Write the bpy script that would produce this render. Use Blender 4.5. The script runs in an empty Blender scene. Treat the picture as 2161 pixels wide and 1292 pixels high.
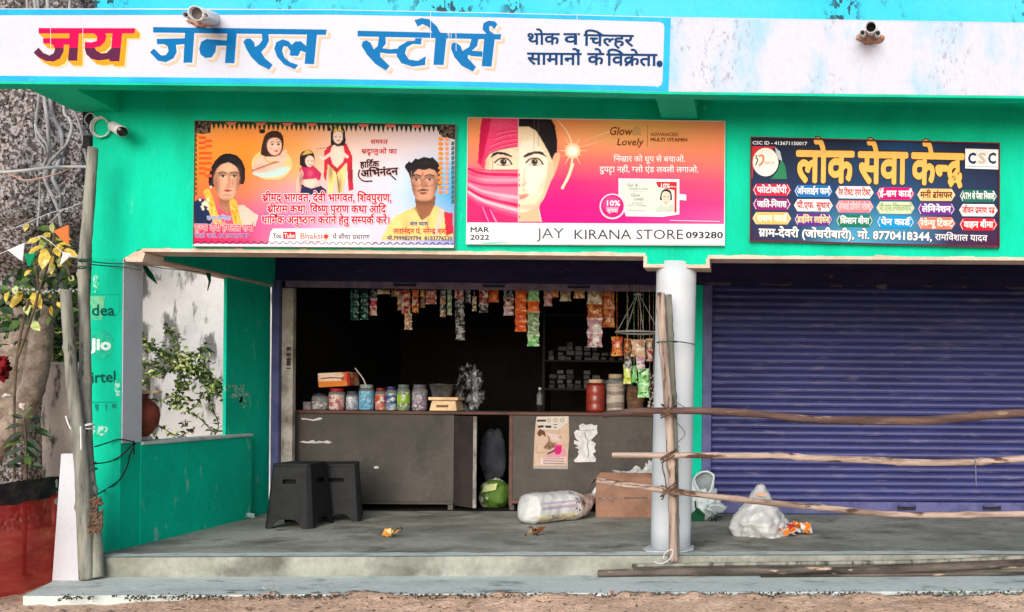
import bpy, bmesh, math, random
from mathutils import Vector, Matrix, noise as mn
random.seed(7)
SC = bpy.context.scene
COL = SC.collection
# ------------------------------------------------------------------ camera
PW, PH = 2161.0, 1292.0
FPX, PPX, PPY = 1900.0, 1660.0, 835.0
YAW, ROLL = math.atan(0.0315), 0.009
CAM = Vector((0.0, -6.33, 1.1))
_F = Vector((math.sin(YAW), math.cos(YAW), 0))
_R0 = Vector((math.cos(YAW), -math.sin(YAW), 0)); _U0 = Vector((0, 0, 1))
CR = _R0*math.cos(ROLL) + _U0*math.sin(ROLL)
CU = _U0*math.cos(ROLL) - _R0*math.sin(ROLL)
cd = bpy.data.cameras.new('camera'); cam = bpy.data.objects.new('camera', cd); COL.objects.link(cam)
cd.sensor_width = 36; cd.sensor_fit = 'HORIZONTAL'; cd.lens = 36*FPX/PW
cd.shift_x = (PW/2-PPX)/PW; cd.shift_y = (PPY-PH/2)/PW
cd.clip_start = .05; cd.clip_end = 500
m = Matrix.Identity(4)
for i, c in enumerate((CR, CU, -_F)):
    for j in range(3): m[j][i] = c[j]
for j in range(3): m[j][3] = CAM[j]
cam.matrix_world = m
SC.camera = cam
# ------------------------------------------------------------------ light
SUN_EL, SUN_AZ = math.radians(23), math.radians(181)     # azimuth clockwise from +y: straight in front of the shops, low and veiled
w = bpy.data.worlds.new('World'); SC.world = w; w.use_nodes = True
nt = w.node_tree; bg = nt.nodes['Background']
sky = nt.nodes.new('ShaderNodeTexSky'); sky.sky_type = 'NISHITA'; sky.sun_disc = False
sky.sun_elevation = SUN_EL; sky.sun_rotation = SUN_AZ; sky.air_density = 1.0; sky.dust_density = 2.0; sky.ozone_density = 1.0
nt.links.new(sky.outputs[0], bg.inputs[0]); bg.inputs[1].default_value = 0.12
sl = bpy.data.lights.new('sun', 'SUN'); so = bpy.data.objects.new('sun', sl); COL.objects.link(so)
sl.energy = 1.5; sl.angle = math.radians(50); sl.color = (1, .99, .985)
sd = Vector((math.sin(SUN_AZ)*math.cos(SUN_EL), math.cos(SUN_AZ)*math.cos(SUN_EL), math.sin(SUN_EL)))
so.rotation_euler = sd.to_track_quat('Z', 'Y').to_euler()
SC.view_settings.view_transform = 'Standard'; SC.view_settings.look = 'None'
SC.view_settings.gamma = 1; SC.view_settings.use_curve_mapping = False
SC.view_settings.exposure = 0.6
SC.cycles.max_bounces = 8; SC.cycles.transparent_max_bounces = 12

# ------------------------------------------------------------------ helpers
def ray(px, py): return _F + CR*((px-PPX)/FPX) + CU*((PPY-py)/FPX)
def W(px, py, Y):                      # the point of the plane y = Y seen at a photo pixel
    d = ray(px, py); return CAM + d*((Y-CAM.y)/d.y)
def G(px, py, Z):                      # the same for the level z = Z
    d = ray(px, py); return CAM + d*((Z-CAM.z)/d.z)
def WX(px, py, X):
    d = ray(px, py); return CAM + d*((X-CAM.x)/d.x)
def S(Y): return FPX/(Y-CAM.y)         # pixels per metre at depth Y

def lin(c, k=.9):
    r = []
    for v in c[:3]:
        v = v/255.0
        r.append((v/12.92 if v <= .04045 else ((v+.055)/1.055)**2.4)*k)
    return (*r, 1)
MATS = {}
def mat(name, c, c2=None, sc=4, lo=.45, hi=.62, st=(1, 1, 1), rough=.75, bump=.15, bsc=60, c3=None, sc3=22, lo3=.6, hi3=.68,
        st3=None, spec=.25, metal=0, alpha=1, jit=.12, k=.9, trans=0, rnd=True, m3=0):
    if name in MATS: return MATS[name]
    M = bpy.data.materials.new(name); M.use_nodes = True; n = M.node_tree.nodes; L = M.node_tree.links
    b = n['Principled BSDF']; b.inputs['Roughness'].default_value = rough; b.inputs['Metallic'].default_value = metal
    b.inputs['Specular IOR Level'].default_value = spec
    tc = n.new('ShaderNodeTexCoord'); vec = tc.outputs['Object']
    if rnd:
        oi = n.new('ShaderNodeObjectInfo'); ad = n.new('ShaderNodeVectorMath'); ad.operation = 'MULTIPLY_ADD'
        ad.inputs[1].default_value = (0, 0, 0)
        cx = n.new('ShaderNodeCombineXYZ'); ml = n.new('ShaderNodeMath'); ml.operation = 'MULTIPLY'; ml.inputs[1].default_value = 37
        L.new(oi.outputs['Random'], ml.inputs[0])
        for q in range(3): L.new(ml.outputs[0], cx.inputs[q])
        ad.operation = 'ADD'; L.new(vec, ad.inputs[0]); L.new(cx.outputs[0], ad.inputs[1]); vec = ad.outputs[0]
    def nz(scale, stv, det=8, ro=.6):
        mp = n.new('ShaderNodeMapping'); mp.inputs['Scale'].default_value = stv; L.new(vec, mp.inputs[0])
        t = n.new('ShaderNodeTexNoise'); t.inputs['Scale'].default_value = scale; t.inputs['Detail'].default_value = det
        t.inputs['Roughness'].default_value = ro; L.new(mp.outputs[0], t.inputs[0]); return t.outputs[0]
    def ramp(src, a, z):
        r = n.new('ShaderNodeMapRange'); r.inputs[1].default_value = a; r.inputs[2].default_value = z; L.new(src, r.inputs[0]); return r.outputs[0]
    def mix(f, A, B, bt='MIX'):
        x = n.new('ShaderNodeMix'); x.data_type = 'RGBA'; x.blend_type = bt
        if isinstance(f, float): x.inputs[0].default_value = f
        else: L.new(f, x.inputs[0])
        for s_, v in ((6, A), (7, B)):
            if isinstance(v, tuple): x.inputs[s_].default_value = v
            else: L.new(v, x.inputs[s_])
        return x.outputs[2]
    cur = lin(c, k)
    if c2 is not None: cur = mix(ramp(nz(sc, st), lo, hi), cur, lin(c2, k))
    if c3 is not None:
        f3 = ramp(nz(sc3, st3 or st), lo3, hi3)
        if m3:                             # the flecks gather in patches
            mm = n.new('ShaderNodeMath'); mm.operation = 'MULTIPLY'; L.new(f3, mm.inputs[0]); L.new(ramp(nz(m3, (1, 1, .6), 3), .5, .58), mm.inputs[1]); f3 = mm.outputs[0]
        cur = mix(f3, cur, lin(c3, k))
    if jit:
        g = ramp(nz(bsc*.7+3, st, 4), .3, .7)
        mv = n.new('ShaderNodeMapRange'); mv.inputs[3].default_value = 1-jit; mv.inputs[4].default_value = 1+jit*.6; L.new(g, mv.inputs[0])
        cx2 = n.new('ShaderNodeCombineColor')
        for q in range(3): L.new(mv.outputs[0], cx2.inputs[q])
        cur = mix(1.0, cur, cx2.outputs[0], 'MULTIPLY')
    if isinstance(cur, tuple): b.inputs['Base Color'].default_value = cur
    else: L.new(cur, b.inputs['Base Color'])
    if bump:
        bp = n.new('ShaderNodeBump'); bp.inputs['Strength'].default_value = bump; bp.inputs['Distance'].default_value = .02
        L.new(nz(bsc, st), bp.inputs['Height']); L.new(bp.outputs[0], b.inputs['Normal'])
    if alpha < 1: b.inputs['Alpha'].default_value = alpha
    if trans: b.inputs['Transmission Weight'].default_value = trans
    MATS[name] = M; return M
def flat(c, rough=.5, k=.85):            # a printed or enamelled colour
    return mat('ink_%d_%d_%d_%d' % (*c[:3], int(rough*10)), c, rough=rough, bump=0, jit=.07, k=k, spec=.08)

def tag(o, label=None, cat=None, group=None, kind=None):
    if label: o['label'] = label
    if cat: o['category'] = cat
    if group: o['group'] = group
    if kind: o['kind'] = kind
    return o
def thing(name, label, cat, loc=(0, 0, 0), group=None):
    o = bpy.data.objects.new(name, None); COL.objects.link(o); o.location = loc; o.empty_display_size = .1
    return tag(o, label, cat, group)
def woff(p):
    v = Vector((0, 0, 0))
    while p is not None: v += p.location; p = p.parent
    return v
def kids(o): return [c for c in bpy.data.objects if c.parent == o]
def copy_tree(o, parent=None):
    c = o.copy(); COL.objects.link(c)
    if parent is not None: c.parent = parent; c.matrix_parent_inverse = Matrix.Identity(4)
    for ch in KIDS.get(o.name, ()): copy_tree(ch, c)
    return c
KIDS = {}
class MB:
    def __init__(s): s.V = []; s.F = []; s.I = []; s.mi = 0
    def add(s, vs, fs):
        b = len(s.V); s.V += [Vector(v) for v in vs]; s.F += [[b+i for i in f] for f in fs]; s.I += [s.mi]*len(fs); return s
    def box(s, x0, x1, y0, y1, z0, z1):
        vs = [(x, y, z) for z in (z0, z1) for y in (y0, y1) for x in (x0, x1)]
        return s.add(vs, [(0, 2, 3, 1), (4, 5, 7, 6), (0, 1, 5, 4), (2, 6, 7, 3), (0, 4, 6, 2), (1, 3, 7, 5)])
    def prism(s, pts, d):               # front outline (any plane) extruded along the vector d
        n = len(pts); d = Vector(d); pts = [Vector(p) for p in pts]
        vs = pts + [p+d for p in pts]
        return s.add(vs, [list(range(n))[::-1], list(range(n, 2*n))] + [(i, (i+1) % n, n+(i+1) % n, n+i) for i in range(n)])
    def tube(s, pts, r, n=8, cap=True, wob=0, closed=False):
        pts = [Vector(p) for p in pts]; m_ = len(pts); rs = r if isinstance(r, (list, tuple)) else [r]*m_
        vs = []; up = None
        for i, p in enumerate(pts):
            if closed: t = (pts[(i+1) % m_]-pts[i-1])
            else: t = (pts[min(i+1, m_-1)]-pts[max(i-1, 0)])
            t = t.normalized() if t.length > 1e-9 else Vector((0, 0, 1))
            if up is None: up = t.orthogonal().normalized()
            a = (up - t*up.dot(t)); a = a.normalized() if a.length > 1e-6 else t.orthogonal().normalized(); up = a; b = t.cross(a)
            for k in range(n):
                th = 2*math.pi*k/n; rr = rs[i]*(1+(random.uniform(-wob, wob) if wob else 0))
                vs.append(p+(a*math.cos(th)+b*math.sin(th))*rr)
        fs = []
        for i in range(m_ if closed else m_-1):
            j = (i+1) % m_
            for k in range(n): fs.append((i*n+k, i*n+(k+1) % n, j*n+(k+1) % n, j*n+k))
        if cap and not closed: fs += [list(range(n))[::-1], [(m_-1)*n+k for k in range(n)]]
        return s.add(vs, fs)
    def lathe(s, prof, c=(0, 0, 0), n=20, sq=1.0):
        c = Vector(c); vs = []; fs = []; m_ = len(prof)
        for r, z in prof:
            for k in range(n):
                th = 2*math.pi*k/n; vs.append(c+Vector((r*math.cos(th), r*sq*math.sin(th), z)))
        for i in range(m_-1):
            for k in range(n): fs.append((i*n+k, i*n+(k+1) % n, (i+1)*n+(k+1) % n, (i+1)*n+k))
        if prof[0][0] > 1e-4: fs.append(list(range(n))[::-1])
        if prof[-1][0] > 1e-4: fs.append([(m_-1)*n+k for k in range(n)])
        return s.add(vs, fs)
    def blob(s, c, r, n=14, m_=9, amp=.15, f=2.0, seed=0, top=None):
        c = Vector(c); r = Vector(r); vs = []; fs = []
        for i in range(m_+1):
            ph = math.pi*i/m_
            for k in range(n):
                th = 2*math.pi*k/n; d = Vector((math.sin(ph)*math.cos(th), math.sin(ph)*math.sin(th), math.cos(ph)))
                q = 1+amp*mn.noise(d*f+Vector((seed, seed*1.7, 0)))
                p = Vector((d.x*r.x*q, d.y*r.y*q, d.z*r.z*q))
                if top: p = top(p)
                vs.append(c+p)
        for i in range(m_):
            for k in range(n): fs.append((i*n+k, (i+1)*n+k, (i+1)*n+(k+1) % n, i*n+(k+1) % n))
        return s.add(vs, fs)
    def build(s, name, mats, parent=None, smooth=False, bevel=0, loc=None):
        off = woff(parent)
        if loc is not None: off = off+Vector(loc)
        me = bpy.data.meshes.new(name); me.from_pydata([tuple(v-off) for v in s.V], [], s.F)
        for mm in (mats if isinstance(mats, (list, tuple)) else [mats]): me.materials.append(mm)
        me.polygons.foreach_set('material_index', s.I)
        if smooth: me.polygons.foreach_set('use_smooth', [True]*len(s.F))
        me.update()
        bm = bmesh.new(); bm.from_mesh(me)
        if smooth: bmesh.ops.remove_doubles(bm, verts=bm.verts, dist=1e-5)
        if bevel:
            bmesh.ops.bevel(bm, geom=[e for e in bm.edges], offset=bevel, segments=2, affect='EDGES', profile=.5, clamp_overlap=True)
        bmesh.ops.recalc_face_normals(bm, faces=bm.faces); bm.to_mesh(me); bm.free()
        o = bpy.data.objects.new(name, me); COL.objects.link(o)
        if loc is not None: o.location = loc
        if parent is not None: o.parent = parent; KIDS.setdefault(parent.name, []).append(o)
        return o
def sm(pts, closed=False, n=4):          # Catmull-Rom through the points
    P = [Vector(p) for p in pts]; m_ = len(P); out = []
    for i in range(m_ if closed else m_-1):
        if closed: a, b, c, d = P[i-1], P[i], P[(i+1) % m_], P[(i+2) % m_]
        else: a, b, c, d = P[max(i-1, 0)], P[i], P[i+1], P[min(i+2, m_-1)]
        for k in range(n):
            t = k/n; out.append(.5*((2*b)+(c-a)*t+(2*a-5*b+4*c-d)*t*t+(3*b-a-3*c+d)*t**3))
    if not closed: out.append(P[-1])
    return out

# ------------------------------------------------------------------ lettering: Blender's own font, shaped by hand
GL = {}
BOLDS = (0,)
def warm(chars):
    objs = []
    for ch in sorted(chars):
        for b in BOLDS:
            for s_ in (ch, ch+ch):
                c = bpy.data.curves.new('glyph', 'FONT'); c.body = s_; c.size = 1; c.offset = b/1000; c.resolution_u = 2
                c.dimensions = '2D'; c.fill_mode = 'FRONT'
                o = bpy.data.objects.new('glyph', c); COL.objects.link(o); objs.append((ch, b, len(s_), o))
    dg = bpy.context.evaluated_depsgraph_get(); dg.update(); xm = {}
    for ch, b, n_, o in objs:
        e = o.evaluated_get(dg); me = e.to_mesh(); vs = [(v.co.x, v.co.y) for v in me.vertices]
        xm[ch, b, n_] = max([v[0] for v in vs], default=0)
        if n_ == 1: GL[ch, b] = [vs, [list(p.vertices) for p in me.polygons], 0]
        e.to_mesh_clear()
    for ch, b, n_, o in objs:
        if n_ == 2: GL[ch, b][2] = xm[ch, b, 2]-xm[ch, b, 1]
        c = o.data; bpy.data.objects.remove(o)
        bpy.data.curves.remove(c)
    for b in BOLDS: GL[' ', b] = [[], [], .28]
def clip(polys, ax, val, keep_less):
    out = []
    for p in polys:
        q = []
        for i in range(len(p)):
            a, b = p[i-1], p[i]; ia = (a[ax] < val) == keep_less; ib = (b[ax] < val) == keep_less
            if ia != ib:
                t = (val-a[ax])/(b[ax]-a[ax]); q.append((a[0]+(b[0]-a[0])*t, a[1]+(b[1]-a[1])*t))
            if ib: q.append(b)
        if len(q) > 2: out.append(q)
    return out
CONS = set('कखगघङचछजझञटठडढणतथदधनपफबभमयरलवशषसह'); NOSTEM = set('टठडढदहरछ'); HAL = '्'
MARK = set('ािीुूृेैोौंँॉ')
def gpoly(ch, b):
    vs, fs, adv = GL[ch, 0]; return [[vs[i] for i in f] for f in fs], adv
def lay(s, b=12):
    out = []; x = 0.0; i = 0; n = len(s)
    def put(polys, dx, dy=0, k=1.0): out.extend([[(p[0]*k+dx, p[1]*k+dy) for p in q] for q in polys])
    while i < n:
        ch = s[i]
        if ch in CONS:
            reph = False
            if ch == 'र' and i+2 < n and s[i+1] == HAL and s[i+2] in CONS: reph = True; i += 2; ch = s[i]
            cl = [ch]; i += 1; below = []; ra = False
            while i+1 < n and s[i] == HAL and s[i+1] in CONS:
                if s[i+1] == 'र': ra = True
                else: cl.append(s[i+1])
                i += 2
            hal = False
            if i < n and s[i] == HAL: hal = True; i += 1
            ms = []
            while i < n and s[i] in MARK: ms.append(s[i]); i += 1
            parts = []; w_ = 0
            for j, c in enumerate(cl):
                P, adv = gpoly(c, b)
                if j < len(cl)-1:
                    if c in NOSTEM: below.append(cl[j+1]); parts.append((P, w_)); w_ += adv; break
                    cut = adv-.17
                    parts.append((clip(P, 0, cut, True), w_)); w_ += cut
                else: parts.append((P, w_)); w_ += adv
            if 'ि' in ms:
                P, adv = gpoly('ि', b); kx = max(.35, (w_-.02)/.445)
                put([[(p[0] if p[0] < .2 else .2+(p[0]-.2)*kx, p[1]) for p in q] for q in P], x); x += adv
            for P, dx in parts: put(P, x+dx)
            for c in below: put(gpoly(c, b)[0], x+.1, -.36, .6)
            if ra:
                e = .025+b/900; q_ = .24 if cl[-1] in 'कफ' else 0; a0 = (x+w_-.14-q_, .3); a1 = (x+w_-.42-q_, .02)
                out.append([(a0[0], a0[1]+e), (a1[0]-e*.6, a1[1]+e*.6), (a1[0]+e*.6, a1[1]-e*.9), (a0[0], a0[1]-e*1.2)])
            x += w_
            if hal: put(gpoly(HAL, b)[0], x)
            for c in ms:
                if c == 'ि': continue
                P, adv = gpoly(c, b); put(P, x-(.03 if c in 'ुू' else 0)); x += adv
            if reph:
                e = .03+b/900; cx, cy = x-.13, .74
                ar = [(cx+.02, .62), (cx-.06, .72), (cx-.03, .83), (cx+.06, .87), (cx+.13, .84)]
                for p, q in zip(ar, ar[1:]): out.append([(p[0]-e, p[1]-e*.3), (p[0]+e, p[1]+e*.3), (q[0]+e, q[1]+e*.3), (q[0]-e, q[1]-e*.3)])
        else:
            P, adv = gpoly(ch, b); put(P, x); x += adv; i += 1
    return out, x
warm(set('जयनरलसटथोकवचिहामंेतपगबणधदईऑआअओएऐउलफड़शषठखकर्ुूीैृॉ।घदथब्ॉणभमञघ') |
     set('ABCDEFGHIJKLMNOPQRSTUVWXYZabcdefghijklmnopqrstuvwxyz0123456789&%.,-()/+ | ') - set(' '))

class Art:
    """flat printing on a plane y = Y, drawn in the pixels of an enlarged crop (origin x0,y0, factor k) of the photograph"""
    def __init__(s, Y, x0=0, y0=0, k=1.0, step=.00002):
        s.Y, s.x0, s.y0, s.k, s.step = Y, x0, y0, k, step; s.mb = MB(); s.mats = []; s.lay = 1
    def P(s, u, v, lay=None):
        p = W(s.x0+u/s.k, s.y0+v/s.k, s.Y); p.y -= s.step*(s.lay if lay is None else lay); return p
    def use(s, c):
        M = c if not isinstance(c, tuple) else flat(c)
        if M not in s.mats: s.mats.append(M)
        s.mb.mi = s.mats.index(M)
    def polys(s, c, ps):
        s.use(c)
        for p in ps: s.mb.add([s.P(*q[:2]) for q in p], [list(range(len(p)))])
        s.lay += 1
    def poly(s, c, pts, smooth=False, n=4):
        if smooth: pts = [tuple(v)[:2] for v in sm([(*p, 0) for p in pts], True, n)]
        s.polys(c, [pts])
    def ell(s, c, cx, cy, rx, ry=None, a=0, n=20):
        ry = ry or rx; ca, sa = math.cos(a), math.sin(a)
        s.polys(c, [[(cx+rx*math.cos(t)*ca-ry*math.sin(t)*sa, cy+rx*math.cos(t)*sa+ry*math.sin(t)*ca) for t in [2*math.pi*i/n for i in range(n)]]])
    def line(s, c, pts, w_, smooth=False):
        if smooth: pts = [tuple(v)[:2] for v in sm([(*p, 0) for p in pts], False, 5)]
        ws = w_ if isinstance(w_, (list, tuple)) else None
        L_, R_ = [], []; m_ = len(pts)
        for i in range(m_):
            a, b = pts[max(i-1, 0)], pts[min(i+1, m_-1)]; dx, dy = b[0]-a[0], b[1]-a[1]; l = math.hypot(dx, dy) or 1
            h = (w_ if ws is None else ws[0]+(ws[1]-ws[0])*i/(m_-1))/2
            L_.append((pts[i][0]-dy/l*h, pts[i][1]+dx/l*h)); R_.append((pts[i][0]+dy/l*h, pts[i][1]-dx/l*h))
        s.polys(c, [[L_[i], L_[i+1], R_[i+1], R_[i]] for i in range(m_-1)])
    def text(s, c, t, x0, y0, x1, y1, h, b=12, skew=0, outline=None, ob=44):
        """t between two baseline points, cap or headline height h"""
        P, w_ = lay(t, b); dev = any('ऀ' <= q <= 'ॿ' for q in t); e = .622 if dev else .72
        kx = math.hypot(x1-x0, y1-y0)/max(w_, .01); ky = h/e; ux, uy = (x1-x0)/math.hypot(x1-x0, y1-y0), (y1-y0)/math.hypot(x1-x0, y1-y0)
        def tr(PP):
            r = []
            for q in PP:
                r.append([(x0+(p[0]*kx+skew*p[1]*ky)*ux+p[1]*ky*uy, y0+(p[0]*kx+skew*p[1]*ky)*uy-p[1]*ky*ux) for p in q])
            return r
        def fat(col, bb):               # weight: the same letters laid a hair apart
            T = tr(P); e = bb/1000; ex, ey = min(e*kx, e*ky*1.3), e*ky
            offs = [(0, 0)] if bb == 0 else [(math.cos(a_), math.sin(a_)) for a_ in [2*math.pi*i/(4 if bb < 20 else 6)+.5 for i in range(4 if bb < 20 else 6)]]
            for ox, oy in offs: s.polys(col, [[(p[0]+ox*ex, p[1]+oy*ey) for p in q] for q in T])
        if outline: fat(outline, ob)
        fat(c, b)
    def build(s, name, parent): return s.mb.build(name, s.mats, parent)
def gradient(name, Y, corners, grid, parent, mat_name):
    """a printed colour gradient: corners TL,TR,BR,BL in photo pixels, grid of colours row by row"""
    r, c = len(grid), len(grid[0]); N = 6; vs = []; cols = []; H, V_ = (c-1)*N, (r-1)*N
    tl, tr, br, bl = corners
    for j in range(V_+1):
        for i in range(H+1):
            u, v = i/H, j/V_
            px = (tl[0]*(1-u)+tr[0]*u)*(1-v)+(bl[0]*(1-u)+br[0]*u)*v; py = (tl[1]*(1-u)+tr[1]*u)*(1-v)+(bl[1]*(1-u)+br[1]*u)*v
            vs.append(W(px, py, Y))
            gi, gj = min(i//N, c-2), min(j//N, r-2); fu, fv = i/N-gi, j/N-gj
            A = [lin(grid[gj+b][gi+a], .85) for b in (0, 1) for a in (0, 1)]
            cols.append(tuple((A[0][q]*(1-fu)+A[1][q]*fu)*(1-fv)+(A[2][q]*(1-fu)+A[3][q]*fu)*fv for q in range(3))+(1,))
    mb = MB(); mb.add(vs, [(j*(H+1)+i, j*(H+1)+i+1, (j+1)*(H+1)+i+1, (j+1)*(H+1)+i) for j in range(V_) for i in range(H)])
    M = MATS.get(mat_name)
    if M is None:
        M = bpy.data.materials.new(mat_name); M.use_nodes = True; n = M.node_tree.nodes
        a = n.new('ShaderNodeAttribute'); a.attribute_name = 'print'; b = n['Principled BSDF']; b.inputs['Roughness'].default_value = .55; b.inputs['Specular IOR Level'].default_value = .08
        M.node_tree.links.new(a.outputs[0], b.inputs['Base Color']); MATS[mat_name] = M
    o = mb.build(name, M, parent)
    at = o.data.color_attributes.new('print', 'FLOAT_COLOR', 'POINT')
    for i, q in enumerate(cols): at.data[i].color = q
    return o

import numpy as np
class Ras:
    """a printed photograph: soft-edged shapes painted into a fine grid of coloured cells on the plane y = Y"""
    def __init__(s, Y, x0, y0, k, box, cell=5.0, off=.002):
        s.Y, s.x0, s.y0, s.k, s.off = Y, x0, y0, k, off; s.b = box; s.c = cell
        s.nx, s.ny = int((box[2]-box[0])/cell)+1, int((box[3]-box[1])/cell)+1
        s.U, s.V = np.meshgrid(box[0]+cell*np.arange(s.nx), box[1]+cell*np.arange(s.ny)); s.rgb = np.zeros((s.ny, s.nx, 3)); s.al = np.zeros((s.ny, s.nx))
    def blur(s, m_, sg):
        sg /= s.c
        if sg < .3: return m_
        r = int(3*sg)+1; k_ = np.exp(-.5*(np.arange(-r, r+1)/sg)**2); k_ /= k_.sum(); m_ = np.pad(m_, r, mode='edge')
        m_ = np.apply_along_axis(lambda v: np.convolve(v, k_, 'valid'), 0, m_); return np.apply_along_axis(lambda v: np.convolve(v, k_, 'valid'), 1, m_)
    def mask(s, pts):
        m_ = np.zeros(s.U.shape, bool); j = len(pts)-1
        for i in range(len(pts)):
            (xi, yi), (xj, yj) = pts[i], pts[j]
            if yi != yj: m_ ^= ((yi > s.V) != (yj > s.V)) & (s.U < (xj-xi)*(s.V-yi)/(yj-yi)+xi)
            j = i
        return m_.astype(float)
    def put(s, c, m_, a=1, cover=True):
        w_ = (m_*a)[..., None]; s.rgb = s.rgb*(1-w_)+np.array(c[:3], float)*w_
        if cover: s.al = np.maximum(s.al, m_*min(1, a*2))
    def poly(s, c, pts, smooth=False, n=4, bl=2.5, a=1, cover=True):
        if smooth: pts = [tuple(v)[:2] for v in sm([(*p, 0) for p in pts], True, n)]
        m_ = s.mask(pts); hard = m_; m_ = s.blur(m_, bl); w_ = (m_*a)[..., None]
        first = (s.al < .02)[..., None]*np.ones(3, bool); s.rgb = np.where(first & (m_[..., None] > .01), np.array(c[:3], float), s.rgb)
        s.put(c, m_, a, cover)
    def ell(s, c, cx, cy, rx, ry=None, a=1, n=20, bl=2.0, cover=True): s.poly(c, [(cx+rx*math.cos(t), cy+(ry or rx)*math.sin(t)) for t in [2*math.pi*i/n for i in range(n)]], bl=bl, a=a, cover=cover)
    def glow(s, c, cx, cy, rx, ry, a): m_ = np.exp(-(((s.U-cx)/rx)**2+((s.V-cy)/ry)**2)); s.put(c, m_, a, False)
    def line(s, c, pts, w_, smooth=False, bl=1.5, a=1, cover=True):
        if smooth: pts = [tuple(v)[:2] for v in sm([(*p, 0) for p in pts], False, 5)]
        ws = w_ if isinstance(w_, (list, tuple)) else (w_, w_); m_ = np.zeros(s.U.shape); n_ = len(pts)-1
        for i in range(n_):
            (ax, ay), (bx, by) = pts[i][:2], pts[i+1][:2]; dx, dy = bx-ax, by-ay; l2 = dx*dx+dy*dy or 1
            t = np.clip(((s.U-ax)*dx+(s.V-ay)*dy)/l2, 0, 1); d = np.hypot(s.U-ax-t*dx, s.V-ay-t*dy); h = (ws[0]+(ws[1]-ws[0])*(i+t)/n_)/2
            m_ = np.maximum(m_, np.clip((h-d)/max(bl, s.c*.5)+.5, 0, 1))
        first = (s.al < .02)[..., None]*np.ones(3, bool); s.rgb = np.where(first & (m_[..., None] > .01), np.array(c[:3], float), s.rgb)
        s.put(c, m_, a, cover)
    def tone(s, f, m_): s.rgb = s.rgb*(1+(f-1)*m_[..., None])
    def build(s, name, parent, grain=.03):
        rng = np.random.default_rng(3); s.rgb *= (1+grain*rng.standard_normal(s.al.shape))[..., None]
        keep = s.al > .5; idx = -np.ones(s.al.shape, int); cells = np.argwhere(keep[:-1, :-1] & keep[1:, :-1] & keep[:-1, 1:] & keep[1:, 1:]); vs = []; cols = []; fs = []
        def vid(j, i):
            if idx[j, i] < 0:
                idx[j, i] = len(vs); p = W(s.x0+s.U[j, i]/s.k, s.y0+s.V[j, i]/s.k, s.Y); p.y -= s.off; vs.append(p); cols.append(lin(np.clip(s.rgb[j, i], 0, 255).tolist(), .85))
            return int(idx[j, i])
        for j, i in cells: fs.append((vid(j, i), vid(j, i+1), vid(j+1, i+1), vid(j+1, i)))
        mb = MB(); mb.add(vs, fs); o = mb.build(name, MATS['printed_gradient'], parent); at = o.data.color_attributes.new('print', 'FLOAT_COLOR', 'POINT')
        at.data.foreach_set('color', np.array(cols, dtype=np.float32).ravel()); return o
# ================================================================== ground and paving
GREEN = mat('green_paint', (0, 208, 170), (0, 184, 146), sc=2.2, st=(1.5, 1, .5), lo=.42, hi=.7, rough=.7, spec=.12, bump=.12, bsc=45, c3=(60, 214, 180), sc3=11, lo3=.66, hi3=.72, jit=.06, st3=(1, 1, .4))
GREENW = mat('worn_green_paint', (0, 214, 178), (4, 194, 160), sc=3, lo=.4, hi=.7, rough=.7, spec=.12, bump=.2, bsc=40, c3=(130, 220, 200), sc3=13, lo3=.63, hi3=.69, jit=.1, st3=(1, 1, .35))
CONC = mat('concrete', (170, 172, 162), (136, 138, 128), sc=2.0, lo=.42, hi=.6, rough=.85, bump=.35, bsc=28, c3=(104, 104, 94), sc3=2.6, lo3=.54, hi3=.68, jit=.16, st=(1, 1.25, 1))
CONCL = mat('pale_concrete', (212, 222, 218), (192, 204, 200), sc=2.5, lo=.4, hi=.66, rough=.85, bump=.4, bsc=30, c3=(140, 150, 150), sc3=5, lo3=.58, hi3=.7, jit=.14, st=(.8, 1.5, 1))
DIRT = mat('dirt', (238, 202, 176), (216, 180, 154), sc=2.2, lo=.4, hi=.62, rough=.95, bump=.9, bsc=45, c3=(104, 80, 62), sc3=26, lo3=.58, hi3=.66, jit=.28)
WHITE = mat('whitewash', (206, 209, 218), (196, 200, 210), sc=2, lo=.45, hi=.7, rough=.7, bump=.15, bsc=40, c3=(150, 150, 150), sc3=26, lo3=.7, hi3=.74, jit=.04)
FASC = mat('fascia_white', (206, 208, 222), (196, 202, 218), sc=1.3, lo=.45, hi=.7, rough=.7, bump=.15, bsc=40, c3=(176, 178, 192), sc3=30, lo3=.68, hi3=.74, jit=.04, st3=(.7, 1, 1.4))
FASR = mat('stained_white', (202, 205, 222), (158, 198, 222), sc=1.9, lo=.47, hi=.62, rough=.75, bump=.25, bsc=40, c3=(164, 172, 196), sc3=36, lo3=.56, hi3=.62, m3=2.5, jit=.06, st=(1.4, 1, .7))
CYAN = mat('cyan_paint', (44, 196, 232), (90, 208, 226), sc=.8, lo=.4, hi=.7, rough=.7, bump=.2, bsc=40, c3=(34, 80, 92), sc3=22, lo3=.52, hi3=.55, jit=.06, st3=(1.1, 1, .7), m3=1.7)
CREAM = mat('bare_plaster', (228, 204, 186), (208, 184, 164), sc=6, rough=.85, bump=.3, bsc=50, jit=.08)
DKPURP = mat('dark_indigo_paint', (50, 46, 88), (36, 34, 70), sc=5, lo=.4, hi=.65, rough=.6, bump=.15, bsc=40, c3=(96, 88, 112), sc3=14, lo3=.66, hi3=.7, jit=.12, st=(.6, 1, 2))
SHUT = mat('blue_shutter_paint', (60, 66, 128), (50, 54, 108), sc=2, lo=.4, hi=.65, rough=.45, bump=.06, bsc=50, c3=(100, 96, 136), sc3=9, lo3=.56, hi3=.7, jit=.08, st=(.5, 1, 3), spec=.4)
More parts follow.
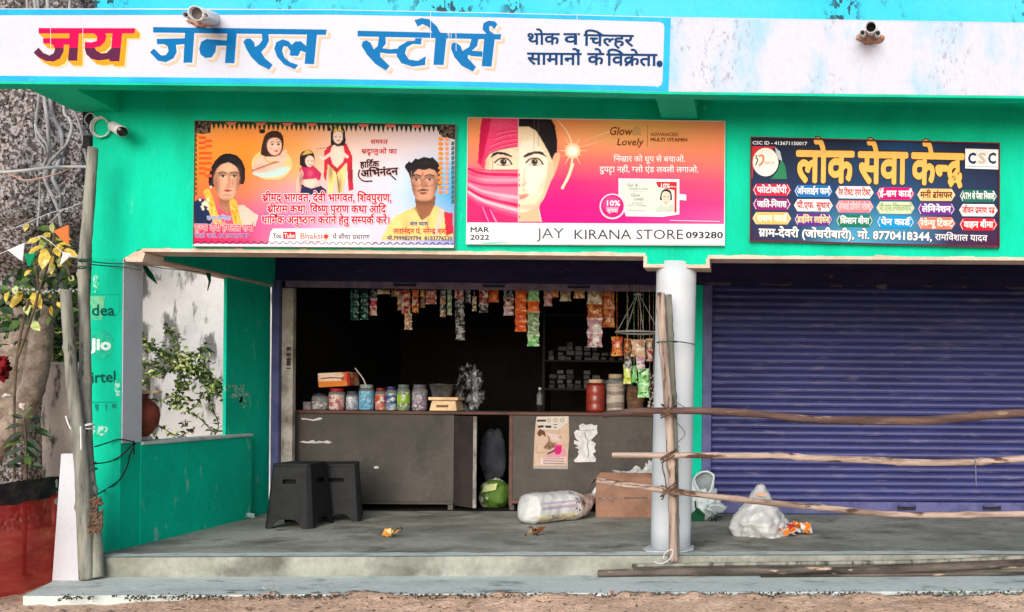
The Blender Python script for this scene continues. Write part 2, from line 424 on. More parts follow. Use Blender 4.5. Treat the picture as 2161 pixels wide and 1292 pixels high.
RAIL = mat('violet_rail_paint', (96, 98, 150), (76, 78, 130), sc=6, rough=.5, bump=.1, jit=.1)
DARK = mat('dim_interior_wall', (24, 21, 20), (15, 14, 14), sc=3, rough=.9, bump=.2, jit=.15)  # near-black tint puts the unlit room's gloom into walls and floor
BLACKI = mat('black_gap', (14, 14, 15), rough=.8, bump=0)

# ground: near strip with relief, one sheet under it to the horizon
mb = MB(); nx, ny = 420, 200
x0g, x1g, y0g, y1g = -7.5, 4.5, -5.2, 1.5
vs = []
for j in range(ny+1):
    for i in range(nx+1):
        t = j/ny; y = y0g+(y1g-y0g)*(1-(1-t)**1.0); x = x0g+(x1g-x0g)*i/nx
        z = -.185+.02*mn.noise(Vector((x*1.3, y*1.3, 0)))+.014*mn.noise(Vector((x*5, y*5, 3)))+.008*mn.noise(Vector((x*14, y*14, 7)))
        d = (y+1.0)
        e = max(0, min(1, (y+1.25)/.5))
        if x > -3.9: z += e*(.056+.022*mn.noise(Vector((x*2.3, 1, 5)))+.02*mn.noise(Vector((x*9, y*9, 5)))+.014*mn.noise(Vector((x*23, y*23, 8)))) * min(1, (x+3.9)/.8)
        if y > -.72 and x > -4.4: z = -.3
        vs.append((x, y, z))
mb.add(vs, [(j*(nx+1)+i, j*(nx+1)+i+1, (j+1)*(nx+1)+i+1, (j+1)*(nx+1)+i) for j in range(ny) for i in range(nx)])
mb.add([(-80, -80, -.24), (80, -80, -.24), (80, 120, -.24), (-80, 120, -.24)], [(0, 1, 2, 3)])
tag(mb.build('ground', DIRT, smooth=True), kind='structure')
# lower step
a = G(49, 1258, -.13); b = G(2161, 1247, -.13); b = b+(b-a)*.35; bl = G(113, 1226, -.13)
mb = MB(); n_ = 90; top = []
for i in range(n_+1):
    p = a+(b-a)*(i/n_); p.y += .012*mn.noise(Vector((p.x*3, 0, 0)))+.006*mn.noise(Vector((p.x*11, 0, 4))); top.append(p)
top += [Vector((b.x, .1, -.13)), Vector((bl.x-.02, .1, -.13)), bl]
mb.prism([(p.x, p.y, -.13) for p in top], (0, 0, -.3))
tag(mb.build('lower_step', CONCL), kind='structure')
# verandah floor
fl, fr = G(205, 1177, 0), G(2161, 1171, 0); fr = fr+(fr-fl)*.35
mb = MB(); top = []
for i in range(n_+1):
    p = fl+(fr-fl)*(i/n_); p.y += .008*mn.noise(Vector((p.x*3, 3, 0)))+.005*mn.noise(Vector((p.x*12, 0, 9))); top.append(p)
top += [Vector((fr.x, 4.7, 0)), Vector((fl.x-.1, 4.7, 0)), Vector((fl.x-.1, fl.y+.05, 0))]
mb.prism([(p.x, p.y, 0) for p in top], (0, 0, -.35))
tag(mb.build('verandah_floor', CONC, bevel=0), kind='structure')
# worn pale lip along the floor edge
mb = MB(); lo_, hi_ = [], []
for i in range(n_+1):
    p = fl+(fr-fl)*(i/n_); p.y += .012
    lo_.append((p.x, p.y+.008*mn.noise(Vector((p.x*3, 3, 0))), .004)); hi_.append((p.x, p.y+.13+.05*mn.noise(Vector((p.x*4, 7, 0)))+.03*mn.noise(Vector((p.x*15, 7, 0))), .004))
for i in range(n_): mb.add([lo_[i], lo_[i+1], hi_[i+1], hi_[i]], [(0, 1, 2, 3)])
tag(mb.build('floor_edge_screed', CONCL), kind='structure')

# ================================================================== the shop building
B = thing('shop_building', 'green and cyan one-storey shop building with a verandah and white signboard fascia', 'building', (0, 0, 0))
XR = W(257, 800, 0).x                  # right face of the corner pillar
TH = .2
def wallpoly(name, px, Y, d, m_, parent=B, **k):
    return MB().prism([W(x, y, Y) for x, y in px], (0, d, 0)).build(name, m_, parent, **k)
wallpoly('parapet', [(199, -160), (2900, -130), (2900, 100), (198, 80)], 0.0, TH, CYAN)
wallpoly('front_wall', [(198, 80), (2900, 100), (2900, 550), (1494, 542), (1494, 561), (1362, 559), (1362, 537), (310, 527), (290, 527), (272, 545), (194, 545)], 0.0, TH, GREEN)
wallpoly('corner_pillar', [(194, 545), (259, 545), (252, 1172), (170, 1176)], 0.0, TH, GREEN)
# cream underside of the beam, chipped along its edge
mb = MB(); random.seed(3)
def strip(x0, y0, x1, y1, n):
    for i in range(n):
        a = W(x0+(x1-x0)*i/n, y0+(y1-y0)*i/n, 0); b = W(x0+(x1-x0)*(i+1)/n, y0+(y1-y0)*(i+1)/n, 0)
        h = .008+.016*max(0, mn.noise(Vector((a.x*4, 0, 2))))+.01*max(0, mn.noise(Vector((a.x*14, 0, 2))))
        mb.add([(a.x, -.003, a.z-.014), (b.x, -.003, b.z-.014), (b.x, -.003, b.z+h), (a.x, -.003, a.z+h),
                (a.x, TH+.003, a.z-.014), (b.x, TH+.003, b.z-.014), (b.x, TH+.003, b.z-.001), (a.x, TH+.003, a.z-.001)],
               [(0, 1, 2, 3), (0, 4, 5, 1), (4, 7, 6, 5)])
strip(300, 527, 1362, 537, 70); strip(1494, 542, 2900, 550, 80); strip(1358, 560, 1498, 562, 10)
mb.prism([W(x, y, -.004) for x, y in ((262, 545), (286, 531), (300, 527), (306, 536), (300, 553), (266, 552))], (0, .2, 0))
for x, y0, y1 in ((1362, 537, 561), (1494, 542, 562)):
    a, b = W(x, y0, 0), W(x, y1, 0); mb.box(a.x-.012, a.x+.012, -.004, TH+.004, b.z-.012, a.z-.01)
mb.build('beam_underside', CREAM, B)
pz = lambda px, py, Y: W(px, py, Y).z
zb = pz(300, 530, 0)                    # beam underside level
# return beam over the left opening
mb = MB().box(XR-.15, XR, TH, 1.95, zb, 2.6); mb.build('side_beam', GREEN, B)
MB().box(XR-.152, XR+.002, TH+.003, 1.95, zb-.014, zb-.001).build('side_beam_underside', CREAM, B)
# whitewashed reveal of the corner pillar
MB().box(XR-.002, XR+.004, .004, TH-.002, pz(275, 934, .1), zb-.02).build('white_reveal', WHITE, B)
zs = pz(300, 940, .2)
mb = MB().box(XR-.14, XR, TH, 1.6, -.3, zs); mb.build('low_wall', GREENW, B)
MB().box(XR-.15, XR+.012, TH+.003, 1.6, zs+.001, zs+.024).build('sill', CONCL, B, bevel=.004)
mb = MB().box(XR-.075, XR-.05, 1.3, 1.97, -.3, zb-.014); mb.build('side_pier', GREENW, B)
# back wall pieces
YB = 1.95
XO0, XO1 = W(590, 800, YB).x, W(1440, 800, YB).x
zh = pz(1000, 598, YB)
MB().box(XR-.3, 4.5, YB, YB+.16, zh+.01, 2.62).build('shutter_header', DKPURP, B)
MB().box(XO1+.02, W(1482, 800, YB).x, YB-.01, YB+.3, -.3, zh+.008).build('dividing_pier', GREEN, B)
MB().box(XR-.3, 4.5, .2, YB, 2.5, 2.62).build('verandah_ceiling', DKPURP, B)
MB().box(4.3, 4.5, -.0, YB, -.3, 2.498).build('end_wall', GREEN, B)
# shop room behind
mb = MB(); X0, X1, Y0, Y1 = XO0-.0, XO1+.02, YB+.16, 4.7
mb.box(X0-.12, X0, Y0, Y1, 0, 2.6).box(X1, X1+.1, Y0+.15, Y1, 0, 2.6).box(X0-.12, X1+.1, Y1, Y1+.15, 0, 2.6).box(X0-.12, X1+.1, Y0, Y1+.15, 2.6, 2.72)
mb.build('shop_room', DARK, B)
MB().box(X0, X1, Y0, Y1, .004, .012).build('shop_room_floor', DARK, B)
# canopy
yF = -.5
TOPL = [(-400, 17), (0, 18), (350, 18), (700, 20), (1060, 27), (1415, 36), (1800, 42), (2161, 48), (2900, 58)]
BOTL = [(2900, 211), (2161, 203), (1800, 199), (1412, 194), (1060, 186), (720, 179), (350, 175), (0, 172), (-400, 168)]
MB().prism([W(x, y, yF) for x, y in TOPL+BOTL], (0, .1, 0)).build('fascia', FASC, B)
zf = pz(700, 179, yF)
MB().box(-4.72, 4.5, yF+.1, 0, zf+.09, zf+.22).build('canopy_slab', GREEN, B)
# painted lip under the fascia
MB().prism([W(x, y, yF+.001) for x, y in [(x, y) for x, y in BOTL]]+[W(x, y+5, yF+.001) for x, y in BOTL[::-1]], (0, .098, 0)).build('fascia_lip', GREEN, B)
def bracket(xa, xb, px):
    za = pz(px, 190, yF)
    za = pz(px, dict(((200, 176), (1400, 194)))[px], yF)-.01
    MB().prism([(xa, yF+.1, za), (xa, 0, za-.02), (xa, 0, zf+.089), (xa, yF+.1, zf+.089)], (xb-xa, 0, 0)).build('canopy_bracket', GREEN, B)
bracket(-4.7, -4.4, 200); bracket(-.69, -.44, 1400)
# top edge line
# ---------------- shutters
def shutter_slats(x0, x1, y, z0, z1, pitch):
    mb = MB(); prof = []; z = z0
    while z < z1:
        for f, d in ((.0, .016), (.1, .012), (.14, .0), (.24, -.008), (.46, -.012), (.7, -.009), (.88, -.002), (.93, .012)):
            prof.append((y+d, z+f*pitch))
        z += pitch
    vs = []
    for yy, zz in prof:
        for k in range(5):
            vs.append((x0+(x1-x0)*k/4, yy+.002*mn.noise(Vector((k*3, zz*4, 0))), zz))
    fs = [(i*5+k, i*5+k+1, (i+1)*5+k+1, (i+1)*5+k) for i in range(len(prof)-1) for k in range(4)]
    mb.add(vs, fs); return mb
XS0 = W(1500, 850, YB).x
CS = shutter_slats(XS0-.02, 4.3, YB+.045, .12, zh+.02, .0665).build('closed_shutter', SHUT, B)
br = MB().box(XS0, 4.29, YB+.018, YB+.05, .012, .122).build('shutter_bottom_rail', RAIL, CS, bevel=.004)
HND = mat('dark_handle', (30, 30, 44), rough=.5, bump=0)
for px in (1914, 2094):
    p = W(px, 1073, YB); mb = MB(); mb.box(p.x-.085, p.x+.085, YB+.008, YB+.017, p.z-.018, p.z+.014); mb.build('handle', HND, CS)
    MB().tube([(p.x-.08, YB+.016, p.z+.02), (p.x-.07, YB-.012, p.z+.02), (p.x+.07, YB-.012, p.z+.02), (p.x+.08, YB+.016, p.z+.02)], .006, 6).build('handle', RAIL, CS, smooth=True)
xg = W(1482, 850, YB).x
MB().box(xg+.001, XS0+.006, YB-.012, YB+.1, .002, zh+.008).build('shutter_guide', RAIL, B, bevel=.004)
# rolled-up shutter: bottom rail hanging in the opening
xa, xb = W(598, 600, YB).x, XO1+.015
RS = MB().box(xa, xb, YB+.03, YB+.06, zh-.052, zh+.009).build('raised_shutter_rail', mat('dusty_violet', (138, 118, 140), (112, 98, 122), sc=8, rough=.6, bump=.2, jit=.12), B, bevel=.003)
for px in (852, 1040, 1221):
    p = W(px, 600, YB); mb = MB().box(p.x-.1, p.x+.1, YB+.022, YB+.029, zh-.032, zh-.012); mb.build('handle', HND, RS)
    MB().tube([(p.x-.1, YB+.028, zh-.008), (p.x-.09, YB+.004, zh-.008), (p.x+.09, YB+.004, zh-.008), (p.x+.1, YB+.028, zh-.008)], .006, 6).build('handle', RAIL, RS, smooth=True)
# torn flap of cover strip above the closed shutter
random.seed(11); xx = XS0-.1; TST = mat('dusty_strip', (120, 112, 124), (90, 84, 100), sc=12, rough=.8)
while xx < 4.2:
    l = random.uniform(.1, .5); h = random.uniform(.015, .04)
    mb = MB(); mb.add([(xx, YB-.004, zh+.03), (xx+l, YB-.006, zh+.03+random.uniform(-.01, .01)), (xx+l*.9, YB-.014, zh+.03-h), (xx+l*.2, YB-.012, zh+.03-h*random.uniform(.4, 1))], [(0, 1, 2, 3)]); mb.build('torn_cover_strip', TST, B)
    xx += l+random.uniform(.05, .4)
# jamb and white door frame of the open shop
xj0, xj1 = W(576, 800, YB).x, W(591, 800, YB).x
MB().box(xj0, xj1, YB-.03, YB+.02, .0, zh+.008).build('violet_jamb', RAIL, B, bevel=.004)
xf1 = W(620, 800, YB+.04).x
MB().box(xj1+.001, xf1, YB+.02, YB+.075, .0, zh-.06).build('door_frame', mat('dirty_white_frame', (188, 182, 176), (140, 132, 124), sc=5, rough=.8, bump=.2, c3=(96, 84, 72), sc3=14, lo3=.62, hi3=.72, st3=(2, 1, .4)), B, bevel=.004)
ar = Art(YB+.019, 0, 0, 1); 
for y0, y1 in ((732, 740), (745, 752), (755, 772), (776, 779)): ar.poly((70, 68, 66), [(605, y0), (614, y0), (613, y1), (604, y1)])
ar.build('stencilled_mark', B)
# column
ca, cb = W(1428, 556, .12), W(1415, 1164, .12)
cb.z = 0.0
mb = MB(); N = 14; ptsc = [cb+(ca-cb)*(i/N) for i in range(N+1)]
mb.tube(ptsc, [.142+.002*mn.noise(Vector((0, 0, i*.9))) for i in range(N+1)], 32)
mb.build('column', mat('column_white', (206, 212, 220), (198, 206, 214), sc=3, rough=.6, bump=.12, bsc=30, c3=(150, 160, 160), sc3=20, lo3=.68, hi3=.73, jit=.03), B, smooth=True)
MB().prism([(cb.x-.15, -.04, .006), (cb.x-.1, -.07, .006), (cb.x-.04, -.06, .006), (cb.x+.03, -.08, .006), (cb.x+.12, -.05, .006), (cb.x+.17, .03, .006), (cb.x+.16, .2, .006), (cb.x-.16, .2, .006), (cb.x-.19, .05, .006)], (0, 0, .006)).build('column_splash', WHITE, B)
# ---------------- painted lettering on the fascia
BLUE, CY2 = (0, 112, 178), (10, 168, 232)
fa = Art(yF-.0012, 0, 0, 1)
def band(c, top, bot): fa.polys(c, [[top[i], top[i+1], bot[i+1], bot[i]] for i in range(len(top)-1)])
CYB = mat('cyan_border_paint', (0, 168, 232), (20, 184, 238), sc=3, rough=.6, bump=.1, c3=(120, 214, 244), sc3=16, lo3=.68, hi3=.73, jit=.06)
band(CYB, [(-380, 21), (0, 20), (700, 21), (1060, 28), (1416, 37)], [(-380, 33), (0, 32), (700, 31), (1060, 37), (1416, 47)])
band(CYB, [(-380, 157), (0, 160), (720, 167), (1060, 174), (1412, 183)], [(-380, 168), (0, 171.5), (720, 178.5), (1060, 185.5), (1412, 193.5)])
fa.poly(CYB, [(1402, 46), (1416, 46), (1411, 185), (1397, 185), (1398, 176), (1402, 60)])
fa.poly(CYB, [(1390, 46), (1403, 46), (1403, 60), (1400, 50)]); fa.poly(CYB, [(1386, 184), (1397, 184), (1398, 172), (1395, 180)])
band((206, 208, 220), [(-380, 17.2), (0, 18.2), (700, 20.2), (1060, 27.2), (1415, 36.2), (1800, 42.2), (2161, 48.2)], [(-380, 18.6), (0, 19.8), (700, 21.5), (1060, 28.6), (1415, 37.6), (1800, 43.6), (2161, 49.6)])
# stained bay right of the frame
band(FASR, [(1416, 38), (1600, 40.5), (1800, 44), (2161, 50), (2850, 60)], [(1411, 193.5), (1600, 196), (1800, 198.5), (2161, 202.5), (2850, 210)])
kA, k1, k2 = 4.969, 3.0014, 2.9203
def sc_(pts, k, x0=0, y0=0): return [(x0+u/k, y0+v/k) for u, v in pts]
JA = [sc_(p, kA) for p in (
 [(405, 295), (1418, 297), (1410, 352), (405, 352)],
 [(728, 352), (828, 352), (810, 638), (712, 638), (725, 500)],
 [(452, 402), (728, 402), (728, 470), (670, 470), (668, 540), (630, 615), (560, 648), (480, 640), (400, 600), (352, 552), (405, 500), (450, 555), (520, 582), (562, 560), (578, 515), (560, 475), (520, 458), (452, 458)],
 [(985, 352), (1020, 385), (1015, 430), (960, 445), (890, 440), (888, 500), (905, 570), (960, 620), (1040, 635), (1145, 622), (1150, 645), (1252, 645), (1282, 352), (1180, 352), (1165, 510), (1120, 555), (1060, 560), (1010, 530), (995, 500), (1050, 490), (1100, 440), (1118, 385), (1105, 352)])]
JN = [sc_(p, k1) for p in (
 [(970, 172), (2070, 188), (2065, 222), (970, 207)],
 [(1172, 207), (1232, 209), (1218, 398), (1162, 398)],
 [(993, 247), (1172, 243), (1170, 280), (1115, 285), (1120, 330), (1100, 370), (1050, 395), (1000, 385), (950, 332), (975, 308), (1020, 352), (1050, 350), (1068, 325), (1062, 295), (1040, 281), (995, 280)],
 [(1440, 210), (1500, 212), (1485, 402), (1425, 400)],
 [(1262, 310), (1275, 265), (1310, 248), (1442, 258), (1440, 290), (1370, 290), (1365, 330), (1340, 365), (1300, 368), (1270, 345)],
 [(1542, 265), (1560, 245), (1585, 245), (1610, 268), (1616, 298), (1640, 283), (1662, 255), (1658, 210), (1700, 212), (1704, 260), (1684, 300), (1655, 330), (1680, 372), (1728, 412), (1705, 442), (1640, 410), (1590, 360), (1560, 310)],
 [(1945, 218), (2008, 220), (1990, 408), (1930, 405)],
 [(1738, 310), (1750, 268), (1790, 250), (1830, 263), (1848, 285), (1870, 264), (1905, 262), (1948, 300), (1942, 335), (1905, 322), (1890, 355), (1850, 355), (1835, 350), (1840, 325), (1820, 296), (1797, 292), (1787, 322), (1802, 365), (1837, 395), (1890, 412), (1868, 440), (1800, 410), (1755, 360)])]
ST = [sc_(p, k2, 700) for p in (
 [(160, 190), (1045, 212), (1040, 245), (160, 225)],
 [(185, 285), (190, 258), (215, 250), (240, 265), (260, 305), (284, 285), (292, 226), (332, 228), (334, 270), (312, 298), (360, 305), (422, 298), (425, 332), (350, 332), (300, 325), (300, 350), (357, 408), (335, 436), (270, 395), (220, 340)],
 [(515, 236), (556, 237), (550, 275), (500, 272), (462, 292), (452, 330), (477, 368), (530, 376), (580, 348), (576, 402), (500, 412), (430, 390), (400, 345), (412, 288), (468, 255), (514, 250)],
 [(640, 232), (708, 236), (690, 402), (627, 400)],
 [(640, 236), (672, 208), (650, 165), (602, 120), (552, 112), (510, 125), (530, 165), (560, 150), (600, 168), (622, 205)],
 [(735, 300), (740, 268), (765, 262), (795, 285), (806, 315), (848, 290), (862, 240), (905, 241), (896, 285), (864, 313), (930, 318), (928, 352), (862, 347), (842, 338), (838, 357), (890, 415), (870, 442), (800, 405), (755, 350)],
 [(940, 240), (1005, 243), (985, 412), (925, 409)],
 [(958, 215), (930, 182), (935, 145), (965, 128), (1005, 132), (1022, 150), (1002, 182), (985, 160), (970, 165), (974, 190), (1005, 216)])]
def sh(ps, dx, dy): return [[(x+dx, y+dy) for x, y in p] for p in ps]
for t in (13.5, 12): fa.polys((255, 214, 160), sh(JA, t, t*.98))
for t in (10.5, 9, 7.5, 6, 4.5, 3, 1.5): fa.polys((255, 156, 36), sh(JA, t, t))
for p in JA: fa.poly((226, 0, 84), p)
for p in JA:
    q = clip([p], 1, 101, False)
    if q: fa.polys((92, 34, 72), q)
for ps in (JN, ST):
    for t in (8, 6.5, 5): fa.polys((226, 192, 160), sh(ps, t, t*.95))
    for t in (4, 2.5, 1.2): fa.polys((206, 208, 222), sh(ps, t, t*.9))
    for p in ps: fa.poly(BLUE, p)
INK = (0, 60, 112)
fa.text(INK, 'थोक', 1112, 94, 1180, 94, 23, b=24); fa.text(INK, 'व', 1190, 94, 1222, 94, 23, b=24); fa.text(INK, 'चिल्हर', 1232, 96, 1336, 98, 23, b=24)
fa.text(INK, 'सामानों', 1113, 136, 1226, 137, 24, b=24); fa.text(INK, 'के', 1240, 137, 1274, 137, 24, b=24); fa.text(INK, 'विक्रेता', 1280, 138, 1386, 139, 24, b=24)
fa.ell(INK, 1392, 135, 6.5, 7)
# thin weathering scratches
random.seed(5)
for x in (107, 175, 909, 945, 948, 953, 962, 1218, 1230): fa.line((232, 236, 246), [(x, random.uniform(24, 60)), (x+random.uniform(-1, 1), random.uniform(70, 120))], .9)
fa.build('painted_lettering', B)
# lettering on the pillar
pa = Art(-.0015, 0, 0, 1)
FAD = (0, 84, 74)
OLDG = mat('faded_patch', (120, 196, 150), (60, 190, 150), sc=14, rough=.7, bump=.1, c3=(10, 196, 150), sc3=16, lo3=.55, hi3=.6)
pa.poly(OLDG, [(190, 625), (222, 625), (214, 676), (190, 675)])
pa.line((0, 150, 122), [(188, 622), (253, 622), (253, 655), (241, 671)], 1.2)
pa.text(FAD, 'dea', 193, 666, 242, 666, 24, b=24)
pa.ell(mat('faded_disc', (20, 160, 140), (8, 196, 152), sc=20, rough=.7, bump=.1, lo=.42, hi=.55), 216, 727, 24, 31)
pa.text((226, 244, 240), 'Jio', 193, 738, 234, 738, 24, b=44)
pa.text(FAD, 'irtel', 192, 808, 246, 806, 24, b=24)
pa.line((0, 140, 120), [(190, 849), (246, 849)], 1.5)
for x0, x1 in ((200, 208), (222, 226), (236, 246)): pa.poly((20, 130, 116), [(x0, 853), (x1, 853), (x1-1, 870 if x1 < 230 else 862), (x0+1, 862)])
WRN = mat('flaked_white', (170, 226, 212), (0, 190, 146), sc=40, lo=.46, hi=.52, rough=.8, bump=.2)
pa.poly(WRN, [(194, 902), (215, 898), (228, 904), (220, 918), (200, 920)], True)
pa.poly(WRN, [(242, 806), (252, 800), (253, 832), (245, 834)], True); pa.poly(WRN, [(196, 590), (206, 578), (208, 612), (200, 618)], True)
pa.build('faded_lettering', B)
# scuff on the side pier
X = XR-.048
for cx, cy, r in ((505, 828, 20), (482, 818, 6), (512, 845, 9), (515, 858, 6), (545, 684, 4), (520, 696, 3)):
    pp = MB(); c = WX(cx, cy, X); pts = []
    for i in range(16):
        t = 2*math.pi*i/16; q = r/S(1.4)*(1+.4*math.sin(5*t+cx)); pts.append((X, c.y+q*math.cos(t)*1.4, c.z+q*math.sin(t)*.9))
    pp.add(pts, [list(range(16))]); pp.build('chalk_scuff', WRN, B)
# ================================================================== the three signboards
WHT, BLK, RED = (240, 238, 242), (26, 24, 28), (206, 16, 32)
def board(name, label, k, x0, y0, cor, frame_c, fw=5, Y=-.03, backc=(200, 200, 200)):
    C_ = [(x0+u/k, y0+v/k) for u, v in cor]
    p = W(*C_[3], Y)
    t = thing(name, label, 'sign', (p.x, 0, p.z), 'signboards on the green wall')
    MB().prism([W(x, y, Y) for x, y in C_], (0, -Y-.002, 0)).build('board', flat(backc), t)
    # thin frame, four bars proud of the print
    mb = MB(); cx, cy = sum(c[0] for c in C_)/4, sum(c[1] for c in C_)/4
    if fw:
        O_ = C_; I_ = [(x+(fw if x < cx else -fw)*.5, y+(fw if y < cy else -fw)*.5) for x, y in C_]
        for i in range(4):
            j = (i+1) % 4; mb.prism([W(*q, Y-.011) for q in (O_[i], O_[j], I_[j], I_[i])], (0, .0108, 0))
        mb.build('frame', flat(frame_c, .4), t)
    return t, C_
# ---------- 1: the festival hoarding
k5 = 3.7259
t1, C1 = board('festival_signboard', 'orange and pink devotional banner board with two portrait photos and red Hindi lines', k5, 400, 240, [(38, 52), (2092, 82), (2082, 1058), (25, 1045)], (120, 120, 110), 2)
YS = -.0312
OR, LV = (246, 150, 60), (222, 206, 220)
inn = [(400+u/k5, 240+v/k5) for u, v in [(40, 56), (2088, 86), (2080, 1032), (28, 1020)]]
gradient('printed_backdrop', YS, inn, [
 [(232, 150, 90), (240, 150, 80), (238, 156, 100), (228, 176, 150), (216, 186, 186), (214, 190, 200)],
 [(244, 150, 60), (250, 146, 50), (244, 160, 90), (228, 200, 194), (222, 204, 214), (206, 206, 224)],
 [(250, 130, 40), (250, 132, 44), (246, 170, 110), (236, 214, 214), (204, 216, 236), (96, 176, 226)],
 [(246, 110, 60), (246, 120, 90), (236, 150, 180), (232, 200, 222), (190, 212, 236), (60, 160, 222)],
 [(240, 60, 110), (240, 80, 140), (234, 120, 176), (230, 200, 226), (200, 210, 236), (150, 180, 220)],
 [(232, 30, 90), (232, 60, 110), (228, 150, 190), (226, 214, 232), (206, 204, 232), (150, 150, 214)]], t1, 'printed_gradient')
A = Art(YS, 400, 240, k5); DG = (28, 58, 44)
A.poly((46, 40, 40), [(36, 56), (170, 60), (165, 150), (100, 160), (36, 150)])
A.poly((52, 44, 44), [(1965, 88), (2090, 88), (2086, 205), (2030, 190), (1960, 160)])
random.seed(2)
for i in range(40):
    for (xa, xb, ya, yb) in ((40, 160, 62, 150), (1965, 2085, 95, 180)):
        A.ell(random.choice([(90, 74, 66), (22, 20, 22), (120, 96, 80)]), random.uniform(xa, xb), random.uniform(ya, yb), random.uniform(6, 14), n=7)
x = 175
A.poly((60, 84, 58), [(170, 58), (1965, 84), (1965, 104), (170, 82)])
while x < 1960:
    y = 60+(x-175)*.0146; h = random.uniform(58, 72)
    A.poly(DG, [(x, y), (x+34, y), (x+24, y+h*.7), (x+17, y+h), (x+10, y+h*.7)]); x += 36
for cx in (330, 560, 770, 960, 1370, 1580, 1790): A.poly((206, 110, 90), [(cx-45, 64+cx*.0146), (cx+45, 64+cx*.0146), (cx+25, 84+cx*.0146), (cx, 90+cx*.0146), (cx-25, 84+cx*.0146)])
for x, ys in ((150, (205, 245, 300, 340, 380, 430, 480)), (100, (180, 220, 260, 300, 340, 380, 420, 460))):
    for y in ys: A.poly((236, 90, 40), [(x-26, y), (x+26, y), (x+26, y+20), (x-26, y+20)])
for y in range(160, 620, 38):
    A.poly((90, 96, 50), [(40, y), (58, y), (60, y+24), (42, y+24)]); A.poly((60, 110, 110), [(2062, y+60), (2084, y+60), (2080, y+90), (2058, y+90)])
    if y < 600: A.ell((240, 140, 40), 1975, y+40, 20, 15, n=10); A.ell((246, 150, 110), 2024, y+40, 16, 15, n=8)
# woman
A1 = A; A = Ras(YS, 400, 240, k5, (36, 300, 552, 900), 5)
SK, SKD = (220, 168, 138), (176, 118, 92)
A.poly((22, 18, 24), [(160, 600), (150, 500), (180, 400), (240, 330), (310, 312), (385, 335), (430, 400), (440, 480), (430, 550), (400, 560), (190, 580)], True)
A.poly((24, 42, 80), [(40, 690), (80, 655), (140, 680), (220, 760), (280, 890), (40, 890)])
A.poly((206, 196, 180), [(380, 720), (430, 715), (500, 770), (548, 800), (520, 890), (300, 890)])
A.poly((226, 80, 110), [(230, 750), (350, 740), (390, 890), (240, 890)])
A.poly(SKD, [(215, 560), (370, 560), (360, 700), (300, 790), (235, 740)])
A.poly(SK, [(190, 480), (215, 420), (262, 392), (320, 385), (372, 420), (395, 480), (392, 560), (370, 630), (330, 675), (290, 684), (245, 668), (208, 620), (192, 560)], True)
A.poly((22, 18, 24), [(190, 500), (200, 430), (250, 372), (310, 350), (370, 372), (402, 430), (404, 500), (380, 430), (330, 392), (300, 385), (250, 402), (212, 440)], True)
for cx in (262, 352):
    A.line((40, 26, 24), [(cx-32, 470), (cx, 458), (cx+30, 468)], 8); A.ell((236, 222, 214), cx, 492, 24, 9); A.ell((30, 20, 20), cx+2, 492, 9); A.line((30, 20, 20), [(cx-26, 490), (cx, 482), (cx+24, 490)], 4)
A.poly(SKD, [(303, 470), (316, 470), (326, 560), (308, 572), (285, 562), (300, 540)]); A.poly((150, 60, 64), [(262, 602), (300, 594), (342, 604), (300, 618)])
A.ell((90, 10, 16), 328, 462, 5); A.ell((240, 236, 230), 170, 580, 10, 14); A.ell((240, 236, 230), 395, 590, 8, 14)
for q in ((300, 520, 60, 90, 1),): A.glow((236, 186, 150), 330, 450, 60, 40, .35); A.glow((232, 176, 140), 262, 560, 36, 36, .4); A.glow((232, 176, 140), 350, 560, 30, 36, .35); A.glow((120, 66, 50), 208, 560, 34, 120, .6); A.glow((120, 66, 50), 390, 560, 30, 120, .6); A.glow((70, 40, 34), 262, 476, 34, 14, .45); A.glow((70, 40, 34), 352, 476, 34, 14, .45); A.glow((110, 62, 48), 340, 540, 12, 36, .3); A.glow((130, 76, 58), 300, 690, 90, 26, .5); A.glow((230, 180, 150), 306, 540, 10, 40, .45); A.glow((110, 60, 50), 305, 578, 26, 7, .45); A.glow((120, 70, 60), 300, 640, 40, 8, .35); A.glow((70, 60, 70), 330, 350, 40, 16, .3)
for pts in ([(140, 620), (170, 700), (190, 780), (230, 870)], [(345, 700), (355, 760), (370, 830), (385, 880)]):
    A.line((244, 178, 70), pts, 62, True)
    for i in range(26):
        t_ = random.random()*2.99; j = int(t_); f = t_-j; A.ell(random.choice([(226, 150, 40), (252, 200, 110)]), pts[j][0]*(1-f)+pts[j+1][0]*f+random.uniform(-24, 24), pts[j][1]*(1-f)+pts[j+1][1]*f, 10, n=8)
for i in range(14): A.ell((230, 216, 190), random.uniform(80, 150), random.uniform(670, 750), 12, n=8)
A.build('printed_portrait', t1)
# child with a flute
A = Ras(YS, 400, 240, k5, (480, 100, 840, 520), 4)
SKC = (236, 190, 170)
A.ell((250, 196, 130), 650, 400, 165, 130)
A.poly((190, 216, 216), [(490, 470), (600, 440), (780, 420), (760, 470), (680, 500), (560, 500)], True)
A.poly(SKC, [(500, 420), (540, 350), (620, 325), (690, 345), (730, 300), (770, 280), (765, 320), (750, 400), (680, 440), (560, 465), (500, 460)], True)
A.poly((58, 34, 30), [(560, 310), (575, 220), (600, 160), (660, 132), (720, 150), (742, 210), (735, 280), (700, 330), (620, 340), (580, 330)], True)
A.ell((30, 40, 44), 572, 140, 26, 20); A.poly(SKC, [(612, 230), (640, 195), (700, 195), (726, 240), (716, 300), (680, 328), (640, 318), (614, 280)], True)
for cx in (652, 700): A.line((50, 24, 20), [(cx-16, 226), (cx, 220), (cx+16, 226)], 5); A.ell((30, 20, 24), cx, 242, 10, 7)
A.poly((206, 50, 60), [(662, 292), (684, 286), (702, 294), (684, 304)]); A.ell((200, 40, 40), 684, 205, 5)
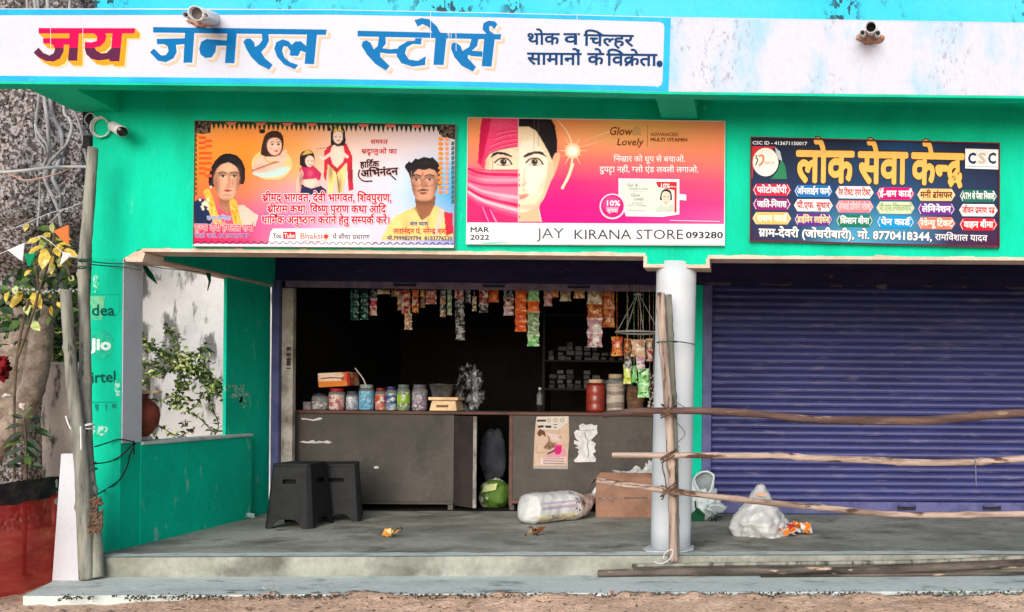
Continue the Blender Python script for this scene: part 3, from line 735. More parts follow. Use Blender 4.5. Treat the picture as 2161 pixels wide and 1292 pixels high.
A.line((140, 70, 50), [(495, 450), (640, 395), (700, 380)], 9); A.line((214, 160, 60), [(590, 340), (620, 380), (680, 375)], 8, True)
A.glow((250, 214, 196), 660, 250, 40, 40, .4); A.glow((200, 140, 120), 690, 330, 50, 12, .4); A.glow((170, 120, 110), 560, 430, 60, 30, .35); A.glow((214, 120, 110), 640, 275, 14, 10, .4); A.glow((214, 120, 110), 704, 275, 12, 10, .4)
A.build('printed_figure', t1)
# standing flute player and seated lady
A = Ras(YS, 400, 240, k5, (780, 80, 1310, 710), 4)
A.poly((206, 40, 60), [(1060, 290), (1110, 240), (1240, 240), (1280, 330), (1290, 600), (1250, 610), (1235, 380), (1160, 400), (1090, 380), (1075, 540), (1055, 500)])
A.poly((240, 214, 140), [(1085, 400), (1230, 400), (1225, 520), (1205, 640), (1160, 640), (1150, 520), (1130, 640), (1085, 640)])
A.poly((234, 206, 196), [(1118, 250), (1210, 250), (1225, 330), (1200, 410), (1130, 410), (1105, 330)]); A.poly((200, 40, 64), [(1080, 350), (1160, 430), (1250, 340), (1240, 380), (1160, 470), (1085, 390)])
A.poly((40, 30, 34), [(1110, 200), (1115, 130), (1160, 90), (1215, 110), (1228, 190), (1215, 250), (1120, 250)], True)
A.poly((236, 204, 196), [(1130, 160), (1160, 140), (1200, 150), (1206, 200), (1175, 238), (1138, 220)], True)
for cx in (1150, 1184): A.ell((30, 20, 24), cx, 184, 7, 4)
A.line((150, 40, 44), [(1160, 214), (1182, 214)], 5); A.poly((224, 180, 90), [(1128, 150), (1150, 100), (1190, 95), (1214, 150), (1170, 136)]); A.ell((20, 40, 50), 1098, 122, 18)
A.line((60, 30, 28), [(990, 280), (1110, 262), (1240, 236)], 7); A.line((234, 206, 196), [(1030, 340), (1050, 360), (1120, 310)], 24); A.line((234, 206, 196), [(1140, 260), (1240, 340)], 26)
A.line((230, 220, 180), [(1140, 260), (1170, 380), (1205, 260)], 6, True); A.line((60, 40, 40), [(1150, 420), (1180, 620)], 5)
A.poly((190, 40, 90), [(860, 440), (900, 400), (980, 410), (1040, 470), (1030, 520), (980, 540), (880, 520)]); A.poly((40, 40, 80), [(880, 560), (1000, 540), (1080, 600), (1070, 680), (860, 690)])
A.poly((246, 206, 190), [(890, 520), (1000, 510), (1030, 570), (960, 590), (900, 570)]); A.poly((236, 190, 170), [(840, 520), (880, 430), (900, 470), (870, 600), (840, 640)])
A.poly((40, 26, 30), [(868, 400), (872, 320), (920, 282), (972, 300), (986, 360), (970, 410), (900, 420)], True); A.poly((240, 200, 184), [(910, 360), (940, 330), (975, 345), (980, 390), (950, 420), (918, 405)], True)
A.poly((206, 170, 90), [(880, 330), (925, 275), (975, 310), (930, 320)]); A.ell((30, 20, 24), 938, 372, 6, 4); A.ell((30, 20, 24), 964, 374, 6, 4); A.line((180, 30, 50), [(944, 400), (960, 402)], 5)
A.poly((232, 176, 200), [(830, 640), (1080, 640), (1080, 700), (790, 700)])
for q in ((1110, 460), (1270, 480), (1180, 560), (880, 520), (1000, 640)): A.glow((60, 30, 40), q[0], q[1], 20, 70, .4)
A.glow((250, 230, 220), 1165, 300, 26, 40, .4); A.glow((250, 190, 170), 950, 470, 24, 30, .3)
A.build('printed_figure', t1)
# man
A = Ras(YS, 400, 240, k5, (1490, 325, 2082, 1024), 5)
A.poly((28, 24, 30), [(1690, 425), (1700, 395), (1728, 372), (1745, 384), (1772, 352), (1800, 356), (1842, 338), (1880, 346), (1915, 344), (1948, 372), (1970, 410), (1976, 470), (1966, 545), (1945, 500), (1760, 500), (1738, 525), (1722, 470)])
A.poly((236, 206, 130), [(1500, 1000), (1580, 840), (1640, 790), (1770, 730), (1830, 780), (1940, 720), (2010, 760), (2075, 860), (2070, 1000)])
A.poly((202, 40, 66), [(2000, 770), (2070, 780), (2078, 940), (2020, 960)]); A.poly((214, 196, 180), [(1965, 740), (2005, 760), (1960, 960), (1920, 960)])
A.poly((150, 96, 70), [(1770, 660), (1940, 640), (1930, 720), (1890, 800), (1830, 840), (1780, 740)])
A.poly((206, 152, 124), [(1740, 500), (1756, 440), (1850, 412), (1944, 440), (1960, 500), (1952, 580), (1930, 640), (1890, 680), (1840, 692), (1780, 668), (1750, 600)], True)
A.poly((28, 24, 30), [(1745, 470), (1750, 425), (1800, 400), (1900, 395), (1950, 425), (1962, 500), (1948, 470), (1932, 446), (1890, 432), (1850, 444), (1800, 436), (1772, 458), (1752, 500)])
for cx in (1784, 1888):
    A.line((36, 22, 20), [(cx-38, 492), (cx, 480), (cx+36, 492)], 10); A.ell((210, 190, 180), cx, 520, 24, 10); A.ell((24, 18, 18), cx, 520, 9)
    ring = [(cx+44*math.cos(t), 534+38*math.sin(t)) for t in [2*math.pi*i/20 for i in range(21)]]; A.line((96, 70, 66), ring, 4.5)
A.line((96, 70, 66), [(1826, 528), (1846, 528)], 6); A.poly((160, 104, 82), [(1836, 510), (1850, 510), (1862, 575), (1838, 586), (1818, 574)])
A.poly((50, 32, 30), [(1784, 614), (1810, 598), (1838, 592), (1866, 598), (1892, 610), (1866, 608), (1838, 606), (1810, 610)]); A.poly((140, 70, 64), [(1800, 622), (1840, 616), (1876, 622), (1838, 640)])
A.poly((190, 24, 30), [(1826, 462), (1840, 462), (1838, 492), (1828, 492)]); A.ell((176, 120, 96), 1968, 550, 14, 30)
A.line((120, 84, 50), [(1770, 740), (1822, 830)], 6)
A.glow((220, 160, 130), 1840, 470, 70, 24, .4); A.glow((214, 154, 124), 1790, 570, 34, 34, .35); A.glow((214, 154, 124), 1890, 570, 34, 34, .35); A.glow((96, 56, 44), 1752, 610, 34, 100, .6); A.glow((96, 56, 44), 1950, 590, 34, 110, .6); A.glow((70, 40, 34), 1784, 506, 34, 12, .45); A.glow((70, 40, 34), 1888, 506, 34, 12, .45); A.glow((110, 64, 50), 1865, 560, 12, 30, .35); A.glow((96, 60, 46), 1840, 700, 90, 20, .55); A.glow((226, 170, 140), 1842, 545, 10, 36, .4); A.glow((80, 60, 60), 1860, 390, 60, 16, .3); A.glow((190, 150, 80), 1700, 900, 30, 100, .35); A.glow((250, 226, 160), 1640, 880, 40, 60, .3); A.glow((190, 150, 80), 1880, 850, 20, 70, .35)
A.build('printed_portrait', t1)
A = A1; A.lay = 160
# curly logo words
A.text((56, 20, 24), 'हार्दिक', 1345, 425, 1490, 418, 42, b=44, outline=(216, 196, 200), ob=110)
A.text((56, 20, 24), 'अभिनंदन', 1350, 500, 1640, 478, 50, b=44, outline=(216, 196, 200), ob=110)
A.line((56, 20, 24), [(1340, 440), (1330, 490), (1370, 530), (1440, 530)], 10, True); A.line((56, 20, 24), [(1590, 490), (1625, 522)], 10)
A.text((202, 40, 50), 'समस्त', 1424, 238, 1558, 239, 32, b=12); A.text((202, 40, 50), 'श्रद्धालुओं का', 1352, 313, 1630, 315, 34, b=12)
for t_, x0, y0, x1, y1, h in (('श्रीमद् भागवत, देवी भागवत, शिवपुराण,', 572, 690, 1590, 692, 56), ('श्रीराम कथा, विष्णु पुराण कथा आदि', 612, 778, 1545, 780, 54), ('धार्मिक अनुष्ठान कराने हेतु सम्पर्क करें।', 568, 864, 1580, 866, 54)):
    A.text((200, 16, 44), t_, x0, y0, x1, y1, h, b=30, outline=(246, 226, 236), ob=95)
A.poly((240, 232, 244), [(618, 1030), (640, 930), (660, 905), (1400, 900), (1432, 930), (1440, 1030)])
A.text((40, 36, 40), 'You', 660, 980, 724, 980, 44, b=24); A.poly((214, 30, 44), [(738, 930), (836, 930), (838, 986), (740, 986)]); A.text(WHT, 'Tube', 746, 976, 830, 976, 36, b=24)
A.text((210, 110, 70), 'Bhakti', 870, 985, 1050, 985, 46, b=12)
for i in range(9): A.line((236, 100, 40), [(1076, 968), (1076+32*math.cos(i*.7), 968+32*math.sin(i*.7))], (12, 2))
A.ell((206, 60, 30), 1076, 968, 16); A.line((226, 140, 90), [(900, 995), (980, 1008), (1080, 995)], 4, True)
A.text((60, 44, 60), 'में सीधा प्रसारण', 1128, 988, 1420, 990, 34, b=12)
A.text((60, 120, 200), 'कथा वाचिका', 140, 838, 330, 838, 30, b=12, outline=(236, 220, 226), ob=60)
A.text((214, 20, 60), 'पूज्या दीदी हेमलता शर्मा', 40, 920, 505, 925, 48, b=12, outline=(250, 206, 216), ob=70)
A.text((70, 50, 150), 'पाली वाले, 8120023749', 44, 975, 468, 978, 30, b=12, outline=(240, 190, 214), ob=60)
A.text((50, 80, 160), 'बाल व्यास', 1736, 880, 1876, 882, 28, b=12); A.text((206, 40, 60), 'लतानंदन पं. नरेन्द्र शर्मा', 1604, 945, 2030, 946, 38, b=12)
A.text((50, 60, 130), 'मो.7999829794  8103776530', 1556, 994, 2068, 996, 28, b=12)
pts = [(30+i*14, 1012+i*.09+(7 if i % 4 < 2 else -7)) for i in range(147)]
A.line((60, 40, 90), pts, 5, True)
A.poly((236, 234, 240), [(28, 1026), (2080, 1034), (2080, 1056), (26, 1044)])
A.build('printed_artwork', t1)
# ---------- 2: the cosmetics hoarding
t2, C2 = board('cosmetics_signboard', 'orange to pink beauty cream board showing a half veiled woman above a white name strip', k5, 970, 230, [(62, 65), (2088, 95), (2085, 1075), (50, 1065)], (236, 232, 236), 2, backc=(236, 236, 240))
inn = [(970+u/k5, 230+v/k5) for u, v in [(64, 69), (2084, 99), (2078, 905), (56, 892)]]
gradient('printed_backdrop', YS, inn, [
 [(240, 160, 104), (240, 150, 100), (238, 150, 90), (226, 170, 96), (216, 160, 90), (226, 140, 100)],
 [(246, 150, 100), (246, 140, 96), (248, 160, 110), (232, 166, 104), (228, 150, 96), (236, 136, 96)],
 [(248, 130, 110), (248, 110, 110), (244, 104, 104), (238, 110, 110), (236, 116, 106), (238, 120, 104)],
 [(246, 80, 130), (240, 60, 124), (234, 40, 118), (236, 60, 120), (236, 70, 120), (236, 80, 116)],
 [(236, 30, 136), (232, 20, 130), (228, 16, 126), (228, 30, 130), (230, 50, 130), (232, 60, 130)],
 [(226, 10, 140), (224, 0, 134), (222, 4, 130), (222, 20, 136), (228, 60, 150), (232, 90, 160)]], t2, 'printed_gradient')
A = Art(YS, 970, 230, k5)
A1 = A; A = Ras(YS, 970, 230, k5, (62, 72, 800, 893), 5)
FC, FD = (240, 216, 188), (222, 184, 150)
A.poly((24, 18, 24), [(462, 70), (720, 76), (752, 130), (770, 250), (768, 380), (745, 450), (640, 330), (462, 320)])     # hair
A.poly((252, 226, 214), [(640, 540), (700, 545), (652, 700), (628, 780), (650, 890), (600, 890)])
A.poly(FD, [(462, 780), (640, 740), (622, 800), (645, 892), (462, 892)])
A.poly((236, 176, 140), [(735, 380), (775, 340), (795, 370), (775, 450), (735, 550), (705, 550)], True)
A.poly(FC, [(200, 480), (206, 360), (300, 300), (462, 200), (462, 140), (545, 140), (600, 170), (650, 250), (700, 340), (735, 420), (735, 520), (715, 560), (690, 650), (650, 730), (580, 790), (510, 815), (462, 815), (462, 480)])
A.poly((250, 234, 214), [(470, 300), (560, 250), (660, 330), (690, 450), (640, 600), (560, 680), (490, 560)], True)
A.poly((228, 194, 162), [(700, 420), (735, 440), (730, 540), (690, 650), (650, 730), (560, 795), (640, 690), (680, 560)], True)
A.poly((236, 204, 172), [(430, 200), (462, 180), (462, 330), (430, 330)])
A.poly((40, 26, 28), [(242, 385), (262, 350), (300, 336), (360, 345), (415, 372), (410, 380), (350, 362), (300, 356)])
A.poly((40, 26, 28), [(498, 375), (540, 346), (600, 332), (650, 338), (684, 378), (640, 358), (590, 354), (510, 384)])
for cx, d in ((345, 1), (590, -1)):
    A.poly((226, 214, 206), [(cx-56, 424), (cx-30, 406), (cx+5, 401), (cx+40, 411), (cx+60, 433), (cx+20, 438), (cx-25, 436)], True)
    A.ell((86, 70, 66), cx, 418, 26); A.ell((60, 46, 44), cx, 410, 24, 10); A.ell((20, 16, 18), cx, 418, 12); A.ell((250, 250, 250), cx+7, 409, 5)
    A.line((26, 18, 20), [(cx-68, 424), (cx-40, 398), (cx, 388), (cx+40, 400), (cx+66, 436)], 11, True); A.line((90, 66, 60), [(cx-50, 436), (cx, 448), (cx+58, 438)], 4, True)
A.poly((216, 176, 146), [(470, 596), (495, 612), (520, 598), (528, 575), (510, 585), (490, 600)], True); A.line((196, 150, 124), [(516, 470), (505, 540), (524, 590)], 4, True)
A.poly((214, 140, 130), [(462, 676), (500, 672), (556, 668), (520, 684), (470, 690)]); A.poly((206, 120, 114), [(462, 690), (520, 684), (552, 672), (510, 706), (462, 716)])
A.glow((255, 240, 222), 575, 270, 50, 70, .5); A.glow((255, 238, 218), 620, 520, 50, 60, .5); A.glow((206, 160, 126), 500, 560, 14, 60, .4); A.glow((255, 244, 230), 486, 540, 9, 70, .5); A.glow((196, 150, 120), 590, 392, 60, 14, .4); A.glow((196, 150, 120), 345, 384, 60, 12, .4); A.glow((214, 166, 138), 705, 600, 30, 110, .4); A.glow((206, 158, 128), 540, 770, 80, 24, .5); A.glow((190, 140, 116), 520, 640, 40, 8, .35); A.glow((236, 160, 140), 640, 590, 40, 40, .25); A.glow((250, 230, 210), 520, 740, 30, 20, .4); A.glow((196, 150, 120), 220, 430, 20, 60, .5); A.glow((80, 60, 60), 660, 130, 60, 30, .25)
# scarf
P1, P2, P3 = (244, 66, 124), (214, 20, 84), (252, 150, 170)
A.poly(P1, [(175, 72), (462, 72), (462, 294), (320, 320), (240, 350), (200, 400), (195, 480), (140, 430), (150, 300), (160, 150)])
A.poly(P2, [(175, 72), (250, 72), (230, 180), (205, 300), (170, 440), (142, 420), (150, 300)])
for pts in ([(462, 160), (380, 168), (290, 190)], [(462, 190), (360, 205), (270, 235)], [(462, 230), (340, 250), (240, 290)], [(462, 262), (330, 290), (230, 335)]):
    A.line(P2, pts, 7, True); A.line(P3, [(x, y+8) for x, y in pts], 4, True)
A.line((120, 20, 50), [(462, 294), (320, 320), (240, 350), (203, 400)], 5, True)
A.poly((250, 110, 146), [(64, 440), (200, 478), (340, 486), (462, 484), (462, 892), (64, 700)])
A.poly((236, 40, 110), [(64, 700), (240, 770), (460, 860), (460, 892), (58, 892)])
for i, (ya, yb, c) in enumerate(((470, 520, P2), (520, 560, P3), (560, 600, (230, 50, 110)), (590, 700, (252, 170, 190)), (625, 760, P2), (650, 800, (252, 190, 204)), (690, 850, P1))):
    A.line(c, [(64, ya), (200, ya+(yb-ya)*.35+24), (462, yb)], (16, 26), True)
A.poly((226, 30, 110), [(170, 760), (250, 780), (300, 892), (170, 892)]); A.line((250, 140, 180), [(240, 790), (290, 892)], (6, 16)); A.line((250, 140, 180), [(180, 770), (230, 892)], 8)
A.line((236, 206, 206), [(462, 72), (462, 892)], 3); A.line((120, 20, 50), [(64, 470), (200, 478), (340, 488), (462, 484)], 4, True)
A.glow((255, 150, 180), 330, 560, 120, 30, .4); A.glow((180, 10, 70), 110, 520, 60, 40, .4); A.glow((255, 120, 160), 320, 120, 100, 30, .4); A.glow((170, 10, 60), 175, 300, 24, 140, .5); A.glow((255, 200, 214), 360, 700, 100, 30, .4)
A.build('printed_portrait', t2)
A = A1; A.lay = 160
# glow
A.line((252, 226, 190), [(770, 90), (850, 190), (888, 310), (880, 440), (850, 540), (805, 630)], (5, 22), True); A.line((252, 220, 190), [(800, 630), (850, 560), (895, 430)], (3, 20), True)
for a_ in range(12):
    t_ = a_*.5236; l = 90 if a_ % 2 else 130; A.line((252, 214, 170), [(890, 330), (890+l*math.cos(t_), 330+l*math.sin(t_))], (14, 1))
for r, c in ((62, (252, 206, 160)), (48, (254, 226, 196)), (34, (255, 244, 232)), (20, (255, 252, 250))): A.ell(c, 890, 330, r)
A.line((250, 206, 160), [(960, 300), (1200, 230)], (6, 3)); A.line((250, 206, 160), [(990, 245), (1180, 180)], (4, 8))
BR = (120, 50, 20)
A.text(BR, 'Glow', 1172, 205, 1352, 207, 66, b=12, skew=.2); A.text((190, 150, 100), '&', 1352, 205, 1428, 206, 68, b=24, skew=.1); A.text(BR, 'Lovely', 1232, 286, 1440, 288, 58, b=12, skew=.2)
A.line((150, 80, 40), [(1478, 130), (1476, 304)], 3); A.text((136, 70, 36), 'ADVANCED', 1502, 214, 1722, 215, 28, b=12); A.text((110, 40, 20), 'MULTI VITAMIN', 1500, 256, 1792, 258, 28, b=24)
A.text(WHT, 'निखार को धूप से बचाओ.', 1212, 415, 1775, 418, 40, b=12); A.text(WHT, 'दुपट्टा नहीं, ग्लो एंड लवली लगाओ.', 1102, 497, 1880, 500, 40, b=12)
A.poly((246, 244, 244), [(1250, 548), (1728, 554), (1728, 830), (1600, 850), (1310, 845), (1250, 700)]); A.poly((214, 222, 214), [(1268, 566), (1708, 574), (1706, 818), (1320, 812), (1268, 690)])
A.poly((200, 30, 44), [(1545, 574), (1708, 576), (1706, 815), (1690, 815), (1690, 640), (1560, 615)]); A.text(WHT, '10%', 1575, 620, 1655, 622, 34, b=24); A.text(WHT, 'extra', 1630, 616, 1698, 618, 14, b=24)
A.poly((40, 34, 36), [(1576, 700), (1590, 650), (1625, 630), (1660, 650), (1670, 700), (1660, 720), (1585, 720)], True); A.poly((226, 206, 190), [(1588, 690), (1600, 655), (1630, 650), (1655, 670), (1655, 720), (1630, 760), (1600, 740)], True)
A.poly((196, 206, 196), [(1540, 800), (1580, 750), (1620, 775), (1680, 745), (1690, 815), (1540, 815)]); A.line((60, 40, 40), [(1604, 690), (1616, 690)], 5); A.line((60, 40, 40), [(1634, 692), (1646, 692)], 5); A.line((190, 110, 110), [(1612, 736), (1634, 736)], 5)
A.text((90, 90, 90), 'Fair &', 1316, 612, 1400, 612, 26, b=0, skew=.2); A.text((90, 90, 90), 'Lovely is now', 1330, 636, 1480, 638, 20, b=0, skew=.2)
A.line((150, 150, 150), [(1340, 652), (1460, 654)], 2); A.text((90, 80, 70), 'Glow', 1346, 690, 1416, 691, 26, b=0, skew=.2); A.text((90, 80, 70), 'Lovely', 1368, 720, 1446, 722, 26, b=0, skew=.2)
A.text((120, 120, 110), 'ADVANCED', 1350, 748, 1446, 749, 12, b=0); A.text((110, 110, 100), 'MULTI VITAMIN', 1322, 766, 1470, 768, 13, b=0); A.line((150, 150, 140), [(1325, 800), (1460, 803)], 4)
A.poly((246, 240, 244), [(1728, 670), (1782, 676), (1782, 722), (1728, 716)])
A.ell((252, 206, 226), 1202, 768, 102); A.ell((214, 20, 116), 1202, 766, 90); A.ell((230, 60, 140), 1196, 750, 70, 62); A.text(WHT, '10%', 1146, 762, 1262, 764, 44, b=24); A.line(WHT, [(1154, 778), (1250, 780)], 3); A.text(WHT, 'ज़्यादा', 1156, 812, 1244, 814, 26, b=24)
A.line((250, 220, 236), [(1655, 878), (2045, 886)], 5)
A.poly((232, 232, 238), [(54, 894), (2080, 907), (2083, 1068), (52, 1060)])
A.text((40, 40, 46), 'MAR', 84, 970, 232, 970, 40, b=24); A.text((40, 40, 46), '2022', 84, 1030, 236, 1030, 40, b=24)
A.text((96, 98, 104), 'JAY', 614, 1020, 822, 1018, 84, b=0); A.text((60, 60, 66), 'KIRANA STORE', 895, 1026, 1762, 1026, 80, b=0); A.text((40, 40, 46), '093280', 1778, 1018, 2072, 1018, 52, b=24)
for x, y0, y1 in ((588, 75, 330), (622, 75, 300), (368, 905, 960), (1838, 600, 660), (264, 330, 500)): A.line((110, 90, 90), [(x, y0), (x-3, y1)], 2.4)
A.poly((120, 214, 190), [(180, 1052), (380, 1046), (390, 1052), (260, 1060), (180, 1064)])
A.build('printed_artwork', t2)
# ---------- 3: the service-centre board
k7 = 3.5957
t3, C3 = board('service_signboard', 'dark blue Hindi board with gold heading and rows of coloured hexagon tags', k7, 1560, 270, [(85, 65), (1980, 112), (1978, 910), (78, 860)], (96, 24, 44), 6, backc=(200, 190, 190))
inn = [(1560+u/k7, 270+v/k7) for u, v in [(90, 70), (1974, 117), (1972, 898), (82, 852)]]
NV = (24, 34, 60)
gradient('printed_backdrop', YS, inn, [
 [NV, NV, (20, 30, 56), (20, 60, 104), (22, 40, 70), NV], [NV, (30, 44, 74), (30, 60, 96), (24, 70, 116), (28, 44, 74), NV],
 [(34, 48, 80), (34, 50, 84), (30, 60, 100), (30, 70, 110), (40, 56, 90), (34, 48, 80)], [(40, 54, 88), (36, 54, 90), (36, 80, 124), (40, 96, 140), (40, 56, 92), (36, 48, 84)],
 [(36, 50, 86), (40, 70, 110), (60, 140, 180), (70, 150, 190), (40, 60, 96), (34, 46, 82)], [(60, 40, 76), (40, 70, 110), (80, 170, 206), (60, 130, 170), (60, 40, 80), (80, 20, 60)]], t3, 'printed_gradient')
A = Art(YS, 1560, 270, k7)
A.text(WHT, 'CSC ID - 413671150017', 100, 125, 515, 132, 26, b=24)
A.poly((206, 40, 50), [(88, 140), (270, 140), (240, 180), (150, 190), (110, 260), (100, 385), (88, 385)], False)
A.poly((40, 130, 90), [(240, 388), (290, 330), (320, 240), (350, 290), (362, 388)]); A.poly((190, 196, 206), [(270, 145), (310, 180), (326, 250), (300, 240), (280, 190)])
A.ell((244, 236, 230), 200, 260, 98, 108); A.line((226, 120, 50), [(150, 215), (178, 210), (182, 250), (150, 290)], 14, True); A.line((50, 110, 60), [(125, 285), (140, 240), (122, 230)], 10, True); A.ell((50, 110, 60), 130, 215, 8)
A.text((200, 90, 60), 'Digital India', 188, 270, 268, 271, 16, b=12); A.line((150, 150, 150), [(190, 280), (266, 281)], 2)
GO = (248, 190, 98); OUT = (60, 30, 14)
for t_, x0, y0, x1, y1 in (('लोक', 436, 405, 860, 412), ('सेवा', 905, 414, 1268, 420), ('केन्द्र', 1308, 422, 1695, 430)):
    A.text(GO, t_, x0, y0, x1, y1, 224, b=36, outline=OUT, ob=62)
A.poly((242, 242, 246), [(1715, 158), (1970, 165), (1970, 316), (1715, 308)])
for i, c in enumerate(((22, 40, 90), (206, 190, 176), (22, 60, 96))): A.text(c, 'CSC'[i], 1734+i*76, 268, 1796+i*76, 270, 80, b=44)
A.line((150, 150, 150), [(1803, 176), (1802, 276)], 2); A.line((150, 150, 150), [(1880, 178), (1879, 278)], 2); A.line((150, 160, 170), [(1724, 292), (1960, 298)], 5)
MG = (206, 30, 72)
rows = [[('फोटोकॉपी', MG, WHT), ('ऑनलाईन फार्म', (0, 110, 180), WHT), ('रेल टिकट/ एयर टिकट', (240, 236, 238), (190, 20, 30)), ('ई-श्रम कार्ड', (226, 0, 110), WHT), ('मनी ट्रांसफर', (244, 196, 130), (110, 40, 20)), ('ATM से पैसा निकालें', (20, 110, 90), WHT)],
 [('जाति-निवास', (140, 30, 110), WHT), ('पी.एफ. सुधार', (240, 236, 238), (190, 30, 36)), ('ऑनलाई प्रतियोगी परीक्षा', (240, 130, 140), (250, 200, 206)), ('पी.एफ.निकलवायें', (206, 222, 180), (150, 170, 130)), ('लेमिनेशन', (110, 40, 140), WHT), ('जीवन प्रमाण पत्र', (242, 234, 236), (190, 30, 40))],
 [('राशन कार्ड', (244, 190, 110), (250, 240, 230)), ('ड्राईविंग लाईसेंस', (100, 40, 140), (240, 214, 160)), ('किसान बीमा', (10, 120, 96), WHT), ('पेन कार्ड', (0, 150, 216), WHT), ('रेवेन्यू टिकट', (236, 120, 100), (250, 226, 214)), ('वाहन बीमा', (214, 24, 44), WHT)]]
xs = [(100, 395), (415, 710), (730, 1020), (1040, 1330), (1350, 1640), (1668, 1960)]
for r, row in enumerate(rows):
    for c, (t_, bgc, fc) in enumerate(row):
        x0, x1 = xs[c]; cy = 470+r*108+c*9.4; h = 46
        A.poly(bgc, [(x0, cy), (x0+28, cy-h), (x1-28, cy-h+2), (x1, cy+3), (x1-30, cy+h+2), (x0+26, cy+h)])
        lc = (250, 240, 246) if sum(bgc) < 600 else (214, 170, 170)
        A.line(lc, [(x0+30, cy-h+8), (x0+10, cy), (x0+28, cy+h-8)], 4); A.line(lc, [(x1-30, cy-h+10), (x1-10, cy+3), (x1-32, cy+h-8)], 4)
        m_ = 36 if len(t_) < 11 else 24
        A.text(fc, t_, x0+m_, cy+22, x1-m_, cy+24, 42, b=36)
A.text(WHT, 'ग्राम-देवरी (जोंधरीबारी), मो. 8770418344,', 148, 822, 1462, 856, 54, b=36, outline=NV, ob=70); A.text(WHT, 'रामविशाल यादव', 1484, 852, 1880, 862, 44, b=12)
A.build('printed_artwork', t3)
# ================================================================== things
def V(px, py, Y): return W(px, py, Y)
# ---------- pipes and cameras on the fascia and the wall
PVC = mat('pvc_white', (222, 222, 226), (190, 190, 194), sc=8, rough=.45, bump=.05)
PIN = mat('pipe_inside_grey', (120, 112, 108), rough=.8, bump=0); GCAP = mat('green_lens', (30, 90, 80), rough=.25, bump=0, spec=.6)
MORT = mat('mortar_patch', (214, 170, 150), (150, 100, 80), sc=12, rough=.9, bump=.5)
def hollow(mb, a, b, r, n=18):
    a, b = Vector(a), Vector(b); d = (b-a).normalized(); u = d.orthogonal().normalized(); w_ = d.cross(u); vs = []
    for p, rr in ((b, r), (a, r), (a, r*.86), (a+d*.05, r*.84)):
        for k in range(n): t = 2*math.pi*k/n; vs.append(p+(u*math.cos(t)+w_*math.sin(t))*rr)
    mb.add(vs, [(i*n+k, i*n+(k+1) % n, (i+1)*n+(k+1) % n, (i+1)*n+k) for i in range(3) for k in range(n)]); s0 = [3*n+k for k in range(n)]
    return [vs[i] for i in s0]
def pipes(label, big, smalls, mort, inner):
    p = V(big[2], big[3], yF); t = thing('pipe_cluster', label, 'pipes', (p.x, yF, p.z), 'pipe clusters on the fascia')
    def one(name, x0, y0, x1, y1, r, out, mi):
        mb = MB(); ring = hollow(mb, V(x0, y0, yF-out), V(x1, y1, yF+.02), r); o = mb.build(name, PVC, t, smooth=True)
        c = sum(ring, Vector())/len(ring); q = MB(); q.add(ring, [list(range(len(ring)))]); q.build('bore', mi, o)
    one('large_pipe', *big, inner)
    for s_ in smalls: one('small_pipe', *s_, GCAP)
    c = V(*mort, yF); MB().blob((c.x, yF, c.z), (.085, .03, .045), amp=.5, f=3, seed=2).build('mortar', MORT, t, smooth=True)
pipes('bundle of three white pipes on the fascia above the blue lettering', (413, 28, 452, 40, .043, .3), [(391, 31, 425, 44, .017, .26), (433, 33, 458, 45, .017, .28)], (428, 44), PIN)
pipes('bundle of three dark mouthed pipes high on the plain white fascia', (1838, 57, 1840, 66, .036, .2), [(1820, 69, 1824, 76, .018, .17), (1853, 70, 1850, 77, .018, .17)], (1836, 80), BLACKI)
p = V(240, 268, 0); t = thing('security_camera', 'white bullet security camera with coiled cable on the green wall corner', 'camera', (p.x, 0, p.z))
mb = MB(); a, b = V(238, 266, -.06), V(258, 278, -.17); mb.tube([a, a+(b-a)*.1, b], [.028, .034, .036], 20); hb = mb.build('camera_body', PVC, t, smooth=True)
d = (b-a).normalized(); MB().tube([b-d*.004, b+d*.012], [.034, .03], 20).build('lens_face', mat('black_gloss', (12, 12, 14), rough=.15, bump=0, spec=.6), t, smooth=True)
MB().tube([V(238, 266, 0), a], .014, 10).build('bracket', PVC, t, smooth=True)
mb = MB(); c0 = V(213, 269, -.02)
for q in range(3):
    mb.tube([(c0.x+(.058+.004*q)*math.cos(t_), -.012-.008*q, c0.z+(.062+.003*q)*math.sin(t_)) for t_ in [2*math.pi*i/26 for i in range(26)]], .0045, 6, closed=True)
mb.tube(sm([V(228, 262, -.03), V(222, 252, -.04), V(212, 246, -.03), V(204, 252, -.02)]), .004, 6)
mb.tube(sm([V(206, 250, -.01), V(190, 238, .0), V(178, 252, .02), V(186, 266, .02)]), .004, 6); mb.build('cable_coil', PVC, t, smooth=True)
for (x, y, w_, h, lb) in ((187, 248, 16, 34, 'black junction box at the wall edge beside the coiled cable'), (186, 301, 14, 26, 'black junction box at the wall edge above the bamboo tip')):
    p = V(x, y, .12); t = thing('junction_box', lb, 'box', tuple(p)); s_ = 1/S(.12)
    MB().box(p.x-w_/2*s_, p.x+w_/2*s_, .1, .16, p.z-h/2*s_, p.z+h/2*s_).build('case', mat('black_plastic', (24, 24, 26), (34, 34, 38), sc=20, rough=.55, bump=.05, k=.8), t, bevel=.004)
    MB().lathe([(.018, 0), (.018, .004), (.001, .005)], (0, 0, 0), 14).build('cover_disc', mat('grey_plastic', (96, 96, 100), rough=.5), t).matrix_local = Matrix.Translation((0, -.021, 0)) @ Matrix.Rotation(math.pi/2, 4, 'X')
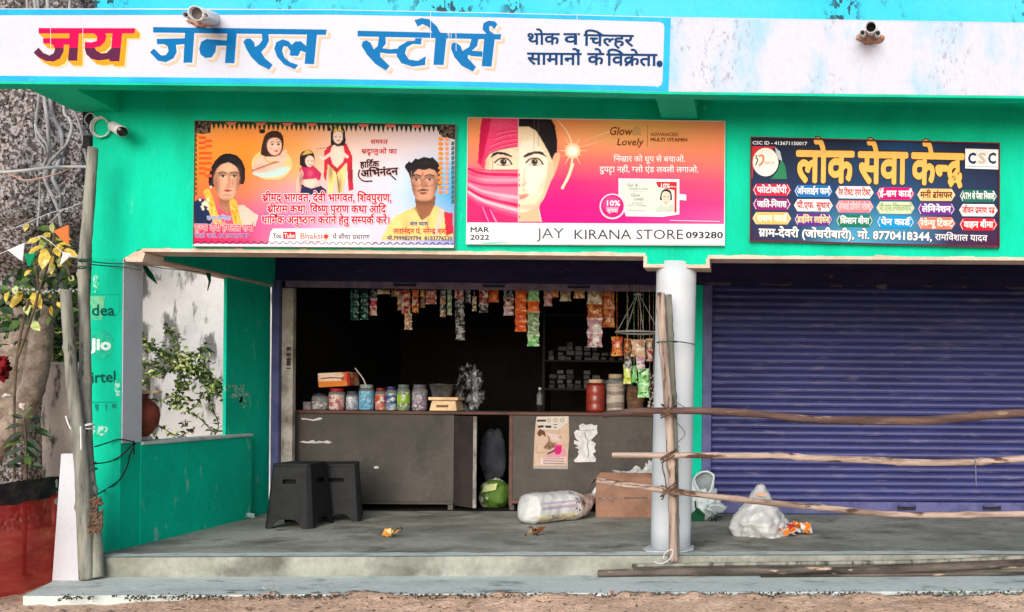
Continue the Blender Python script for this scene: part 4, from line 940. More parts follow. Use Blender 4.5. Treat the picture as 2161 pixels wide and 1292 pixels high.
# ---------- bamboo
BAM = mat('weathered_bamboo', (190, 170, 156), (142, 124, 114), sc=16, lo=.44, hi=.58, st=(1, 1, .12), rough=.75, bump=.35, bsc=30, c3=(84, 66, 58), sc3=20, lo3=.56, hi3=.62, st3=(1, 1, .2), jit=.15)
BAMG = mat('grey_bamboo', (152, 152, 142), (116, 116, 108), sc=16, lo=.44, hi=.58, st=(1, 1, .12), rough=.8, bump=.35, bsc=30, c3=(74, 78, 70), sc3=20, lo3=.56, hi3=.62, st3=(1, 1, .2), jit=.15)
BAMH = mat('weathered_rail', (190, 168, 156), (140, 118, 106), sc=16, lo=.44, hi=.58, st=(.12, 1, 1), rough=.75, bump=.4, bsc=30, c3=(84, 60, 50), sc3=16, lo3=.56, hi3=.62, st3=(.25, 1, 1), jit=.18)
BAMD = mat('dark_rail', (112, 86, 78), (78, 60, 60), sc=8, lo=.44, hi=.58, st=(.15, 1, 1), rough=.8, bump=.5, bsc=30, c3=(150, 124, 104), sc3=14, lo3=.56, hi3=.62, st3=(.3, 1, 1), jit=.2)
BARK = mat('bare_log', (112, 102, 94), (52, 48, 46), sc=8, lo=.42, hi=.6, st=(.2, 1, 1), rough=.9, bump=.7, bsc=24, c3=(206, 176, 156), sc3=9, lo3=.6, hi3=.64, st3=(.3, 1, 1), jit=.22)
ROPE = mat('jute_rope', (124, 96, 78), (76, 58, 48), sc=30, rough=.95, bump=.6); GTIE = mat('green_wire', (60, 92, 80), (40, 60, 54), sc=20, rough=.7)
WTIE = mat('white_tie', (224, 226, 228), rough=.6); BWIRE = mat('black_wire', (24, 26, 26), rough=.6, bump=0)
def pole(name, label, cat, pts, rs, M, group=None, knots=(), n=12, seed=0):
    """pts: world points; a bamboo or log with swollen joints and a slight irregularity"""
    P = sm(pts, False, 16); L_ = [0]
    for a, b in zip(P, P[1:]): L_.append(L_[-1]+(b-a).length)
    tot = L_[-1]; r_ = []
    for i, p in enumerate(P):
        f = L_[i]/tot*(len(rs)-1); j = min(int(f), len(rs)-2); r = rs[j]+(rs[j+1]-rs[j])*(f-j)
        r *= 1+.07*mn.noise(Vector((L_[i]*5, seed, 0)))+.04*mn.noise(Vector((L_[i]*17, seed, 3)))
        for k in knots: r *= 1+.22*math.exp(-((L_[i]/tot-k)*tot/.02)**2)
        r_.append(r)
    o = MB().tube(P, r_, n).build(name, M, None, smooth=True, loc=tuple(pts[0])); tag(o, label, cat, group); return o
def ties(name, label, cat, turns, M, r=.004):
    """turns: list of closed loops or open runs of world points"""
    mb = MB(); 
    for pts, cl in turns: mb.tube(sm(pts, cl, 3), r, 6, closed=cl)
    o = mb.build(name, M, None, smooth=True, loc=tuple(turns[0][0][0])); tag(o, label, cat); return o
def loop(c, rx, rz_tilt, n=10, ry=None): return [Vector((c[0]+rx*math.cos(t), c[1]+(ry or rx)*math.sin(t), c[2]+rz_tilt*math.cos(t))) for t in [2*math.pi*i/n for i in range(n)]]
YA = -.2
def vz(px, py, Y): return W(px, py, Y)
pole('bamboo_post', 'thick pale bamboo post standing against the front of the white column', 'post', [vz(1421, 1184, -.21), vz(1420, 1060, -.21), vz(1416, 960, -.215), vz(1412, 880, -.22), vz(1404, 780, -.22), vz(1397, 690, -.22), vz(1394, 618, -.22)], [.032, .03, .03, .028, .028], BAM, None, (.2, .36, .55, .78, .93))
pole('bamboo_post', 'greyer bamboo post tied behind the thick pale one at the column', 'post', [vz(1427, 1180, -.12), vz(1424, 1000, -.13), vz(1421, 870, -.13), vz(1415, 740, -.14), vz(1410, 622, -.14)], [.024, .026, .026, .025], BAMG, None, (.15, .4, .62, .85))
pole('bamboo_rail', 'dark crooked pole tied as the top rail across the purple shutter', 'pole', [vz(1272, 876, -.27), vz(1345, 868, -.27), vz(1420, 867, -.27), vz(1500, 868, -.27), vz(1600, 874, -.27), vz(1720, 886, -.27), vz(1860, 887, -.27), vz(1960, 887, -.27), vz(2100, 875, -.27), vz(2260, 868, -.27)], [.021, .024, .026, .029, .031, .03, .029], BAMD, None, (.3, .55, .8), seed=3)
pole('bamboo_rail', 'light tan bamboo tied as the middle rail across the purple shutter', 'pole', [vz(1292, 961, -.26), vz(1400, 961, -.26), vz(1570, 962, -.26), vz(1650, 962, -.26), vz(1717, 967, -.26), vz(1860, 972, -.26), vz(1930, 976, -.26), vz(2070, 974, -.26), vz(2260, 960, -.26)], [.019, .021, .022, .024, .024, .023], BAMH, None, (.22, .4, .62, .8), seed=5)
pole('bamboo_rail', 'sloping bamboo tied as the lowest rail, dipping to the right', 'pole', [vz(1260, 1015, -.27), vz(1340, 1026, -.27), vz(1430, 1038, -.27), vz(1525, 1050, -.27), vz(1650, 1064, -.27), vz(1750, 1073, -.27), vz(1830, 1082, -.27), vz(1930, 1087, -.27), vz(2160, 1085, -.27), vz(2300, 1083, -.27)], [.022, .021, .021, .021, .021], BAMH, None, (.28, .45, .6, .75), seed=8)
def joint(py, tilt, label, extra=()):
    c = vz(1412, py, -.22); tr = [(loop((c.x+random.uniform(-.006, .006), c.y-.01, c.z+random.uniform(-.02, .02)), .05, tilt*random.choice((-1, 1)), ry=.075), True) for i in range(5)]
    tr += [(list(e), False) for e in extra]; ties('rope_tie', label, 'rope', tr, ROPE, .005)
random.seed(4)
joint(868, .03, 'brown rope knot where the top rail crosses the post'); joint(963, .03, 'brown rope knot where the middle rail crosses the post', [[vz(1402, 965, -.28), vz(1398, 985, -.28), vz(1404, 1010, -.28), vz(1406, 1030, -.28)]])
joint(1034, .035, 'brown rope knot where the lowest rail crosses the post', [[vz(1402, 1036, -.28), vz(1400, 1050, -.28), vz(1396, 1055, -.28)]])
ties('wire_tie', 'dark wire tied round the upper part of both column bamboos', 'wire', [(loop(tuple(vz(1408, 722, -.18)), .07, .004, ry=.075), True), ([vz(1420, 722, -.24), vz(1440, 722, -.1), vz(1466, 727, .02)], False)], GTIE, .004)
ties('wire_tie', 'loose pale wire looped at the foot of the column bamboo', 'wire', [([vz(1380, 1185, -.27), vz(1396, 1190, -.3), vz(1415, 1178, -.29), vz(1420, 1160, -.29), vz(1404, 1166, -.29), vz(1400, 1180, -.28)], False)], WTIE, .003)
ties('wire_tie', 'twist of thin string stuck on the white column beside the bamboo', 'string', [([vz(1424, 845, -.14), vz(1432, 852, -.1), vz(1452, 864, -.07)], False), ([vz(1424, 890, -.1), vz(1436, 900, -.08), vz(1446, 918, -.08), vz(1428, 936, -.1), vz(1434, 944, -.1)], False)], GTIE, .0025)
ties('hanging_string', 'short string hanging from the middle rail in front of the shutter', 'string', [([vz(2058, 966, -.29), vz(2059, 990, -.29), vz(2060, 1026, -.29)], False)], mat('grey_string', (120, 120, 130), rough=.9), .004)
# poles lying on the step
def gz(px, py, z): return G(px, py, z)
def yr(px): return G(px, 1177-6*(px-205)/1956, 0).y
def lz(px, py, o): return W(px, py, yr(px)-o)
pole('log', 'thick dark half barked log lying along the step', 'log', [lz(1262, 1211, .06), lz(1400, 1207, .06), lz(1610, 1205, .06), lz(1820, 1205, .06), lz(2000, 1196, .06), lz(2260, 1186, .06)], [.024, .027, .029, .032, .032], BARK, None, (), seed=2)
pole('log', 'thin bamboo lying along the floor edge behind the dark log', 'log', [lz(1334, 1194, .03), lz(1600, 1190, .03), lz(1930, 1186, .035), lz(2161, 1177, .04), lz(2300, 1172, .04)], [.012, .014, .016, .017], BAMG, None, (.3, .6), seed=4)
pole('log', 'slim stick lying on the step just in front of the dark log', 'log', [lz(1605, 1216, .1), lz(1850, 1214, .1), lz(2050, 1211, .1), lz(2300, 1208, .1)], [.008, .01, .011], BARK, None, (), seed=6)
# left posts
LP1 = [(207, 1218), (201, 1130), (192, 1050), (184, 950), (181, 850), (179, 700), (177, 560), (184, 480), (190, 400), (196, 312)]
LP2 = [(183, 1222), (176, 1050), (170, 960), (162, 880), (152, 790), (145, 700), (138, 612)]
YL = -.36
pole('bamboo_post', 'tall crooked grey bamboo post leaning against the left pillar', 'post', [vz(x, y, YL+.0+.14*(1218-y)/900) for x, y in LP1], [.036, .034, .033, .032, .033, .03], BAMG, None, (.2, .45, .7), seed=12)
pole('bamboo_post', 'shorter grey bamboo post with its top cut off, left of the pillar', 'post', [vz(x, y, YL-.03) for x, y in LP2], [.042, .042, .038, .034, .03], BAMG, None, (.25, .5, .8), seed=15)
def wrap(px, py, n, rx, lb, M, r, extra=(), tilt=.01):
    rx *= .78; r *= .8
    c = vz(px, py, YL+.02); random.seed(px+py)
    ties('tie', lb, 'tie', [(loop((c.x+random.uniform(-.004, .004), c.y, c.z+random.uniform(-.03, .03)), rx, random.uniform(-tilt, tilt), ry=rx*.75), True) for i in range(n)]+[(list(e), False) for e in extra], M, r)
wrap(179, 555, 5, .045, 'band of green wire tying the tall bamboo to the pillar top', GTIE, .005, [[vz(190, 552, YL), vz(230, 556, -.05), vz(262, 556, -.03), vz(292, 562, -.02)], [vz(190, 558, YL), vz(230, 562, -.05), vz(262, 564, -.03), vz(296, 570, .0)]])
wrap(176, 903, 3, .075, 'white cloth strip tied round both left bamboos', WTIE, .006, [[vz(150, 907, YL-.1), vz(144, 895, YL-.1), vz(139, 878, YL-.1)], [vz(170, 900, YL-.1), vz(171, 930, YL-.1), vz(171, 950, YL-.1)]], .03)
wrap(180, 985, 5, .08, 'dark rag band round the left bamboos at sill height', GTIE, .007)
for py, lb in ((1062, 'upper brown rag rope round the left bamboos'), (1090, 'middle brown rag rope round the left bamboos'), (1112, 'lowest brown rag rope round the left bamboos')):
    c = vz(204, py, YL-.08); wrap(192, py, 4, .075, lb, ROPE, .008, [[c+Vector((random.uniform(-.05, .05), random.uniform(-.02, 0), random.uniform(-.05, .05))) for i in range(5)] for k in range(3)], .02)
ties('black_cable', 'thin black cable running down beside the left bamboos to the step', 'cable', [([vz(167, 1060, YL-.03), vz(162, 1110, YL-.03), vz(167, 1165, YL-.03), vz(160, 1200, YL-.02), vz(150, 1220, YL-.03)], False)], BWIRE, .005)
ties('black_cable', 'black cables looped across the left green pillar to the sill', 'cable', [
 ([vz(200, 943, YL), vz(226, 935, -.04), vz(252, 927, -.02), vz(282, 933, .06)], False), ([vz(200, 979, YL), vz(232, 974, -.03), vz(258, 960, -.02), vz(284, 934, .06)], False),
 ([vz(286, 934, .08), vz(274, 962, .06), vz(268, 985, .0), vz(250, 1015, -.02), vz(215, 1038, -.02), vz(200, 1046, YL)], False), ([vz(282, 930, .06), vz(283, 960, .06)], False)], BWIRE, .0045)
# ---------- low white wall end
wp = [vz(129, 958, -.4), vz(166, 957, -.4), vz(169, 1221, -.4), vz(110, 1231, -.4)]
o = MB().prism([(p.x, -.4, p.z) for p in (wp[0], wp[1])]+[(wp[2].x, -.4, -.14), (wp[3].x, -.4, -.14)], (0, .12, 0)).build('low_white_wall', WHITE, None, loc=(wp[3].x, -.4, -.13)); tag(o, 'whitewashed stub wall behind the left bamboo posts', 'wall')
# ---------- compound wall, weathered wall behind the opening
PLAS = mat('stained_plaster', (236, 224, 208), (214, 202, 190), sc=2, rough=.9, bump=.3, c3=(92, 88, 80), sc3=4.5, lo3=.56, hi3=.66, st3=(2.4, 1, .7), jit=.12)
WALL2 = mat('weathered_white', (238, 240, 244), (224, 226, 230), sc=3, rough=.9, bump=.3, c3=(130, 132, 134), sc3=2.3, lo3=.54, hi3=.6, st3=(2.2, 1, .7), jit=.08)
p0, p1 = vz(-420, 774, 3.2), vz(292, 772, 3.2)
o = MB().box(p0.x, p1.x, 3.2, 3.36, -.4, p1.z).build('compound_wall', PLAS, None, loc=(p0.x, 3.2, -.2)); tag(o, 'stained cream plaster compound wall behind the tree', 'wall')
MB().box(p0.x, p1.x, 3.18, 3.38, p1.z+.001, p1.z+.03).build('coping', CONCL, o)
p0, p1 = vz(288, 500, 3.4), vz(575, 500, 3.4)
o = MB().box(p0.x, p1.x, 3.4, 3.54, -.4, 3.6).build('weathered_wall', WALL2, None, loc=(p0.x, 3.4, -.2)); tag(o, 'peeling white wall seen through the side opening of the verandah', 'wall')
# ---------- clay pot on the sill
p = vz(283, 934, .36); p.z = zs+.026; p.x = XR-.125
t = thing('clay_pot', 'round terracotta water pot with a wooden lid on the side sill', 'pot', tuple(p))
TER = mat('terracotta', (128, 62, 46), (98, 46, 36), sc=7, rough=.75, bump=.25, c3=(70, 40, 34), sc3=9, lo3=.6, hi3=.7)
MB().lathe([(.045, .02), (.08, .05), (.12, .12), (.13, .18), (.12, .245), (.08, .29), (.05, .315), (.064, .335), (.06, .34), (.045, .32)], p, 28).build('pot_body', TER, t, smooth=True)
MB().lathe([(.085, 0), (.08, .025), (.065, .03)], p, 20).build('pot_stand', mat('cloth_white', (206, 206, 206), (170, 170, 170), sc=10, rough=.9), t, smooth=True)
MB().box(p.x-.06, p.x+.15, p.y-.03, p.y+.03, p.z+.344, p.z+.362).build('wooden_lid', mat('pale_wood', (222, 186, 140), (196, 156, 110), sc=6, st=(.2, 1, 1), rough=.7), t, bevel=.006)
# ---------- leaves
def leafmat(n, c, c2=None, c3=None): return mat(n, c, c2, sc=14, c3=c3, sc3=20, lo3=.58, hi3=.66, rough=.5, bump=0, spec=.35, jit=.25)
LG = [leafmat('leaf_dark', (34, 62, 26), (22, 44, 20)), leafmat('leaf_mid', (76, 104, 40), (50, 80, 30)), leafmat('leaf_pale', (206, 214, 150), (150, 176, 84)), leafmat('leaf_yellow', (228, 204, 80), (190, 150, 50), (240, 236, 190))]
def leaf(mb, p, d, up, l, wd, mi, fold=.25):
    mb.mi = mi; d = d.normalized(); s_ = d.cross(up); s_ = s_.normalized() if s_.length > 1e-5 else d.orthogonal().normalized(); u = s_.cross(d)
    q = lambda f, w_, h: p+d*l*f+s_*wd*w_+u*h*l
    mb.add([q(0, 0, 0), q(.3, .5, fold*.5), q(.65, .42, fold*.4), q(1, 0, -fold*.5), q(.65, -.42, fold*.4), q(.3, -.5, fold*.5), q(.35, 0, 0), q(.7, 0, -fold*.1)],
           [(0, 6, 1), (6, 7, 2, 1), (7, 3, 2), (0, 5, 6), (6, 5, 4, 7), (7, 4, 3)])
def rv(): return Vector((random.gauss(0, 1), random.gauss(0, 1), random.gauss(0, 1))).normalized()
def cloud(cs, n, l, mis, flat_=.3):
    """leaves spread through several clumps (centre, radii)"""
    mb = MB()
    for c, r in cs:
        for i in range(n):
            v = rv()*random.random()**.45; p = Vector(c)+Vector((v.x*r[0], v.y*r[1], v.z*r[2]))
            d = (v+rv()*.9+Vector((0, 0, -.3))); leaf(mb, p, d, Vector((0, 0, 1))+rv()*.6, l*random.uniform(.6, 1.3), l*random.uniform(.4, .7), random.choice(mis))
    return mb
random.seed(21)
STEM = mat('twig_bark', (110, 96, 78), (80, 68, 54), sc=12, rough=.9, bump=.3)
# creeper in front of the weathered wall: branches traced, leaves along them
kB = 4.036
br_ = [[(50, 300), (130, 340), (230, 420), (330, 500), (440, 560), (560, 640), (700, 700), (760, 720)], [(290, 225), (350, 270), (385, 340), (390, 420), (360, 500)], [(640, 380), (560, 430), (470, 480), (420, 540)], [(50, 510), (150, 530), (260, 560), (380, 560)],
       [(50, 700), (110, 660), (220, 600), (330, 560), (420, 560)], [(620, 460), (600, 560), (640, 640), (690, 740), (740, 790)], [(420, 580), (440, 660), (400, 720), (370, 790), (360, 880)], [(150, 820), (250, 825), (330, 800), (460, 830), (560, 820)],
       [(600, 760), (540, 870), (460, 920)], [(330, 860), (420, 880)], [(700, 720), (640, 800), (690, 920), (730, 1020), (720, 1100)], [(500, 940), (560, 970), (660, 1070), (700, 1100)], [(160, 1010), (250, 1060), (330, 1110), (390, 1140)], [(530, 1060), (470, 1100), (420, 1130)], [(150, 1060), (200, 1160)], [(450, 1010), (450, 1050)]]
root = thing('creeper', 'leafy creeper with pale edged leaves sprawling over the side opening', 'plant', tuple(vz(440, 930, 1.9)))
mb = MB(); ml = MB(); random.seed(8)
for bi, b_ in enumerate(br_):
    Y = 2.0+.5*math.sin(bi*2.1); P = sm([vz(280+u/kB, 640+v/kB, Y+.1*math.sin(i*1.3+bi)) for i, (u, v) in enumerate(b_)], False, 4)
    mb.tube(P, [.006-.003*i/len(P) for i in range(len(P))], 5)
    dense = 5 if bi in (0, 1, 2, 3, 4, 5, 6) else 2
    for i, p in enumerate(P):
        for k in range(dense):
            q = p+rv()*(.035 if dense > 2 else .012); leaf(ml, q, rv()+Vector((0, -.4, .1)), Vector((0, -.6, 1))+rv()*.7, random.uniform(.035, .06), random.uniform(.02, .032), random.choice((0, 1, 1, 1, 2, 2)))
for (u, v, n) in ((470, 480, 60), (350, 480, 40), (520, 560, 70), (620, 600, 50), (690, 690, 60), (720, 740, 30), (250, 430, 40), (150, 370, 30), (400, 850, 30), (450, 720, 40), (210, 590, 30), (90, 320, 25), (80, 670, 25)):
    for k in range(n):
        q = vz(280+u/kB+random.gauss(0, 9), 640+v/kB+random.gauss(0, 8), 2.0+random.uniform(-.3, .3)); leaf(ml, q, rv()+Vector((0, -.4, .1)), Vector((0, -.6, 1))+rv()*.7, random.uniform(.035, .062), random.uniform(.02, .034), random.choice((0, 0, 1, 1, 2, 2)))
mb.build('stems', STEM, root, smooth=True); ml.build('leaves', LG, root)
# ---------- old banyan trunk
BK = mat('banyan_bark', (176, 170, 172), (92, 86, 86), sc=34, lo=.46, hi=.54, rough=.95, bump=1.0, bsc=40, c3=(34, 31, 31), sc3=46, lo3=.54, hi3=.59, jit=.2, st=(1, 1, .8))
BKL = mat('sun_dappled_bark', (160, 146, 134), (120, 106, 96), sc=8, lo=.44, hi=.6, rough=.95, bump=.8, bsc=30, c3=(224, 218, 212), sc3=9, lo3=.63, hi3=.66, jit=.2)  # near-white flecks paint sun dapples onto the lower roots
ROOTM = mat('root_bark', (176, 176, 178), (140, 138, 140), sc=10, rough=.85, bump=.4, bsc=40, st=(1, 1, .3))
yT = 2.5; cT = vz(30, 500, yT); sT = S(yT)
tree = thing('banyan_tree', 'huge grey barked banyan tree with hanging roots at the left edge', 'tree', (cT.x, yT, -.2))
mb = MB(); NT, NZ = 150, 190; zlo, zhi = -.3, vz(30, -160, yT).z; vs = []
for j in range(NZ+1):
    z = zlo+(zhi-zlo)*j/NZ; py = 820-(z-1.1)*sT
    # right edge of the trunk in metres from its axis, with the undercut below the fork
    e = [(-200, 230), (300, 210), (470, 196), (540, 140), (600, 66), (680, 34), (780, 22), (880, 20), (960, 30), (1200, 60)]
    for (a, ra), (b, rb) in zip(e, e[1:]):
        if a <= py <= b: f = (py-a)/(b-a); f = f*f*(3-2*f); R_ = (ra+(rb-ra)*f)/sT; break
    else: R_ = e[-1][1]/sT if py > 0 else e[0][1]/sT
    for k in range(NT):
        th = 2*math.pi*k/NT; c_, s_ = math.cos(th), math.sin(th); r = R_ if c_ > 0 else R_*.6+.35
        n1 = mn.noise(Vector((c_*2.2, s_*2.2, z*.5))); n2 = mn.noise(Vector((c_*6, s_*6, z*1.2+5))); n3 = mn.noise(Vector((c_*14, s_*14, z*5))); n4 = abs(mn.noise(Vector((c_*26, s_*26, z*16))))
        r *= 1+.1*n1+.07*n2+.045*n3+.05*n4
        vs.append((cT.x+r*c_, yT+r*s_*.85, z))
mb.add(vs, [(j*NT+k, j*NT+(k+1) % NT, (j+1)*NT+(k+1) % NT, (j+1)*NT+k) for j in range(NZ) for k in range(NT)])
mb.build('trunk', BK, tree, smooth=True)
k2_ = 4.169
ar_ = [([(330, -1300), (345, -300), (320, 0), (315, 70), (350, 150), (410, 230), (425, 320), (395, 390), (380, 450)], 9), ([(200, -1300), (300, -1050), (380, -260), (415, 0), (425, 150), (440, 300), (430, 400), (395, 480), (400, 560), (470, 700), (520, 820)], 11),
       ([(390, -1200), (420, -1050), (440, -200), (480, 0), (540, 130), (545, 300), (500, 420), (465, 530), (530, 650), (540, 720), (525, 830), (540, 950)], 12), ([(640, -1200), (615, -1000), (560, -130), (610, 0), (630, 90), (590, 220), (520, 300), (440, 390), (400, 470)], 9),
       ([(310, 60), (325, 170), (390, 260), (400, 330)], 6), ([(520, 300), (430, 400), (420, 520), (430, 600)], 9), ([(350, 520), (350, 650), (345, 800), (330, 950)], 6), ([(520, 830), (480, 880), (440, 920)], 6), ([(250, -1100), (240, -1000), (300, -600)], 8), ([(640, -100), (700, 60), (740, 250), (760, 380)], 6)]
for i, (pts, r) in enumerate(ar_):
    P = sm([vz(u/k2_, 250+v/k2_, 1.35+.06*math.sin(i*2+j)) for j, (u, v) in enumerate(pts)], False, 5)
    MB().tube(P, [r*1.25/k2_/S(1.4)*(1+.15*mn.noise(Vector((q*.4, i, 0)))) for q in range(len(P))], 8).build('aerial_root', ROOTM, tree, smooth=True)
P = sm([vz(x, y, 1.75) for x, y in ((112, 560), (96, 640), (86, 720), (78, 780), (64, 830), (40, 880), (14, 915), (-30, 970))], False, 5)
MB().tube(P, [.075+.03*i/len(P)+.012*mn.noise(Vector((i*.6, 0, 0))) for i in range(len(P))], 12)  .build('curved_root', BKL, tree, smooth=True)
P = sm([vz(x, y, 1.85) for x, y in ((30, 620), (38, 700), (34, 800), (10, 900))], False, 4)
MB().tube(P, [.17+.02*mn.noise(Vector((i*.6, 3, 0))) for i in range(len(P))], 14).build('buttress_root', BKL, tree, smooth=True)
# dark shrubs beyond the compound wall
random.seed(31)
def shrub(label, cs, n, l, mis, base, group=None):
    r_ = thing('shrub', label, 'shrub', base, group); cloud(cs, n, l, mis).build('leaves', LG, r_); mb = MB()
    for c, r in cs[:6]: mb.tube(sm([Vector(base), (Vector(base)+Vector(c))/2+rv()*.1, Vector(c)]), .012, 5)
    mb.build('stems', STEM, r_); return r_
cs = [(tuple(vz(x, y, Y)), (.33, .25, .3)) for x, y, Y in ((110, 560, 4.4), (170, 560, 4.5), (110, 640, 4.2), (180, 650, 4.3), (120, 720, 4.0), (185, 730, 4.1), (150, 690, 4.2), (130, 780, 4.0), (60, 560, 4.6), (200, 480, 4.6))]
shrub('dense dark green shrub filling the gap above the compound wall', cs, 330, .09, (0, 0, 0, 0, 1), (vz(130, 900, 4.2).x, 4.2, -.2))
cs = [(tuple(vz(x, y, 3.7)), (.1, .1, .12)) for x, y in ((165, 660), (168, 720), (160, 745), (110, 700), (108, 760), (186, 640))]
shrub('sparse yellow leaved shrub between the two left bamboo posts', cs, 26, .07, (1, 2, 3, 1), (vz(150, 900, 3.7).x, 3.7, -.2))
cs = [(tuple(vz(x, y, 7.5)), (.9, .6, .8)) for x, y in ((-60, 300), (60, 200), (150, 420), (60, 500), (200, 300), (-60, 600), (120, 640), (250, 560), (20, 700))]
shrub('far mass of dark foliage seen behind the banyan tree', cs, 260, .2, (0, 0, 0, 1), (vz(80, 900, 7.5).x, 7.5, -.2))
# big leaved variegated plant
root = thing('variegated_plant', 'plant with large yellow and cream variegated leaves beside the banyan', 'plant', tuple(G(40, 1180, -.18)))
ml = MB(); mb = MB(); kC = 4.969; yP = 1.0; random.seed(9)
for (u, v, l, a, mi) in ((95, 370, 120, 95, 3), (165, 310, 120, 70, 2), (240, 400, 190, 115, 3), (290, 500, 140, 70, 2), (345, 385, 200, 55, 3), (340, 690, 150, 40, 2), (230, 690, 180, 150, 1), (250, 210, 110, -30, 3), (110, 350, 150, 175, 1), (110, 420, 170, 130, 0), (200, 290, 160, -15, 1), (740, 200, 100, 60, 2), (820, 160, 70, 70, 3), (560, 80, 130, 80, 3), (540, 30, 140, 70, 1),
                         (500, -60, 200, 100, 3), (450, -110, 160, 130, 3), (600, -120, 170, 60, 3), (640, -60, 170, 20, 3), (430, -180, 150, 160, 3), (560, -230, 120, -80, 2), (520, -20, 190, 70, 3), (660, 20, 120, 60, 1), (540, 520, 110, 95, 3), (600, 480, 80, 60, 3), (520, 640, 100, 80, 1), (0, 480, 150, 60, 0), (40, 540, 150, 30, 0), (300, 590, 160, 80, 0), (420, 560, 140, 100, 0), (380, 160, 160, -20, 0), (650, 260, 140, 70, 0), (700, 130, 140, 120, 0)):
    p = vz(u/kC, 540+v/kC, yP+random.uniform(-.12, .12)); th = math.radians(a); d = Vector((math.cos(th), random.uniform(-.5, .1), -math.sin(th)))
    ll = l*1.05/kC/S(yP); leaf(ml, p, d, Vector((random.uniform(-.3, .3), -1, .5)), ll, ll*.52, mi, .12)
for cx, cy, rx, ry, n_, mis in ((60, 620, 60, 60, 60, (0, 0, 1, 1, 3)), (30, 680, 40, 50, 40, (0, 0, 1)), (125, 530, 45, 50, 50, (1, 1, 3, 3, 2)), (110, 590, 60, 30, 40, (0, 0, 1)), (140, 640, 40, 60, 40, (0, 1, 1))):
    for q in range(n_):
        p = vz(cx+random.gauss(0, .5)*rx, cy+random.gauss(0, .5)*ry, yP+random.uniform(.05, .5)); ll = random.uniform(.06, .12); leaf(ml, p, rv()+Vector((0, -.3, -.3)), Vector((0, -.8, .6))+rv()*.5, ll, ll*.5, random.choice(mis), .2)
for pts in ([(30, 1010), (30, 860), (35, 760), (45, 700), (60, 630)], [(35, 760), (60, 690), (80, 620), (75, 560)], [(80, 620), (100, 560), (110, 520), (118, 480)], [(118, 520), (140, 560), (150, 590)]):
    mb.tube(sm([vz(x, y, yP) for x, y in pts]), .009, 6)
mb.build('stems', STEM, root, smooth=True); ml.build('leaves', LG, root)
# young plant inside the red guard
root = thing('sapling', 'green sapling with drooping leaves rising above the red net guard', 'plant', tuple(G(52, 1225, -.2)))
ml = MB(); mb = MB(); yS = .05; mb.tube(sm([G(50, 1222, -.2)]+[vz(x, y, yS) for x, y in ((52, 1120), (54, 1000), (55, 940), (52, 900), (50, 880))]), [.012]*10+[.006]*11, 6)
kD = 4.787
for (u, v, l, a) in ((250, 640, 190, 150), (250, 560, 170, 165), (260, 600, 190, -10), (350, 610, 190, 20), (260, 700, 200, 40), (265, 780, 170, 50), (250, 720, 200, 160), (245, 800, 190, 150), (250, 860, 190, 135), (265, 860, 130, 60), (250, 520, 150, -25), (240, 500, 130, 200), (250, 470, 110, -60), (240, 920, 170, 165), (260, 930, 150, 20), (290, 520, 140, -20), (270, 960, 150, 10), (230, 970, 140, 170)):
    p = vz(u/kD, 780+v/kD, yS+random.uniform(-.06, .06)); th = math.radians(a); ll = l/kD/S(yS)
    leaf(ml, p, Vector((math.cos(th), random.uniform(-.6, .3), -math.sin(th))), Vector((0, -.7, .8)), ll, ll*.42, random.choice((0, 0, 1)), .2)
mb.build('stem', STEM, root, smooth=True); ml.build('leaves', LG, root)
# ---------- red net guard
NET = bpy.data.materials.new('red_net'); NET.use_nodes = True; n = NET.node_tree.nodes; L = NET.node_tree.links; b = n['Principled BSDF']
b.inputs['Base Color'].default_value = lin((196, 22, 30)); b.inputs['Roughness'].default_value = .9
tr_ = n.new('ShaderNodeBsdfTransparent'); tr_.inputs[0].default_value = (1, .45, .35, 1); mx = n.new('ShaderNodeMixShader'); nz = n.new('ShaderNodeTexNoise'); nz.inputs['Scale'].default_value = 5; nz.inputs['Detail'].default_value = 6
mr = n.new('ShaderNodeMapRange'); mr.inputs[1].default_value = .4; mr.inputs[2].default_value = .7; mr.inputs[3].default_value = .12; mr.inputs[4].default_value = .42
L.new(nz.outputs[0], mr.inputs[0]); L.new(mr.outputs[0], mx.inputs[0]); L.new(b.outputs[0], mx.inputs[1]); L.new(tr_.outputs[0], mx.inputs[2]); L.new(mx.outputs[0], n['Material Output'].inputs[0])
ga, gb = G(-90, 1290, -.19), G(113, 1229, -.19); gb2 = gb+Vector((.0, 1.0, 0)); zt = vz(110, 1012, gb.y).z
root = thing('net_guard', 'red net cloth stretched round a sapling with a black top band', 'net', tuple(ga))
def sheet(pts, z0, z1, nx, nz_, amp, seed):
    mb = MB(); P = []
    seg = [(pts[i+1]-pts[i]).length for i in range(len(pts)-1)]; tot = sum(seg)
    for j in range(nz_+1):
        for i in range(nx+1):
            s_ = tot*i/nx; q = 0
            while q < len(seg)-1 and s_ > seg[q]: s_ -= seg[q]; q += 1
            d = (pts[q+1]-pts[q]).normalized(); p = pts[q]+d*s_; nrm = Vector((d.y, -d.x, 0)); f = j/nz_
            h = amp*mn.noise(Vector((i/nx*tot*4, f*3, seed)))+amp*.5*mn.noise(Vector((i/nx*tot*3+f*5, f*9, seed+3)))
            P.append(p+nrm*h+Vector((0, 0, z0+(z1-z0)*f+.012*mn.noise(Vector((i*.3, seed, f)))-p.z)))
    mb.add(P, [(j*(nx+1)+i, j*(nx+1)+i+1, (j+1)*(nx+1)+i+1, (j+1)*(nx+1)+i) for j in range(nz_) for i in range(nx)]); return mb
sheet([ga, gb, gb2], -.2, zt-.1, 60, 24, .03, 1).build('net_panel', NET, root, smooth=True)
